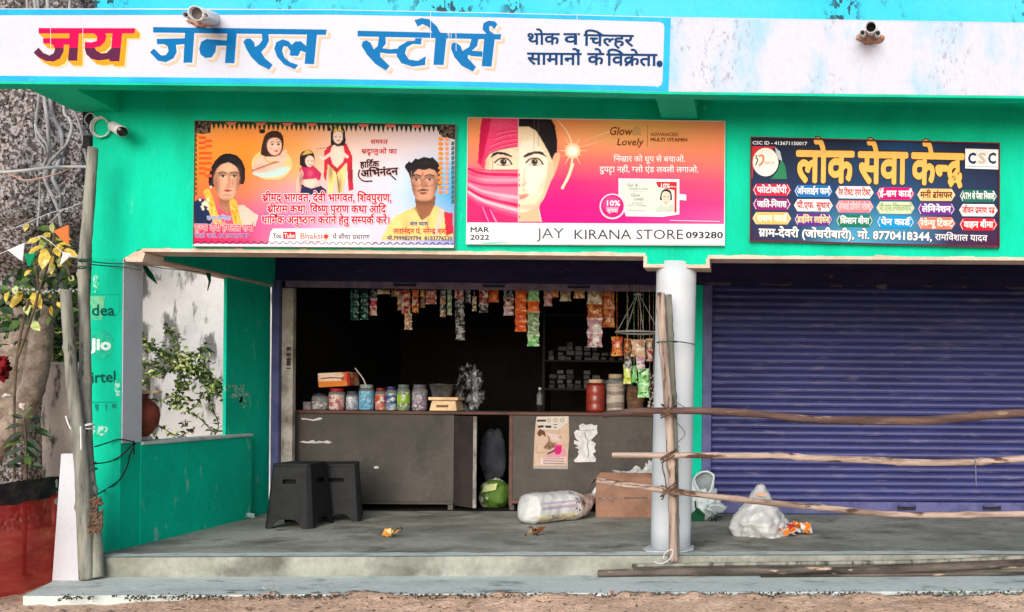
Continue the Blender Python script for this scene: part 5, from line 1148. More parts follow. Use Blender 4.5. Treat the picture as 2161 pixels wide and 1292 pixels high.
sheet([ga, gb, gb2], zt-.12, zt+.02, 60, 8, .02, 6).build('top_band', mat('black_cloth', (40, 34, 36), (70, 56, 56), sc=14, rough=.95, bump=.5), root, smooth=True)
for p in (gb, gb2, ga): MB().tube([Vector((p.x-.02, p.y+.03, -.25)), Vector((p.x-.02, p.y+.03, zt))], .015, 8).build('stake', BAM, root, smooth=True)
MB().blob(vz(-4, 776, 1.3), (.08, .05, .09), 22, 16, 1.0, 3.2, 4).build('red_cloth', mat('red_cloth', (134, 12, 24), (84, 6, 14), sc=8, rough=.8), None, smooth=True, loc=tuple(vz(4, 778, 1.3)))
tag(bpy.data.objects['red_cloth'], 'bunched red cloth tied to the banyan trunk', 'cloth')
# ---------- strings, pennants and wires on the left
YN = .6
ties('garland_string', 'frayed silvery tinsel string sagging across the banyan trunk', 'string', [([vz(-20, 495, YN), vz(40, 478, YN), vz(100, 452, YN), vz(150, 437, YN), vz(194, 418, YN)], False)], mat('tinsel', (196, 196, 200), rough=.5), .004)
random.seed(6)
for x0, y0, x1, y1, lb in ((-10, 494, 195, 418, 'longest silver tinsel fringe sagging across the banyan trunk'), (60, 425, 198, 388, 'silver tinsel fringe rising to the top of the tall bamboo post'), (0, 450, 80, 425, 'short silver tinsel fringe at the left edge of the trunk'), (20, 610, 185, 608, 'low level silver tinsel fringe at the height of the yellow leaves')):
    mt = MB()
    for i in range(46):
        f = i/45; p = vz(x0+(x1-x0)*f, y0+(y1-y0)*f+6*math.sin(f*3.1), YN); leaf(mt, p, rv(), rv(), .028, .012, 0)
    o = mt.build('tinsel_garland', mat('tinsel_fringe', (206, 206, 210), (150, 150, 156), sc=20, rough=.45), None, loc=tuple(vz(x0, y0, YN))); tag(o, lb, 'tinsel', 'tinsel fringes at the left')
ties('white_cable', 'thick white cable running from the left edge to the banyan roots', 'cable', [([vz(-40, 366, .4), vz(40, 361, .4), vz(100, 354, .5), vz(150, 352, .6), vz(190, 352, .3)], False)], WTIE, .011)
ties('pink_cord', 'thin pinkish cord sagging below the white cable', 'cord', [([vz(-20, 350, .4), vz(30, 372, .4), vz(60, 380, .4), vz(110, 370, .4), vz(150, 355, .5)], False)], mat('pink_cord_plastic', (226, 176, 160), rough=.6), .005)
def pennant(px, c, lb, Y=.35):
    P = [vz(x, y, Y) for x, y in px]; o = MB().prism(P, (.004, .004, 0)).build('pennant', flat(c, .7), None, loc=tuple(P[0])); tag(o, lb, 'pennant', 'pennants strung at the left')
pennant([(16, 528), (50, 513), (46, 550), (40, 547)], (232, 232, 234), 'white triangular pennant in front of the banyan trunk'); pennant([(51, 537), (75, 534), (62, 562), (58, 560)], (10, 140, 96), 'small green triangular pennant beside the white one')
pennant([(112, 488), (143, 475), (144, 516), (138, 512)], (232, 120, 70), 'orange triangular pennant over the yellow leaves', .2); pennant([(133, 532), (152, 536), (126, 560)], (236, 230, 220), 'cream pennant under the orange one', .3)
o = pennant([(297, 556), (304, 556), (322, 580), (331, 600), (312, 584)], (0, 92, 66), 'dark green pennant at the top left of the side opening', .3)
o = pennant([(433, 574), (443, 577), (444, 592), (437, 614), (440, 594)], (0, 92, 66), 'dark green pennant hanging mid way along the side opening', 1.0)
ties('pennant_string', 'string carrying green pennants under the side beam to the shop jamb', 'string', [([vz(296, 556, .28), vz(340, 566, .5), vz(430, 575, 1.0), vz(480, 586, 1.3), vz(545, 602, 1.85), vz(584, 606, 1.92)], False)], GTIE, .003)
ties('pennant_string', 'string carrying white and orange pennants past the banyan', 'string', [([vz(-20, 545, .36), vz(20, 527, .36), vz(60, 512, .36), vz(90, 500, .3), vz(140, 538, .3), vz(180, 545, .1)], False)], WTIE, .0025)
# ================================================================== the shop's counter and goods
YC = 2.12
zc = W(800, 867, YC).z; zb0 = W(800, 1064, YC).z
PLY = mat('grey_brown_ply', (86, 81, 77), (70, 67, 64), sc=2.2, lo=.4, hi=.65, rough=.6, bump=.15, bsc=40, c3=(58, 56, 58), sc3=2.4, lo3=.58, hi3=.72, jit=.12)
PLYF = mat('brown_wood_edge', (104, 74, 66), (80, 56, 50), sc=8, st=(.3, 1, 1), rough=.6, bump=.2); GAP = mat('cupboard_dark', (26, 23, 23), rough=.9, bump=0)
ctr = thing('shop_counter', 'long grey brown plywood shop counter with an open cupboard flap', 'counter', (W(1000, 1080, YC).x, YC, 0))
xl, xr = W(612, 900, YC).x, XO1-.0
xg0, xg1 = W(958, 900, YC).x, W(1076, 900, YC).x
MB().box(xl-.02, xr, YC-.03, YC+.55, zc-.028, zc).build('counter_top', PLYF, ctr, bevel=.004)
MB().box(xl, xg0, YC, YC+.03, zb0+.025, zc-.03).build('front_panel', PLY, ctr); MB().box(xg1+.03, xr, YC, YC+.03, zb0+.045, zc-.03).build('front_panel', PLY, ctr)
MB().box(xl, xg0, YC-.008, YC+.03, zb0, zb0+.023).build('bottom_rail', PLY, ctr, bevel=.003); MB().box(xg1, xr, YC-.008, YC+.03, zb0+.012, zb0+.043).build('bottom_rail', PLYF, ctr, bevel=.003)
MB().box(xg1-.005, xg1+.029, YC-.006, YC+.03, zb0-.01, zc-.03).build('upright', PLYF, ctr, bevel=.003)
for x in (xl+.01, xg0-.05, xg1+.0, xr-.06): MB().box(x, x+.045, YC+.002, YC+.05, 0.0, zb0-.002).build('leg', PLY, ctr)
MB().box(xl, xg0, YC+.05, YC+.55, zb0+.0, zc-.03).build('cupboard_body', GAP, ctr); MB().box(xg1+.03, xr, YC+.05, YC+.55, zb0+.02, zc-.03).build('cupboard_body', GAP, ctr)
f0 = Vector((xg0+.004, YC, 0)); f1 = W(1000, 900, YC-.22); z0f, z1f = W(1000, 1072, YC-.2).z, zc-.04
fl_ = MB().prism([(f0.x, f0.y, z0f), (f1.x, f1.y, z0f), (f1.x, f1.y, z1f), (f0.x, f0.y, z1f)], (.02, .012, 0)).build('flap_door', mat('dark_ply', (62, 54, 52), (48, 42, 42), sc=5, rough=.7, bump=.15), ctr)
MB().prism([(f1.x-.004, f1.y-.004, z0f), (f1.x+.026, f1.y-.002, z0f), (f1.x+.026, f1.y-.002, z1f), (f1.x-.004, f1.y-.004, z1f)], (.0, .012, 0)).build('edge_strip', mat('pale_edge', (150, 146, 144), (110, 104, 100), sc=10, rough=.7), fl_)
# scraps of torn paper on the left panel
TORN = mat('torn_paper', (226, 224, 226), (196, 196, 200), sc=12, rough=.9, bump=.2)
def scrap(px, lb, Y=YC-.003, M=TORN, cat='paper scrap', nm='paper_scrap', dep=.002):
    P = [vz(x, y, Y) for x, y in px]; o = MB().prism(P, (0, dep, 0)).build(nm, M, None, loc=tuple(P[0])); return tag(o, lb, cat)
def zz(u, v): return (540+u/4.167, 850+v/4.167)
scrap([zz(*q) for q in ((395, 135), (440, 138), (500, 148), (560, 130), (586, 138), (560, 152), (500, 160), (450, 150), (405, 148))], 'short strip of torn white paper near the top of the left counter panel')
scrap([zz(*q) for q in ((382, 345), (420, 335), (450, 345), (500, 328), (530, 345), (550, 335), (590, 342), (630, 332), (668, 348), (640, 360), (590, 352), (520, 358), (440, 355))], 'long strip of torn white paper in the middle of the left counter panel')
scrap([zz(*q) for q in ((1035, 565), (1060, 556), (1082, 566), (1076, 578), (1045, 580))], 'small white fleck on the left counter panel')
# poster and torn notice on the right panel
def y5(u, v): return (960+u/4.167, 850+v/4.167)
pp_ = [y5(*q) for q in ((720, 122), (1000, 118), (1005, 330), (995, 440), (992, 585), (690, 580), (700, 300), (712, 160))]
P = [vz(x, y, YC-.003) for x, y in pp_]; t = thing('poster', 'torn tan poster with a pink mug on the right counter panel', 'poster', tuple(P[5]))
POS = mat('poster_paper', (206, 180, 160), (190, 160, 142), sc=5, rough=.85, bump=.15, c3=(120, 84, 66), sc3=6, lo3=.66, hi3=.7)
MB().prism(P, (0, .0025, 0)).build('sheet', POS, t)
A = Art(YC-.0035, 960, 850, 4.167)
A.poly((214, 208, 200), [(722, 124), (998, 120), (1000, 170), (900, 240), (740, 235), (716, 160)])
for cx in (826, 884, 944): A.ell((140, 130, 120), cx, 155, 18); A.ell((206, 200, 190), cx, 155, 13)
A.poly((70, 50, 46), [(722, 150), (800, 148), (800, 166), (722, 168)]); A.line((60, 52, 52), [(730, 212), (780, 208)], 20); A.line((60, 52, 52), [(795, 210), (848, 212)], 20); A.line((80, 76, 74), [(868, 195), (900, 192)], 8); A.line((80, 76, 74), [(868, 215), (896, 222)], 8)
A.poly((110, 70, 56), [(722, 270), (745, 230), (790, 250), (800, 300), (770, 280), (740, 300)]); A.poly((216, 196, 190), [(800, 260), (900, 280), (930, 340), (850, 330)])
A.poly((216, 150, 166), [(820, 450), (880, 400), (970, 400), (985, 470), (800, 480)]); A.poly((206, 40, 120), [(885, 372), (942, 368), (938, 430), (920, 456), (885, 455), (872, 420)]); A.ell((226, 90, 150), 913, 374, 28, 8)
A.line((60, 60, 64), [(815, 450), (880, 420)], 14); A.poly((226, 206, 206), [(760, 485), (978, 480), (976, 530), (752, 545)])
for v in (494, 508, 522, 536): A.line((110, 60, 80), [(775, v), (965, v-4)], 5)
A.poly((170, 164, 160), [(690, 556), (990, 552), (990, 584), (692, 580)]); A.line((96, 70, 50), [(716, 390), (712, 440), (780, 440)], 3)
A.build('print', t)
scrap([y5(*q) for q in ((1090, 200), (1125, 182), (1150, 196), (1200, 186), (1225, 200), (1252, 196), (1248, 230), (1255, 270), (1215, 310), (1195, 330), (1240, 360), (1225, 400), (1240, 430), (1212, 450), (1225, 470), (1242, 490), (1235, 520), (1060, 524), (1044, 508), (1075, 480), (1090, 450), (1080, 430), (1092, 410), (1058, 395), (1085, 380), (1046, 360), (1050, 330), (1095, 345), (1060, 310), (1048, 260), (1070, 240), (1100, 238))], 'ragged white paper remnant right of the tan poster', nm='paper_remnant', cat='torn paper')
A = Art(YC-.0035, 960, 850, 4.167); A.line((130, 150, 140), [(1145, 260), (1150, 310), (1170, 330), (1165, 380), (1176, 440), (1170, 490)], 8, True); A.line((160, 170, 166), [(1070, 240), (1150, 246), (1240, 236)], 6, True)
o = A.mb.build('printed_lines', A.mats, bpy.data.objects['paper_remnant'])
# ---------- jars along the counter
GLASS = bpy.data.materials.new('jar_plastic'); GLASS.use_nodes = True; b = GLASS.node_tree.nodes['Principled BSDF']; b.inputs['Base Color'].default_value = (.85, .9, .92, 1); b.inputs['Alpha'].default_value = .16; b.inputs['Roughness'].default_value = .12; b.inputs['Specular IOR Level'].default_value = .7
def sweets(n, a, b_, c): return mat('sweets_'+n, a, b_, sc=26, lo=.46, hi=.52, rough=.5, bump=.8, bsc=40, c3=c, sc3=34, lo3=.55, hi3=.58, jit=.25, k=1)
def jar(x0, x1, ytop, M, lidc, lb, Y=2.28, nm='sweet_jar', cat='jar', fill=.72, group='plastic jars along the counter', band=None):
    s_ = S(Y); a, b_ = W(x0, 868, Y), W(x1, 868, Y); c = Vector(((a.x+b_.x)/2, Y+random.uniform(-.02, .03), zc+.001)); r = (x1-x0)/2/s_; h = W(x0, ytop, Y).z-zc
    t = thing(nm, lb, cat, tuple(c), group)
    MB().lathe([(r*.86, .003), (r*.93, .012), (r*.93, h*fill*.96), (r*.6, h*fill), (.001, h*fill)], c, 20).build('contents', M, t, smooth=True)
    MB().lathe([(r*.9, .001), (r, .014), (r, h*.74), (r*.92, h*.82), (r*.74, h*.86), (r*.74, h*.9)], c, 24).build('jar_wall', GLASS, t, smooth=True)
    MB().lathe([(r*.8, h*.86), (r*.82, h*.87), (r*.82, h*.985), (r*.78, h), (.001, h)], c, 24).build('lid', mat('lid_%d_%d_%d' % lidc, lidc, rough=.4, bump=.05, k=.9), t, smooth=True)
    if band: MB().lathe([(r*1.006, h*.3), (r*1.012, h*.31), (r*1.012, h*.6), (r*1.006, h*.61)], c, 24).build('label', mat('label_%d_%d_%d' % band, band, (226, 226, 226), sc=18, lo=.55, hi=.6, rough=.4, bump=0), t, smooth=True)
    return t
random.seed(3)
jar(660, 692, 830, sweets('grey', (150, 140, 140), (200, 200, 206), (90, 60, 60)), (30, 30, 34), 'clear jar with silver stripes under the left end of the orange carton', fill=.5)
jar(694, 726, 820, sweets('redwhite', (230, 216, 206), (190, 40, 50), (240, 200, 190)), (176, 24, 44), 'red lidded jar of red and white sweets below the carton')
jar(731, 756, 826, sweets('white', (206, 210, 226), (120, 124, 150), (236, 236, 240)), (70, 74, 96), 'small jar of white balls left of the cyan jar')
jar(757, 788, 812, sweets('cyan', (40, 190, 234), (20, 140, 200), (150, 226, 240)), (150, 160, 166), 'jar of bright cyan sweets', fill=.76)
jar(791, 814, 819, sweets('orange', (222, 90, 60), (180, 50, 36), (240, 170, 110)), (130, 40, 44), 'jar of orange red sweets right of the cyan jar', band=(206, 70, 40))
jar(816, 838, 816, sweets('navy', (50, 90, 150), (210, 220, 230), (60, 160, 180)), (46, 60, 110), 'jar with a blue and white wrap right of the orange one', band=(40, 80, 150))
jar(840, 866, 812, sweets('lime', (150, 190, 70), (80, 110, 50), (214, 220, 150)), (96, 116, 110), 'jar of lime green sweets', band=(150, 196, 60))
jar(868, 899, 812, sweets('plum', (150, 130, 160), (90, 60, 100), (226, 216, 226)), (106, 100, 116), 'jar of purple and white sweets nearest the scale')
# carton on the jars
p = W(703, 818, 2.3); t = thing('carton', 'orange and white printed carton lying across the jar lids', 'box', tuple(p))
q = [vz(671, 788, 2.2), vz(737, 785, 2.2), vz(738, 813, 2.2), vz(672, 818, 2.2)]
CART = mat('printed_carton', (240, 206, 180), (200, 96, 50), sc=9, lo=.46, hi=.54, rough=.5, bump=0, c3=(110, 40, 40), sc3=14, lo3=.6, hi3=.64, k=1)
MB().prism(q, (0, .2, 0)).build('carton_box', CART, t); 
A = Art(2.199, 600, 580, 4.1675); A.poly((236, 140, 60), [(302, 940), (540, 930), (546, 978), (305, 990)]); A.poly((190, 40, 40), [(548, 862), (572, 860), (576, 972), (552, 976)]); A.line((240, 230, 220), [(330, 890), (400, 880), (470, 900), (520, 885)], 14, True); A.line((120, 50, 40), [(320, 915), (420, 905), (520, 912)], 9, True); A.build('print', t)
p = vz(653, 858, 2.3); o = MB().box(p.x-.05, p.x+.02, 2.28, 2.36, zc+.001, zc+.075).build('small_carton', mat('pale_card', (190, 180, 190), (150, 140, 150), sc=8, rough=.7, bump=.1), None, bevel=.003, loc=(p.x, 2.3, zc)); tag(o, 'small pale carton at the far left end of the counter', 'box')
# scale
p = W(936, 868, 2.28); s_ = S(2.28); t = thing('weighing_scale', 'beige table scale with a grey bowl on the counter', 'scale', (p.x, 2.28, zc))
BEI = mat('beige_plastic', (236, 206, 166), (214, 184, 146), sc=6, rough=.45, bump=.05, k=1)
x0, x1 = W(905, 868, 2.2).x, W(964, 868, 2.2).x; hB = W(900, 838, 2.2).z-zc
mb = MB(); mb.prism([(x0, 2.2, zc+.002), (x1, 2.2, zc+.002), (x1-.02, 2.22, zc+hB*.75), (x0+.02, 2.22, zc+hB*.75)], (0, .2, 0)); mb.build('housing', BEI, t, bevel=.008)
MB().box(x0-.004, x1+.012, 2.19, 2.42, zc+hB*.77, zc+hB).build('platform', BEI, t, bevel=.006)
MB().box(x0+.07, x1-.085, 2.195, 2.215, zc+hB*.28, zc+hB*.44).build('dial_window', mat('dial_brown', (120, 84, 60), rough=.3, bump=0), t)
c = Vector((W(932, 838, 2.3).x, 2.3, zc+hB+.001)); hh = W(932, 811, 2.3).z-c.z
MB().lathe([(.07, 0), (.085, .01), (.112, hh), (.118, hh), (.108, hh-.004), (.08, .014), (.001, .012)], c, 26).build('bowl', mat('dull_steel', (150, 152, 156), (110, 112, 118), sc=9, rough=.35, metal=.7, bump=.05), t, smooth=True)
ties('ladle', 'thin metal ladle leaning behind the jars', 'ladle', [([vz(749, 777, 2.34), vz(756, 785, 2.34), vz(768, 802, 2.34), vz(772, 816, 2.34)], False)], mat('pale_metal', (190, 186, 180), rough=.35, metal=.5, bump=0), .008)
# right-hand big jars
def big_jar(x0, x1, ytop, M, lb, lidc, Y, ribs, glass=False, lidk=.62):
    a, b_ = W(x0, 867, Y), W(x1, 867, Y); c = Vector(((a.x+b_.x)/2, Y, zc+.001)); r = (x1-x0)/2/S(Y); h = W(x0, ytop, Y).z-zc
    t = thing('storage_jar', lb, 'jar', tuple(c), 'big storage jars on the right of the counter'); pr = [(r*.86, 0), (r*.95, .012)]
    for i in range(24):
        f = .05+.75*i/23; pr.append((r*(.97+(.03*abs(math.sin(f*math.pi*ribs)))), h*f))
    pr += [(r*.9, h*.84), (r*.7, h*.88), (r*.68, h*.9)]
    MB().lathe(pr, c, 28).build('jar_wall', M, t, smooth=True)
    if glass: MB().lathe([(r*.9, .01), (r*.93, .02), (r*.93, h*.76), (.001, h*.77)], c, 20).build('contents', glass, t, smooth=True)
    MB().lathe([(r*lidk, h*.89), (r*(lidk+.04), h*.9), (r*(lidk+.04), h*.985), (r*lidk, h), (.001, h)], c, 26).build('lid', mat('lid_%d_%d_%d' % lidc, lidc, rough=.4, bump=.05, k=.9), t, smooth=True); return t
big_jar(1237, 1277, 801, mat('red_plastic', (160, 54, 40), (130, 40, 32), sc=5, rough=.25, bump=0, spec=.6, c3=(206, 120, 90), sc3=3, lo3=.66, hi3=.75), 'red brown ribbed storage jar with a cream lid', (216, 192, 160), 2.25, 4, lidk=.7)
big_jar(1279, 1318, 790, GLASS, 'clear ribbed storage jar of stacked biscuits with a tan lid', (200, 178, 146), 2.24, 7, mat('biscuits', (206, 190, 170), (110, 84, 66), sc=9, lo=.46, hi=.54, st=(.3, .3, 3.2), rough=.8, bump=.5, c3=(170, 110, 70), sc3=22, lo3=.56, hi3=.6), lidk=.7)
p = W(1341, 867, 2.25); t = thing('basket', 'brown basket tapering to its base beside the clear jar', 'basket', (p.x, 2.25, zc)); c = Vector((p.x, 2.25, zc+.001)); r = .088
WIC = mat('brown_cane', (140, 104, 82), (96, 70, 56), sc=12, lo=.44, hi=.58, st=(1, 1, 3), rough=.8, bump=.7, bsc=30)
MB().lathe([(r*.78, 0), (r*.8, .01), (r*.95, .12), (r*.99, .13), (r*.97, .15), (r*.9, .24), (r*.86, .25), (r*.84, .24), (.001, .2)], c, 24).build('basket_body', WIC, t, smooth=True)
# ---------- strips of snack packets
def pk(n, a, b_, c=(240, 236, 230)): return mat('packet_'+n, a, b_, sc=19, lo=.48, hi=.51, rough=.22, bump=0, c3=c, sc3=30, lo3=.57, hi3=.59, jit=.1, k=1, spec=.5)
PK = dict(teal=pk('teal', (36, 96, 88), (18, 56, 56), (150, 200, 190)), pink=pk('pink', (206, 60, 90), (232, 220, 226), (120, 20, 40)), pale=pk('pale', (222, 206, 180), (150, 130, 90), (244, 240, 226)),
          beige=pk('beige', (222, 190, 160), (170, 120, 90)), redw=pk('redw', (190, 60, 50), (230, 206, 196), (90, 24, 24)), redo=pk('redo', (206, 80, 40), (236, 170, 90), (140, 24, 24)), yellow=pk('yellow', (238, 190, 80), (206, 140, 40)),
          brown=pk('brown', (130, 84, 50), (170, 130, 90)), pinkw=pk('pinkw', (232, 196, 186), (190, 110, 100)), silver=pk('silver', (170, 172, 176), (60, 62, 66), (30, 30, 34)), green=pk('green', (156, 190, 150), (96, 140, 100), (226, 230, 220)), lime=pk('lime', (190, 236, 180), (120, 200, 120), (40, 120, 60)),
          orange=pk('orange', (236, 90, 36), (246, 140, 60), (206, 60, 24)), maroon=pk('maroon', (130, 40, 50), (190, 150, 150)), chips=pk('chips', (214, 120, 60), (160, 70, 40), (236, 190, 120)), mauve=pk('mauve', (206, 160, 180), (232, 226, 230), (130, 70, 90)), yellowg=pk('yellowg', (206, 220, 90), (240, 240, 170), (120, 150, 40)))
def packets(mb, x0, x1, y0, y1, n, Y, mis, tilt=0):
    """n pillow packets, one under the other, between photo columns x0..x1 and rows y0..y1"""
    for k in range(n):
        ya, yb = y0+(y1-y0)*k/n, y0+(y1-y0)*(k+1)/n; mb.mi = mis[k % len(mis)]; vs = []; U, R_ = 6, 6
        for side in (-1, 1):
            for j in range(R_+1):
                for i in range(U+1):
                    u, v = i/U, j/R_; f = max(0, (math.sin(math.pi*u)*math.sin(math.pi*v)))**.6
                    xx = x0+(x1-x0)*(u+(.5-u)*.16*math.sin(math.pi*v))+tilt*(ya+(yb-ya)*v-y0); q = vz(xx, ya+(yb-ya)*v, Y)
                    q.y += side*(.016*f+.004*f*mn.noise(q*30))+.0006*side; vs.append(q)
        N1 = (U+1)*(R_+1)
        for s_ in (0, 1):
            fs = [(s_*N1+j*(U+1)+i, s_*N1+j*(U+1)+i+1, s_*N1+(j+1)*(U+1)+i+1, s_*N1+(j+1)*(U+1)+i) for j in range(R_) for i in range(U)]
            mb.add(vs, fs) if s_ == 0 else mb.F.extend([[len(mb.V)-len(vs)+q for q in f] for f in fs]) or mb.I.extend([mb.mi]*len(fs))
def strip_of(lb, x0, x1, y0, y1, n, keys, Y=None, group='packet strips hanging in the shop doorway', tilt=0, cat='packet strip', nm='packet_strip'):
    Y = Y if Y is not None else 2.14+random.uniform(0, .1); mb = MB(); packets(mb, x0, x1, y0, y1, n, Y, list(range(len(keys))), tilt); p = vz((x0+x1)/2, y0, Y)
    mb.tube([vz((x0+x1)/2, y0+2, Y), vz((x0+x1)/2, 600, Y)], .0025, 4)
    o = mb.build(nm, [PK[k] for k in keys], None, smooth=True, loc=tuple(p)); return tag(o, lb, cat, group)
random.seed(12)
strip_of('dark teal packet strip, leftmost in the doorway', 739, 758, 612, 676, 4, ['teal']); strip_of('dark teal packet strip, second from the left', 760, 778, 611, 675, 4, ['teal'])
strip_of('pink and white strip right of the two dark teal ones', 780, 796, 612, 666, 3, ['silver', 'pink', 'pinkw']); strip_of('short cream packet right of the pink and white strip', 795, 824, 611, 621, 1, ['pale'])
strip_of('short olive packet beside the short cream one', 825, 847, 611, 626, 1, ['brown']); strip_of('beige strip behind the red and white packets', 838, 852, 614, 655, 3, ['beige'], 2.26)
strip_of('red and white packet strip with dark swirls', 847, 867, 612, 663, 3, ['redw']); strip_of('beige packet pair hanging lowest below the red and white strip', 853, 870, 662, 696, 2, ['beige'], 2.13)
strip_of('red and orange packet strip in the left half', 869, 884, 611, 660, 3, ['redo', 'redw']); strip_of('yellow packet next to the red and orange strip', 886, 896, 611, 626, 1, ['yellow'])
strip_of('brown packet hanging under the yellow one', 886, 897, 627, 650, 1, ['brown'], 2.24); strip_of('pink and white pair of packets near the middle', 897, 922, 612, 642, 2, ['pinkw'])
strip_of('narrow beige strip beside the pale green one', 928, 941, 612, 669, 4, ['silver', 'beige']); strip_of('narrow pale green strip', 943, 954, 611, 665, 3, ['green'])
strip_of('long silver and black strip left of the middle', 958, 979, 611, 718, 6, ['redw', 'silver', 'silver', 'silver', 'silver', 'silver'], tilt=.03); strip_of('short grey packet right of the long silver strip', 981, 994, 612, 640, 2, ['silver'])
strip_of('narrow yellow framed packet', 996, 1006, 626, 657, 2, ['pale']); strip_of('maroon and grey strip in the middle of the doorway', 1010, 1031, 611, 660, 3, ['redw', 'maroon', 'silver'])
strip_of('orange bag left of the bright orange strip', 1030, 1053, 611, 638, 1, ['orange']); strip_of('dark blue and maroon strip left of the bright orange strip', 1062, 1085, 612, 666, 3, ['silver', 'maroon', 'mauve'])
strip_of('bright orange packet strip', 1086, 1112, 613, 700, 4, ['orange'], 2.12); strip_of('green and grey packet strip ending in two mint packets', 1112, 1139, 612, 731, 5, ['lime', 'orange', 'green', 'green', 'lime'], 2.13)
strip_of('white and red packet right of the green strip', 1146, 1165, 612, 646, 2, ['pinkw'], tilt=.04); strip_of('small red packet in the right half', 1164, 1179, 612, 628, 1, ['redo'])
strip_of('brown packet fold right of the small red packet', 1181, 1206, 612, 636, 1, ['pale']); strip_of('yellow chip bag in the right half', 1210, 1235, 611, 630, 1, ['yellow'])
strip_of('mauve and white chip bag strip', 1238, 1272, 612, 733, 4, ['pale', 'chips', 'mauve', 'mauve'], 2.12); strip_of('orange brown chip bag strip nearest the column', 1268, 1298, 612, 691, 2, ['chips'], 2.17)
# hanging ring display with its packets
p = vz(1346, 619, 2.0); yR = 1.98
t = thing('hanging_ring', 'white ring hung on four strings and loaded with packets', 'display ring', tuple(p))
cR = vz(1346, 702, yR); rr = .2; mb = MB(); mb.tube([(cR.x+rr*math.cos(a_), cR.y+rr*math.sin(a_), cR.z) for a_ in [2*math.pi*i/30 for i in range(30)]], .008, 8, closed=True); mb.build('ring', PVC, t, smooth=True)
for a_ in (3.0, 4.3, 5.1, .2): MB().tube([(cR.x+rr*math.cos(a_), cR.y+rr*math.sin(a_), cR.z), (cR.x+.02*math.cos(a_), cR.y+.02*math.sin(a_), vz(1346, 626, yR).z)], .0035, 5).build('string', PVC, t)
MB().lathe([(.005, .02), (.04, .0), (.04, -.006), (.001, -.008)], vz(1346, 622, yR), 16).build('cap', PVC, t, smooth=True)
def y3(u): return 960+u/4.167
def v3(v): return 580+v/4.167
for lb, u0, u1, v0, v1, n_, ks, dy in (('red and orange flame coloured packet on the ring', 1375, 1475, 545, 715, 1, ['redo'], -.2), ('brown biscuit packets on the ring', 1485, 1550, 560, 790, 2, ['chips', 'brown'], -.12), ('dark blue and cream packet in front of the ring', 1545, 1680, 570, 720, 1, ['beige'], -.22), ('white printed packet at the front of the ring', 1590, 1675, 720, 830, 1, ['mauve'], -.22),
     ('orange cream packets at the right of the ring', 1680, 1740, 560, 760, 2, ['beige', 'redw'], -.1), ('yellow green packet on the ring', 1480, 1550, 790, 960, 1, ['yellowg'], -.2), ('mint packet beside the yellow green one', 1545, 1605, 800, 950, 1, ['lime'], -.16), ('mint packets with green bands, lowest on the ring', 1605, 1710, 825, 1080, 2, ['lime'], -.19), ('dark labelled packet between ring and basket', 1486, 1560, 740, 830, 1, ['silver'], -.21)):
    strip_of(lb, y3(u0), y3(u1), v3(v0), v3(v1), n_, ks, yR+dy*.6, 'packets on the hanging ring', nm='hung_packet', cat='packet')
ps = vz(1385, 800, 2.1); mb = MB(); random.seed(2)
for c_ in range(3):
    for k in range(11): mb.blob(vz(1371+c_*8+2*math.sin(k*2), 790+k*7.4+c_*3, 2.08), (.014, .014, .015), 8, 6, .1)
    mb.tube([vz(1371+c_*8, 620, 2.09), vz(1371+c_*8, 868, 2.09)], .003, 4)
o = mb.build('bead_strings', mat('garlic_white', (216, 206, 200), (150, 50, 50), sc=12, lo=.55, hi=.6, rough=.6, bump=.1), None, smooth=True, loc=tuple(ps)); tag(o, 'strings of white beads hanging beside the column', 'bead strings')
# bag of silver pouches on the counter, shelves behind
p = W(990, 868, 2.5); o = MB().blob((p.x, 2.5, zc+.2), (.13, .12, .21), 26, 20, .5, 5, 3).build('pouch_bag', mat('silver_pouches', (150, 154, 160), (24, 24, 26), sc=9, lo=.46, hi=.56, rough=.3, bump=.3, metal=.3), None, loc=(p.x, 2.5, zc)); tag(o, 'tall bag of silvery pouches standing behind the counter gap', 'bag')
p = W(1139, 868, 2.4); t = thing('bottle', 'small clear bottle standing on the counter', 'bottle', (p.x, 2.4, zc))
MB().lathe([(.026, 0), (.03, .01), (.03, .1), (.012, .13), (.012, .15)], (p.x, 2.4, zc+.06), 14).build('bottle_body', mat('bottle_grey', (120, 124, 126), (70, 72, 74), sc=9, rough=.2), t, smooth=True); MB().lathe([(.028, 0), (.028, .06)], (p.x, 2.4, zc), 14).build('bottle_stand', GAP, t); MB().lathe([(.014, .15), (.014, .17), (.001, .17)], (p.x, 2.4, zc+.06), 12).build('bottle_cap', PVC, t)
SHF = mat('shelf_dark', (46, 40, 38), rough=.8, bump=0); yH = 3.6; xa_, xb_ = W(1150, 800, yH).x, XO1-.02  # dark tint carries the back room's gloom in the shelf colour
sh_ = thing('shelf_rack', 'dark shelf rack at the back of the shop', 'shelf', ((xa_+xb_)/2, yH, 0))
rows_ = [v3(v) for v in (750, 1000)]; zr = [W(1200, v, yH).z for v in rows_]
for z in [.5]+zr[::-1]+[zr[0]+.5]: MB().box(xa_, xb_, yH, yH+.3, z-.02, z).build('shelf_board', SHF, sh_)
for x in (xa_-.03, xb_): MB().box(x, x+.028, yH, yH+.3, .02, 2.5).build('side_board', SHF, sh_)
TINM = mat('stacked_packs', (64, 72, 84), (22, 25, 30), sc=22, lo=.45, hi=.55, rough=.4, bump=0, st=(.5, 1, 3), jit=.3)
tin = None
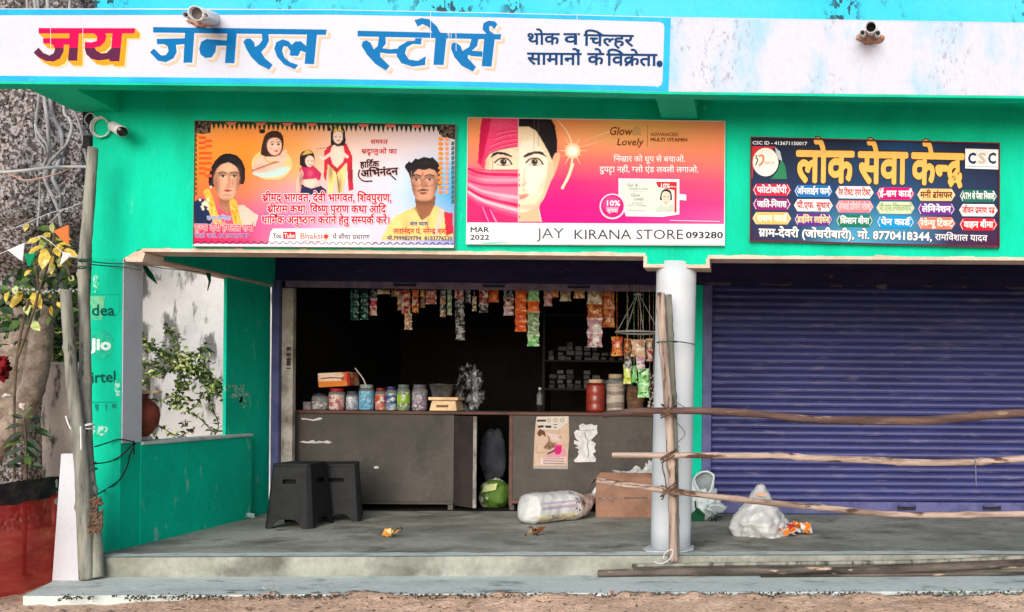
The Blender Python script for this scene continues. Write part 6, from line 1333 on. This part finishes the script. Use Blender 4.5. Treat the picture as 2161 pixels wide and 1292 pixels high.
for z in zr:
    x = xa_+.03
    while x < xb_-.1:
        for k in range(random.choice((2, 3, 4))):
            lb_ = 'small dim pack stacked on the dark back shelf'
            if tin is None:
                tin = MB().box(0, .085, 0, .12, 0, .05).build('stacked_pack', TINM, None, bevel=.004); tag(tin, lb_, 'pack', 'packs on the back shelves'); o = tin
            else: o = tin.copy(); COL.objects.link(o)
            o.location = (x+random.uniform(0, .004), yH+.01+random.uniform(0, .06), z+.001+k*.052); o.scale = (random.uniform(.6, 1.05), 1, random.choice((.7, .9, 1))); o.rotation_euler = (0, 0, random.uniform(-.2, .2))
        x += .095
# ---------- on the verandah floor
BP = mat('stool_black', (34, 36, 39), (25, 27, 30), sc=14, rough=.6, bump=.12, bsc=60, jit=.15)
def stool(label, p, rz, wt, wb, h):
    t = thing('stool', label, 'stool', tuple(p), 'black plastic stools')
    R_ = Matrix.Rotation(rz, 3, 'Z'); mb = MB(); N = 12
    def pt(a, b_, z, f): # side a, position b in -1..1
        hw = (wb+(wt-wb)*f)/2; x, y = ((b_*hw, -hw), (hw, b_*hw), (-b_*hw, hw), (-hw, -b_*hw))[a]; rr = 1.0
        m_ = max(abs(x), abs(y)); l = math.hypot(x, y); lim = hw*1.3
        if l > lim: x, y = x*lim/l, y*lim/l
        v = R_ @ Vector((x, y, z)); return Vector(p)+v
    for a in range(4):
        vs = []
        for j in range(N+1):
            f = j/N
            for i in range(N+1):
                b_ = -1+2*i/N; z0_ = .075*max(0, 1-(b_/.62)**4) if abs(b_) < .62 else 0
                z = (z0_+(h-.02-z0_)*f); vs.append(pt(a, b_, z, z/h))
        fs = []
        for j in range(N):
            for i in range(N):
                if j == 8 and 4 <= i <= 7: continue
                fs.append((j*(N+1)+i, j*(N+1)+i+1, (j+1)*(N+1)+i+1, (j+1)*(N+1)+i))
        mb.add(vs, fs)
    mb.build('body', BP, t, smooth=False)
    q = MB(); ring = [pt(a, b_, h-.03, 1) for a in range(4) for b_ in (-.95, -.8, -.4, 0, .4, .8)]; c = sum(ring, Vector())/len(ring)
    q.prism([c+(v-c)*1.03 for v in ring], (0, 0, .028)); q.build('seat', BP, t, bevel=.006)
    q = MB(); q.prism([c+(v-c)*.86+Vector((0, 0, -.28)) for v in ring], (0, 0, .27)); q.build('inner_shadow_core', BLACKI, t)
    return t
g = G(606, 1117, 0); stool('black plastic stool standing in front, left of the other', (g.x, g.y+.2, 0), math.radians(-2), .3, .385, .52)
g = G(690, 1104, 0); stool('black plastic stool half hidden behind the front stool', (g.x-.02, g.y+.22, 0), math.radians(22), .33, .4, .49)
# white filled sack
POLY = mat('woven_white', (222, 224, 222), (196, 200, 200), sc=7, rough=.55, bump=.3, bsc=50, c3=(150, 146, 150), sc3=5, lo3=.62, hi3=.7)
pr0, pr1 = G(1076+18, 1112, 0), G(1238, 1078, 0)
def sackmesh(a, b_, w_, h, seed):
    mb = MB(); N, K = 50, 44; d = (b_-a); L_ = d.length; d.normalize(); s_ = Vector((-d.y, d.x, 0)); vs = []
    for i in range(N+1):
        f = i/N; r = (min(1, f/.1)**.5)*(1 if f < .62 else max(.14, 1-((f-.62)/.38)**1.6*.86)); zc_ = 0
        for k in range(K):
            th = 2*math.pi*k/K; cx, cz = math.cos(th), math.sin(th); n_ = 1.06+.1*mn.noise(Vector((f*4, cx*1.5+seed, cz*1.5)))-.14*abs(mn.noise(Vector((f*9, cx*2.5, cz*2.5+seed))))-.06*abs(mn.noise(Vector((f*24, cx*6, cz*6+seed))))
            px_ = abs(cx)**.8*math.copysign(1, cx)*w_/2*r*n_; pz_ = (abs(cz)**.8*math.copysign(1, cz)*h/2*r*n_)
            v = a+d*(f*L_)+s_*px_; v.z = max(.003, h/2*(.35+.65*min(1, r))+pz_+(.14 if f > .8 else 0)*((f-.8)/.2)**1.2 if f > .8 else h/2*(.35+.65*min(1, r))+pz_); vs.append(v)
    mb.add(vs, [(i*K+k, i*K+(k+1) % K, (i+1)*K+(k+1) % K, (i+1)*K+k) for i in range(N) for k in range(K)]+[list(range(K))[::-1], [N*K+k for k in range(K)]])
    for i in range(N):
        for k in range(K):
            th = 2*math.pi*(k+.5)/K; zz_ = math.sin(th); q = mb.F[i*K+k]; f = i/N+.04*mn.noise(Vector((zz_*3, 0, 1)))
            front = math.cos(th)*(-1 if s_.y > 0 else 1) > -.2
            mb.I[i*K+k] = 2 if f > .63 and f < .93 else (1 if front and .1 < f < .58 and (-.02 < zz_ < .1 or .28 < zz_ < .36) else (3 if front and .08 < f < .6 and -.75 < zz_ < -.3 else (4 if .56 < f <= .63 and zz_ > -.3 else 0)))
    return mb
t = thing('filled_sack', 'plump white plastic sack lying tied at its right end on the floor', 'sack', tuple(pr0))
a, b_ = G(1092, 1112, 0)+Vector((0, .12, 0)), G(1236, 1100, 0)+Vector((.02, .32, 0))
sackmesh(a, b_, .32, .25, 1).build('sack_body', [mat('sack_plastic', (216, 219, 220), (196, 198, 198), sc=5, rough=.4, bump=.35, bsc=16, spec=.5), mat('sack_stripe', (196, 176, 190), (170, 160, 190), sc=9, rough=.4, bump=.3, bsc=16), mat('sack_clear_end', (206, 190, 182), (160, 128, 118), sc=9, lo=.44, hi=.56, rough=.35, bump=.4, bsc=16, c3=(96, 74, 70), sc3=16, lo3=.6, hi3=.65), mat('sack_yellow_print', (222, 208, 166), (206, 196, 176), sc=12, lo=.46, hi=.54, rough=.4, c3=(140, 100, 96), sc3=18, lo3=.6, hi3=.64), mat('sack_lettering', (206, 206, 208), (84, 76, 84), sc=22, lo=.5, hi=.54, rough=.4, bump=.3, bsc=16)], t, smooth=True)
MB().tube(sm([b_+Vector((-.01, 0, .2)), b_+Vector((.02, -.01, .25)), b_+Vector((.035, -.02, .24))]), [.022]*5+[.008]*4, 8).build('tied_neck', POLY, t, smooth=True)
# litter
def litter(px, py, c, lb, w_=.06, n_=7, nm='wrapper'):
    g = G(px, py, 0); mb = MB(); random.seed(int(px)); mats_ = [flat(q, .4) for q in c]
    for k in range(n_):
        mb.mi = k % len(mats_); a_ = Vector((g.x+random.uniform(-w_, w_)*.6, g.y+random.uniform(-w_, w_)*.5, .004)); vs = [a_+Vector((random.uniform(-w_, w_)*.6, random.uniform(-w_, w_)*.4, random.uniform(0, w_)*.9)) for q in range(4)]; 
        mb.add(vs, [(0, 1, 2), (0, 2, 3), (1, 3, 2)])
    o = mb.build(nm, mats_, None, loc=(g.x, g.y, 0)); return tag(o, lb, 'litter')
litter(825, 1134, [(236, 190, 110), (214, 150, 70), (246, 216, 150)], 'crumpled yellow wrapper on the open floor before the left counter', .075, 9)
litter(1128, 1132, [(120, 70, 50), (206, 180, 130), (70, 40, 36)], 'torn brown and cream packet lying in front of the white sack', .08, 10)
litter(845, 1120, [(50, 46, 44)], 'dark scrap on the floor beside the yellow wrapper', .03, 3); litter(520, 1096, [(150, 190, 190), (200, 206, 206)], 'pale wad of plastic at the foot of the low green wall', .07, 7)
for i, (x, y, lb) in enumerate(((1622, 1132, 'orange and white chip wrapper against the right foot of the trash bag'), (1658, 1132, 'red and white wrapper in the middle of the spilled litter'), (1688, 1128, 'bright orange wrapper at the right end of the spilled litter'))):
    litter(x, y, [(240, 130, 30), (236, 232, 232), (206, 50, 50) if i == 1 else (236, 226, 214)], lb, .11, 12)
litter(570, 1247, [(210, 210, 206)], 'pale scrap on the step edge below the low wall', .04, 4); litter(1292, 1258, [(226, 206, 206), (206, 90, 80)], 'small pink scrap on the dirt below the column', .035, 4)
# cardboard box with plastic bags in it
CARD = mat('cardboard', (158, 120, 100), (138, 104, 88), sc=4, rough=.85, bump=.12, c3=(120, 84, 66), sc3=3, lo3=.62, hi3=.7); 
q0, q1 = G(1257, 1093, 0), G(1376, 1091, 0); yb_ = q0.y; x0, x1 = q0.x, q0.x+.64; hb_ = W(1257, 1008, yb_).z
t = thing('cardboard_box', 'brown cardboard box standing half behind the white column', 'box', (q0.x, yb_, 0))
mb = MB(); mb.box(x0, x1, yb_, yb_+.006, .003, hb_).box(x0, x0+.006, yb_+.0065, yb_+.3, .003, hb_).box(x1-.006, x1, yb_+.0065, yb_+.3, .003, hb_).box(x0, x1, yb_+.301, yb_+.307, .003, hb_); mb.build('box_walls', CARD, t)
MB().prism([(x0+.02, yb_-.001, hb_*.46), (x1, yb_-.001, hb_*.5), (x1, yb_-.001, hb_*.53), (x0+.02, yb_-.001, hb_*.5)], (0, -.001, 0)).build('torn_tape', mat('tape_grey', (96, 80, 76), (150, 140, 132), sc=18, rough=.6), t)
MB().prism([(x0, yb_-.001, hb_), (x1, yb_-.001, hb_), (x1, yb_+.05, hb_+.035), (x0+.03, yb_+.05, hb_+.04)], (0, .004, .002)).build('flap', CARD, t)
MB().prism([(x0-.002, yb_+.01, hb_), (x0-.002, yb_+.29, hb_), (x0-.09, yb_+.25, hb_*.75), (x0-.09, yb_+.03, hb_*.7)], (0, .0, .004)).build('flap', CARD, t)
def crumple(c, r, amp, f, seed, n=40, m_=28, flat_base=None, top=None):
    mb = MB(); mb.blob(c, r, n, m_, 0, 1, 0, top)
    C_ = Vector(c)
    for i, v in enumerate(mb.V):
        d = (v-C_); u = Vector((d.x/r[0], d.y/r[1], d.z/r[2])); h = 0; a_ = 1; fr = f
        for o_ in range(4): h += a_*(abs(mn.noise(u*fr+Vector((seed*3.1, o_, seed))))-.25); a_ *= .55; fr *= 1.9
        mb.V[i] = C_+d*(1+amp*h)
        if flat_base is not None: mb.V[i].z = max(mb.V[i].z, flat_base+.003)
    return mb
FILM = bpy.data.materials.new('thin_white_plastic'); FILM.use_nodes = True; b = FILM.node_tree.nodes['Principled BSDF']; b.inputs['Base Color'].default_value = (.62, .64, .65, 1); b.inputs['Alpha'].default_value = .8; b.inputs['Roughness'].default_value = .3; b.inputs['Specular IOR Level'].default_value = .6
p = W(1335, 1000, yb_+.15); o = crumple((p.x+.02, yb_+.16, hb_-.02), (.19, .11, .07), .9, 2.2, 4).build('plastic_bag', FILM, None, loc=(p.x, yb_+.15, hb_-.05)); tag(o, 'grey plastic bag crumpled in the cardboard box', 'bag')
p = W(1372, 990, yb_+.12); o = crumple((p.x, yb_+.12, hb_+.03), (.06, .06, .1), .8, 2.2, 7).build('plastic_bag', FILM, None, loc=(p.x, yb_+.12, hb_)); tag(o, 'pale plastic bag sticking up from the cardboard box beside the column', 'bag')
# white shopping bag right of the column
g = G(1492, 1101, 0); t = thing('shopping_bag', 'open white plastic shopping bag with green print right of the column', 'bag', (g.x, g.y+.1, 0)); Yb = g.y+.02
def bag8(u, v, Y): return vz(1400+u/2.84, 860+v/2.84, Y)
WB = mat('bag_white', (216, 226, 228), (190, 204, 208), sc=6, rough=.4, bump=.3, bsc=14)
c0 = bag8(245, 560, Yb+.09); mb = crumple((c0.x+.0, Yb+.1, bag8(0, 590, Yb).z), (.13, .1, .165), .35, 2, 3, flat_base=0); mb.build('bag_body', WB, t, smooth=True)
def rimbag(pts, Y, dep, w_):
    ring = sm([bag8(u, v, Y) for u, v in pts], True, 4); mb = MB(); mb.tube(ring, w_, 8, closed=True, wob=.15); return ring, mb
MB().prism([bag8(u, v, Yb+.035) for u, v in ((168, 440), (200, 392), (265, 376), (308, 402), (304, 470), (290, 540), (262, 590), (180, 580), (166, 500))], (0, .02, 0)).build('back_panel', WB, t, bevel=.006)
r1, m1 = rimbag([(185, 430), (215, 395), (262, 385), (300, 410), (296, 450), (280, 500), (240, 530), (205, 480)], Yb, .1, .009); m1.build('folded_rim', WB, t, smooth=True)
mb = MB(); cc = sum(r1, Vector())/len(r1); mb.add([v+Vector((0, .03, 0)) for v in r1], [list(range(len(r1)))]); mb.build('inner_face', mat('bag_grey', (150, 160, 164), (120, 130, 134), sc=5, rough=.5, bump=.2), t)
q2 = bag8(318, 604, Yb-.06); crumple((q2.x, Yb-.05, q2.z), (.085, .06, .045), .5, 2.4, 6, 30, 20).build('drooping_mouth', WB, t, smooth=True)
mb = MB(); ring = sm([bag8(u, v, Yb-.118) for u, v in ((280, 596), (310, 588), (345, 596), (362, 612), (340, 622), (300, 614))], True, 3); mb.add(ring, [list(range(len(ring)))]); mb.build('mouth_gap_shade', MATS['bag_grey'], t)  # flat grey patch paints the dark gap inside the mouth
A = Art(Yb-.012, 1400, 860, 2.84); A.poly((20, 80, 50), [(165, 640), (205, 600), (250, 640), (245, 690), (170, 690)]); A.line((14, 50, 36), [(190, 560), (200, 620), (240, 650)], 9, True)
A.line((16, 40, 34), [(268, 672), (285, 656), (290, 680), (305, 660), (312, 682), (325, 658), (350, 662)], 6, True); A.mb.build('green_print', A.mats, t)
# trash bag
g = G(1607, 1136, 0); c = Vector((g.x+.0, g.y+.2, .0)); hT = W(1607, 1022, c.y).z
def cone(p_):
    f = (p_.z+.5*hT)/hT; k_ = 1.0 if f < .35 else max(.16, 1-((f-.35)/.65)**1.15*.82); return Vector((p_.x*k_-.0, p_.y*k_, p_.z))
t = thing('trash_bag', 'translucent white trash bag slumped to a peak before the purple shutter', 'trash bag', tuple(c))
mb = MB(); N_, M_ = 72, 40; vs = []
for j in range(M_+1):
    f = j/M_; R0 = .215*(1-f**1.5)**.9*(.86+.14*min(1, f/.15))+.035*(1-f)+(.03 if j < M_ else .006)
    for k in range(N_):
        th = 2*math.pi*k/N_; u = Vector((math.cos(th), math.sin(th), 0)); P3 = Vector((u.x*R0*6, u.y*R0*6, f*2.4))
        n_ = .3*mn.noise(P3*.8+Vector((3, 1, 2)))-.3*abs(mn.noise(P3*1.5+Vector((0, 5, 1))))-.16*abs(mn.noise(P3*3.2))-.08*abs(mn.noise(P3*7))
        r = R0*(1.12+n_); vs.append((c.x+u.x*r*.8-.012*math.sin(f*3), c.y+u.y*r*.85, max(.003, f*hT*(1+.04*mn.noise(P3)))))
mb.add(vs, [(j*N_+k, j*N_+(k+1) % N_, (j+1)*N_+(k+1) % N_, (j+1)*N_+k) for j in range(M_) for k in range(N_)]+[[M_*N_+k for k in range(N_)]]); mb.build('bag_skin', FILM, t, smooth=True)
crumple((c.x, c.y, hT*.34), (.12, .11, hT*.32), .5, 2.5, 2, 30, 20, 0.01, None).build('rubbish', mat('mixed_rubbish', (226, 222, 218), (190, 186, 182), sc=6, rough=.7, bump=.3, c3=(206, 110, 80), sc3=5, lo3=.64, hi3=.68), t, smooth=True)
mb = MB(); q_ = W(1606, 1045, c.y-.12); mb.add([(q_.x-.05, q_.y, q_.z), (q_.x-.01, q_.y-.01, q_.z+.025), (q_.x+.045, q_.y+.005, q_.z+.012), (q_.x+.03, q_.y, q_.z-.012), (q_.x-.02, q_.y-.012, q_.z-.006)], [(0, 1, 4), (1, 2, 3, 4)]); mb.build('orange_wrapper', flat((226, 176, 150), .5), t)
# sacks in the open cupboard
g = G(1042, 1076, 0); t = thing('green_sack', 'green and white sack slumped in the open cupboard', 'sack', (g.x, YC+.2, 0))
cs_ = W(1044, 1045, YC+.18); crumple((cs_.x, YC+.19, .14), (.145, .13, .15), .3, 1.6, 5, 30, 22, 0).build('sack_body', mat('green_woven', (92, 128, 52), (70, 104, 42), sc=8, rough=.6, bump=.4, bsc=60, c3=(206, 210, 200), sc3=4, lo3=.54, hi3=.58), t, smooth=True)
cl_ = W(1032, 1032, YC+.04); MB().prism([(cl_.x-.07, YC+.05, cl_.z-.035), (cl_.x+.06, YC+.045, cl_.z-.01), (cl_.x+.07, YC+.065, cl_.z+.05), (cl_.x-.05, YC+.07, cl_.z+.03)], (0, .01, 0)).build('label_patch', mat('patch_lime', (206, 216, 150), rough=.6), t)
cw = W(1040, 960, YC+.3); o = crumple((cw.x, YC+.32, cw.z-.02), (.13, .1, .27), .3, 1.6, 8, 28, 20, 0).build('dim_sack', mat('dim_sack_cloth', (70, 74, 84), (50, 54, 62), sc=6, rough=.8, bump=.3), None, smooth=True, loc=(cw.x, YC+.3, .0)); tag(o, 'dim grey sack standing in the open cupboard above the green one', 'sack')
# weeds and crumbs along the broken step edge
random.seed(17); mb = MB()
WD = [mat('dry_weed', (96, 84, 50), (60, 62, 34), sc=10, rough=.9, bump=0), mat('dark_crumb', (70, 60, 50), (110, 100, 88), sc=20, rough=.95, bump=.4)]
for k in range(1500):
    px = random.uniform(120, 2180); py = 1261-11*(px-120)/2000+random.gauss(0, 3.2); g = G(px, py, -.132)
    if mn.noise(Vector((px*.011, 2, 0))) < -.22+.3*random.random()-.15: continue
    if random.random() < .4: leaf(mb, g+Vector((0, 0, -.01)), Vector((random.gauss(0, 1), random.gauss(0, 1), .8)), Vector((0, 0, 1))+rv()*.3, random.uniform(.015, .03), .006, 0)
    else: mb.mi = 1; mb.blob(g+Vector((0, -.0, .0)), tuple(random.uniform(.003, .009) for q in range(3)), 6, 4, .5, 3, k)
o = mb.build('step_edge_litter', WD, None); tag(o, kind='stuff')
random.seed(5); stn = mat('pebble', (150, 132, 116), (110, 96, 84), sc=6, rough=.95, bump=.4); mb = MB()
for k in range(260):
    g = G(random.uniform(60, 2180), random.uniform(1262, 1310), -.18); r = random.choice((.004, .006, .008, .014)); mb.blob(g, (r*1.3, r, r*.8), 6, 4, .4, 3, k)
o = mb.build('gravel', stn, None); tag(o, kind='stuff')
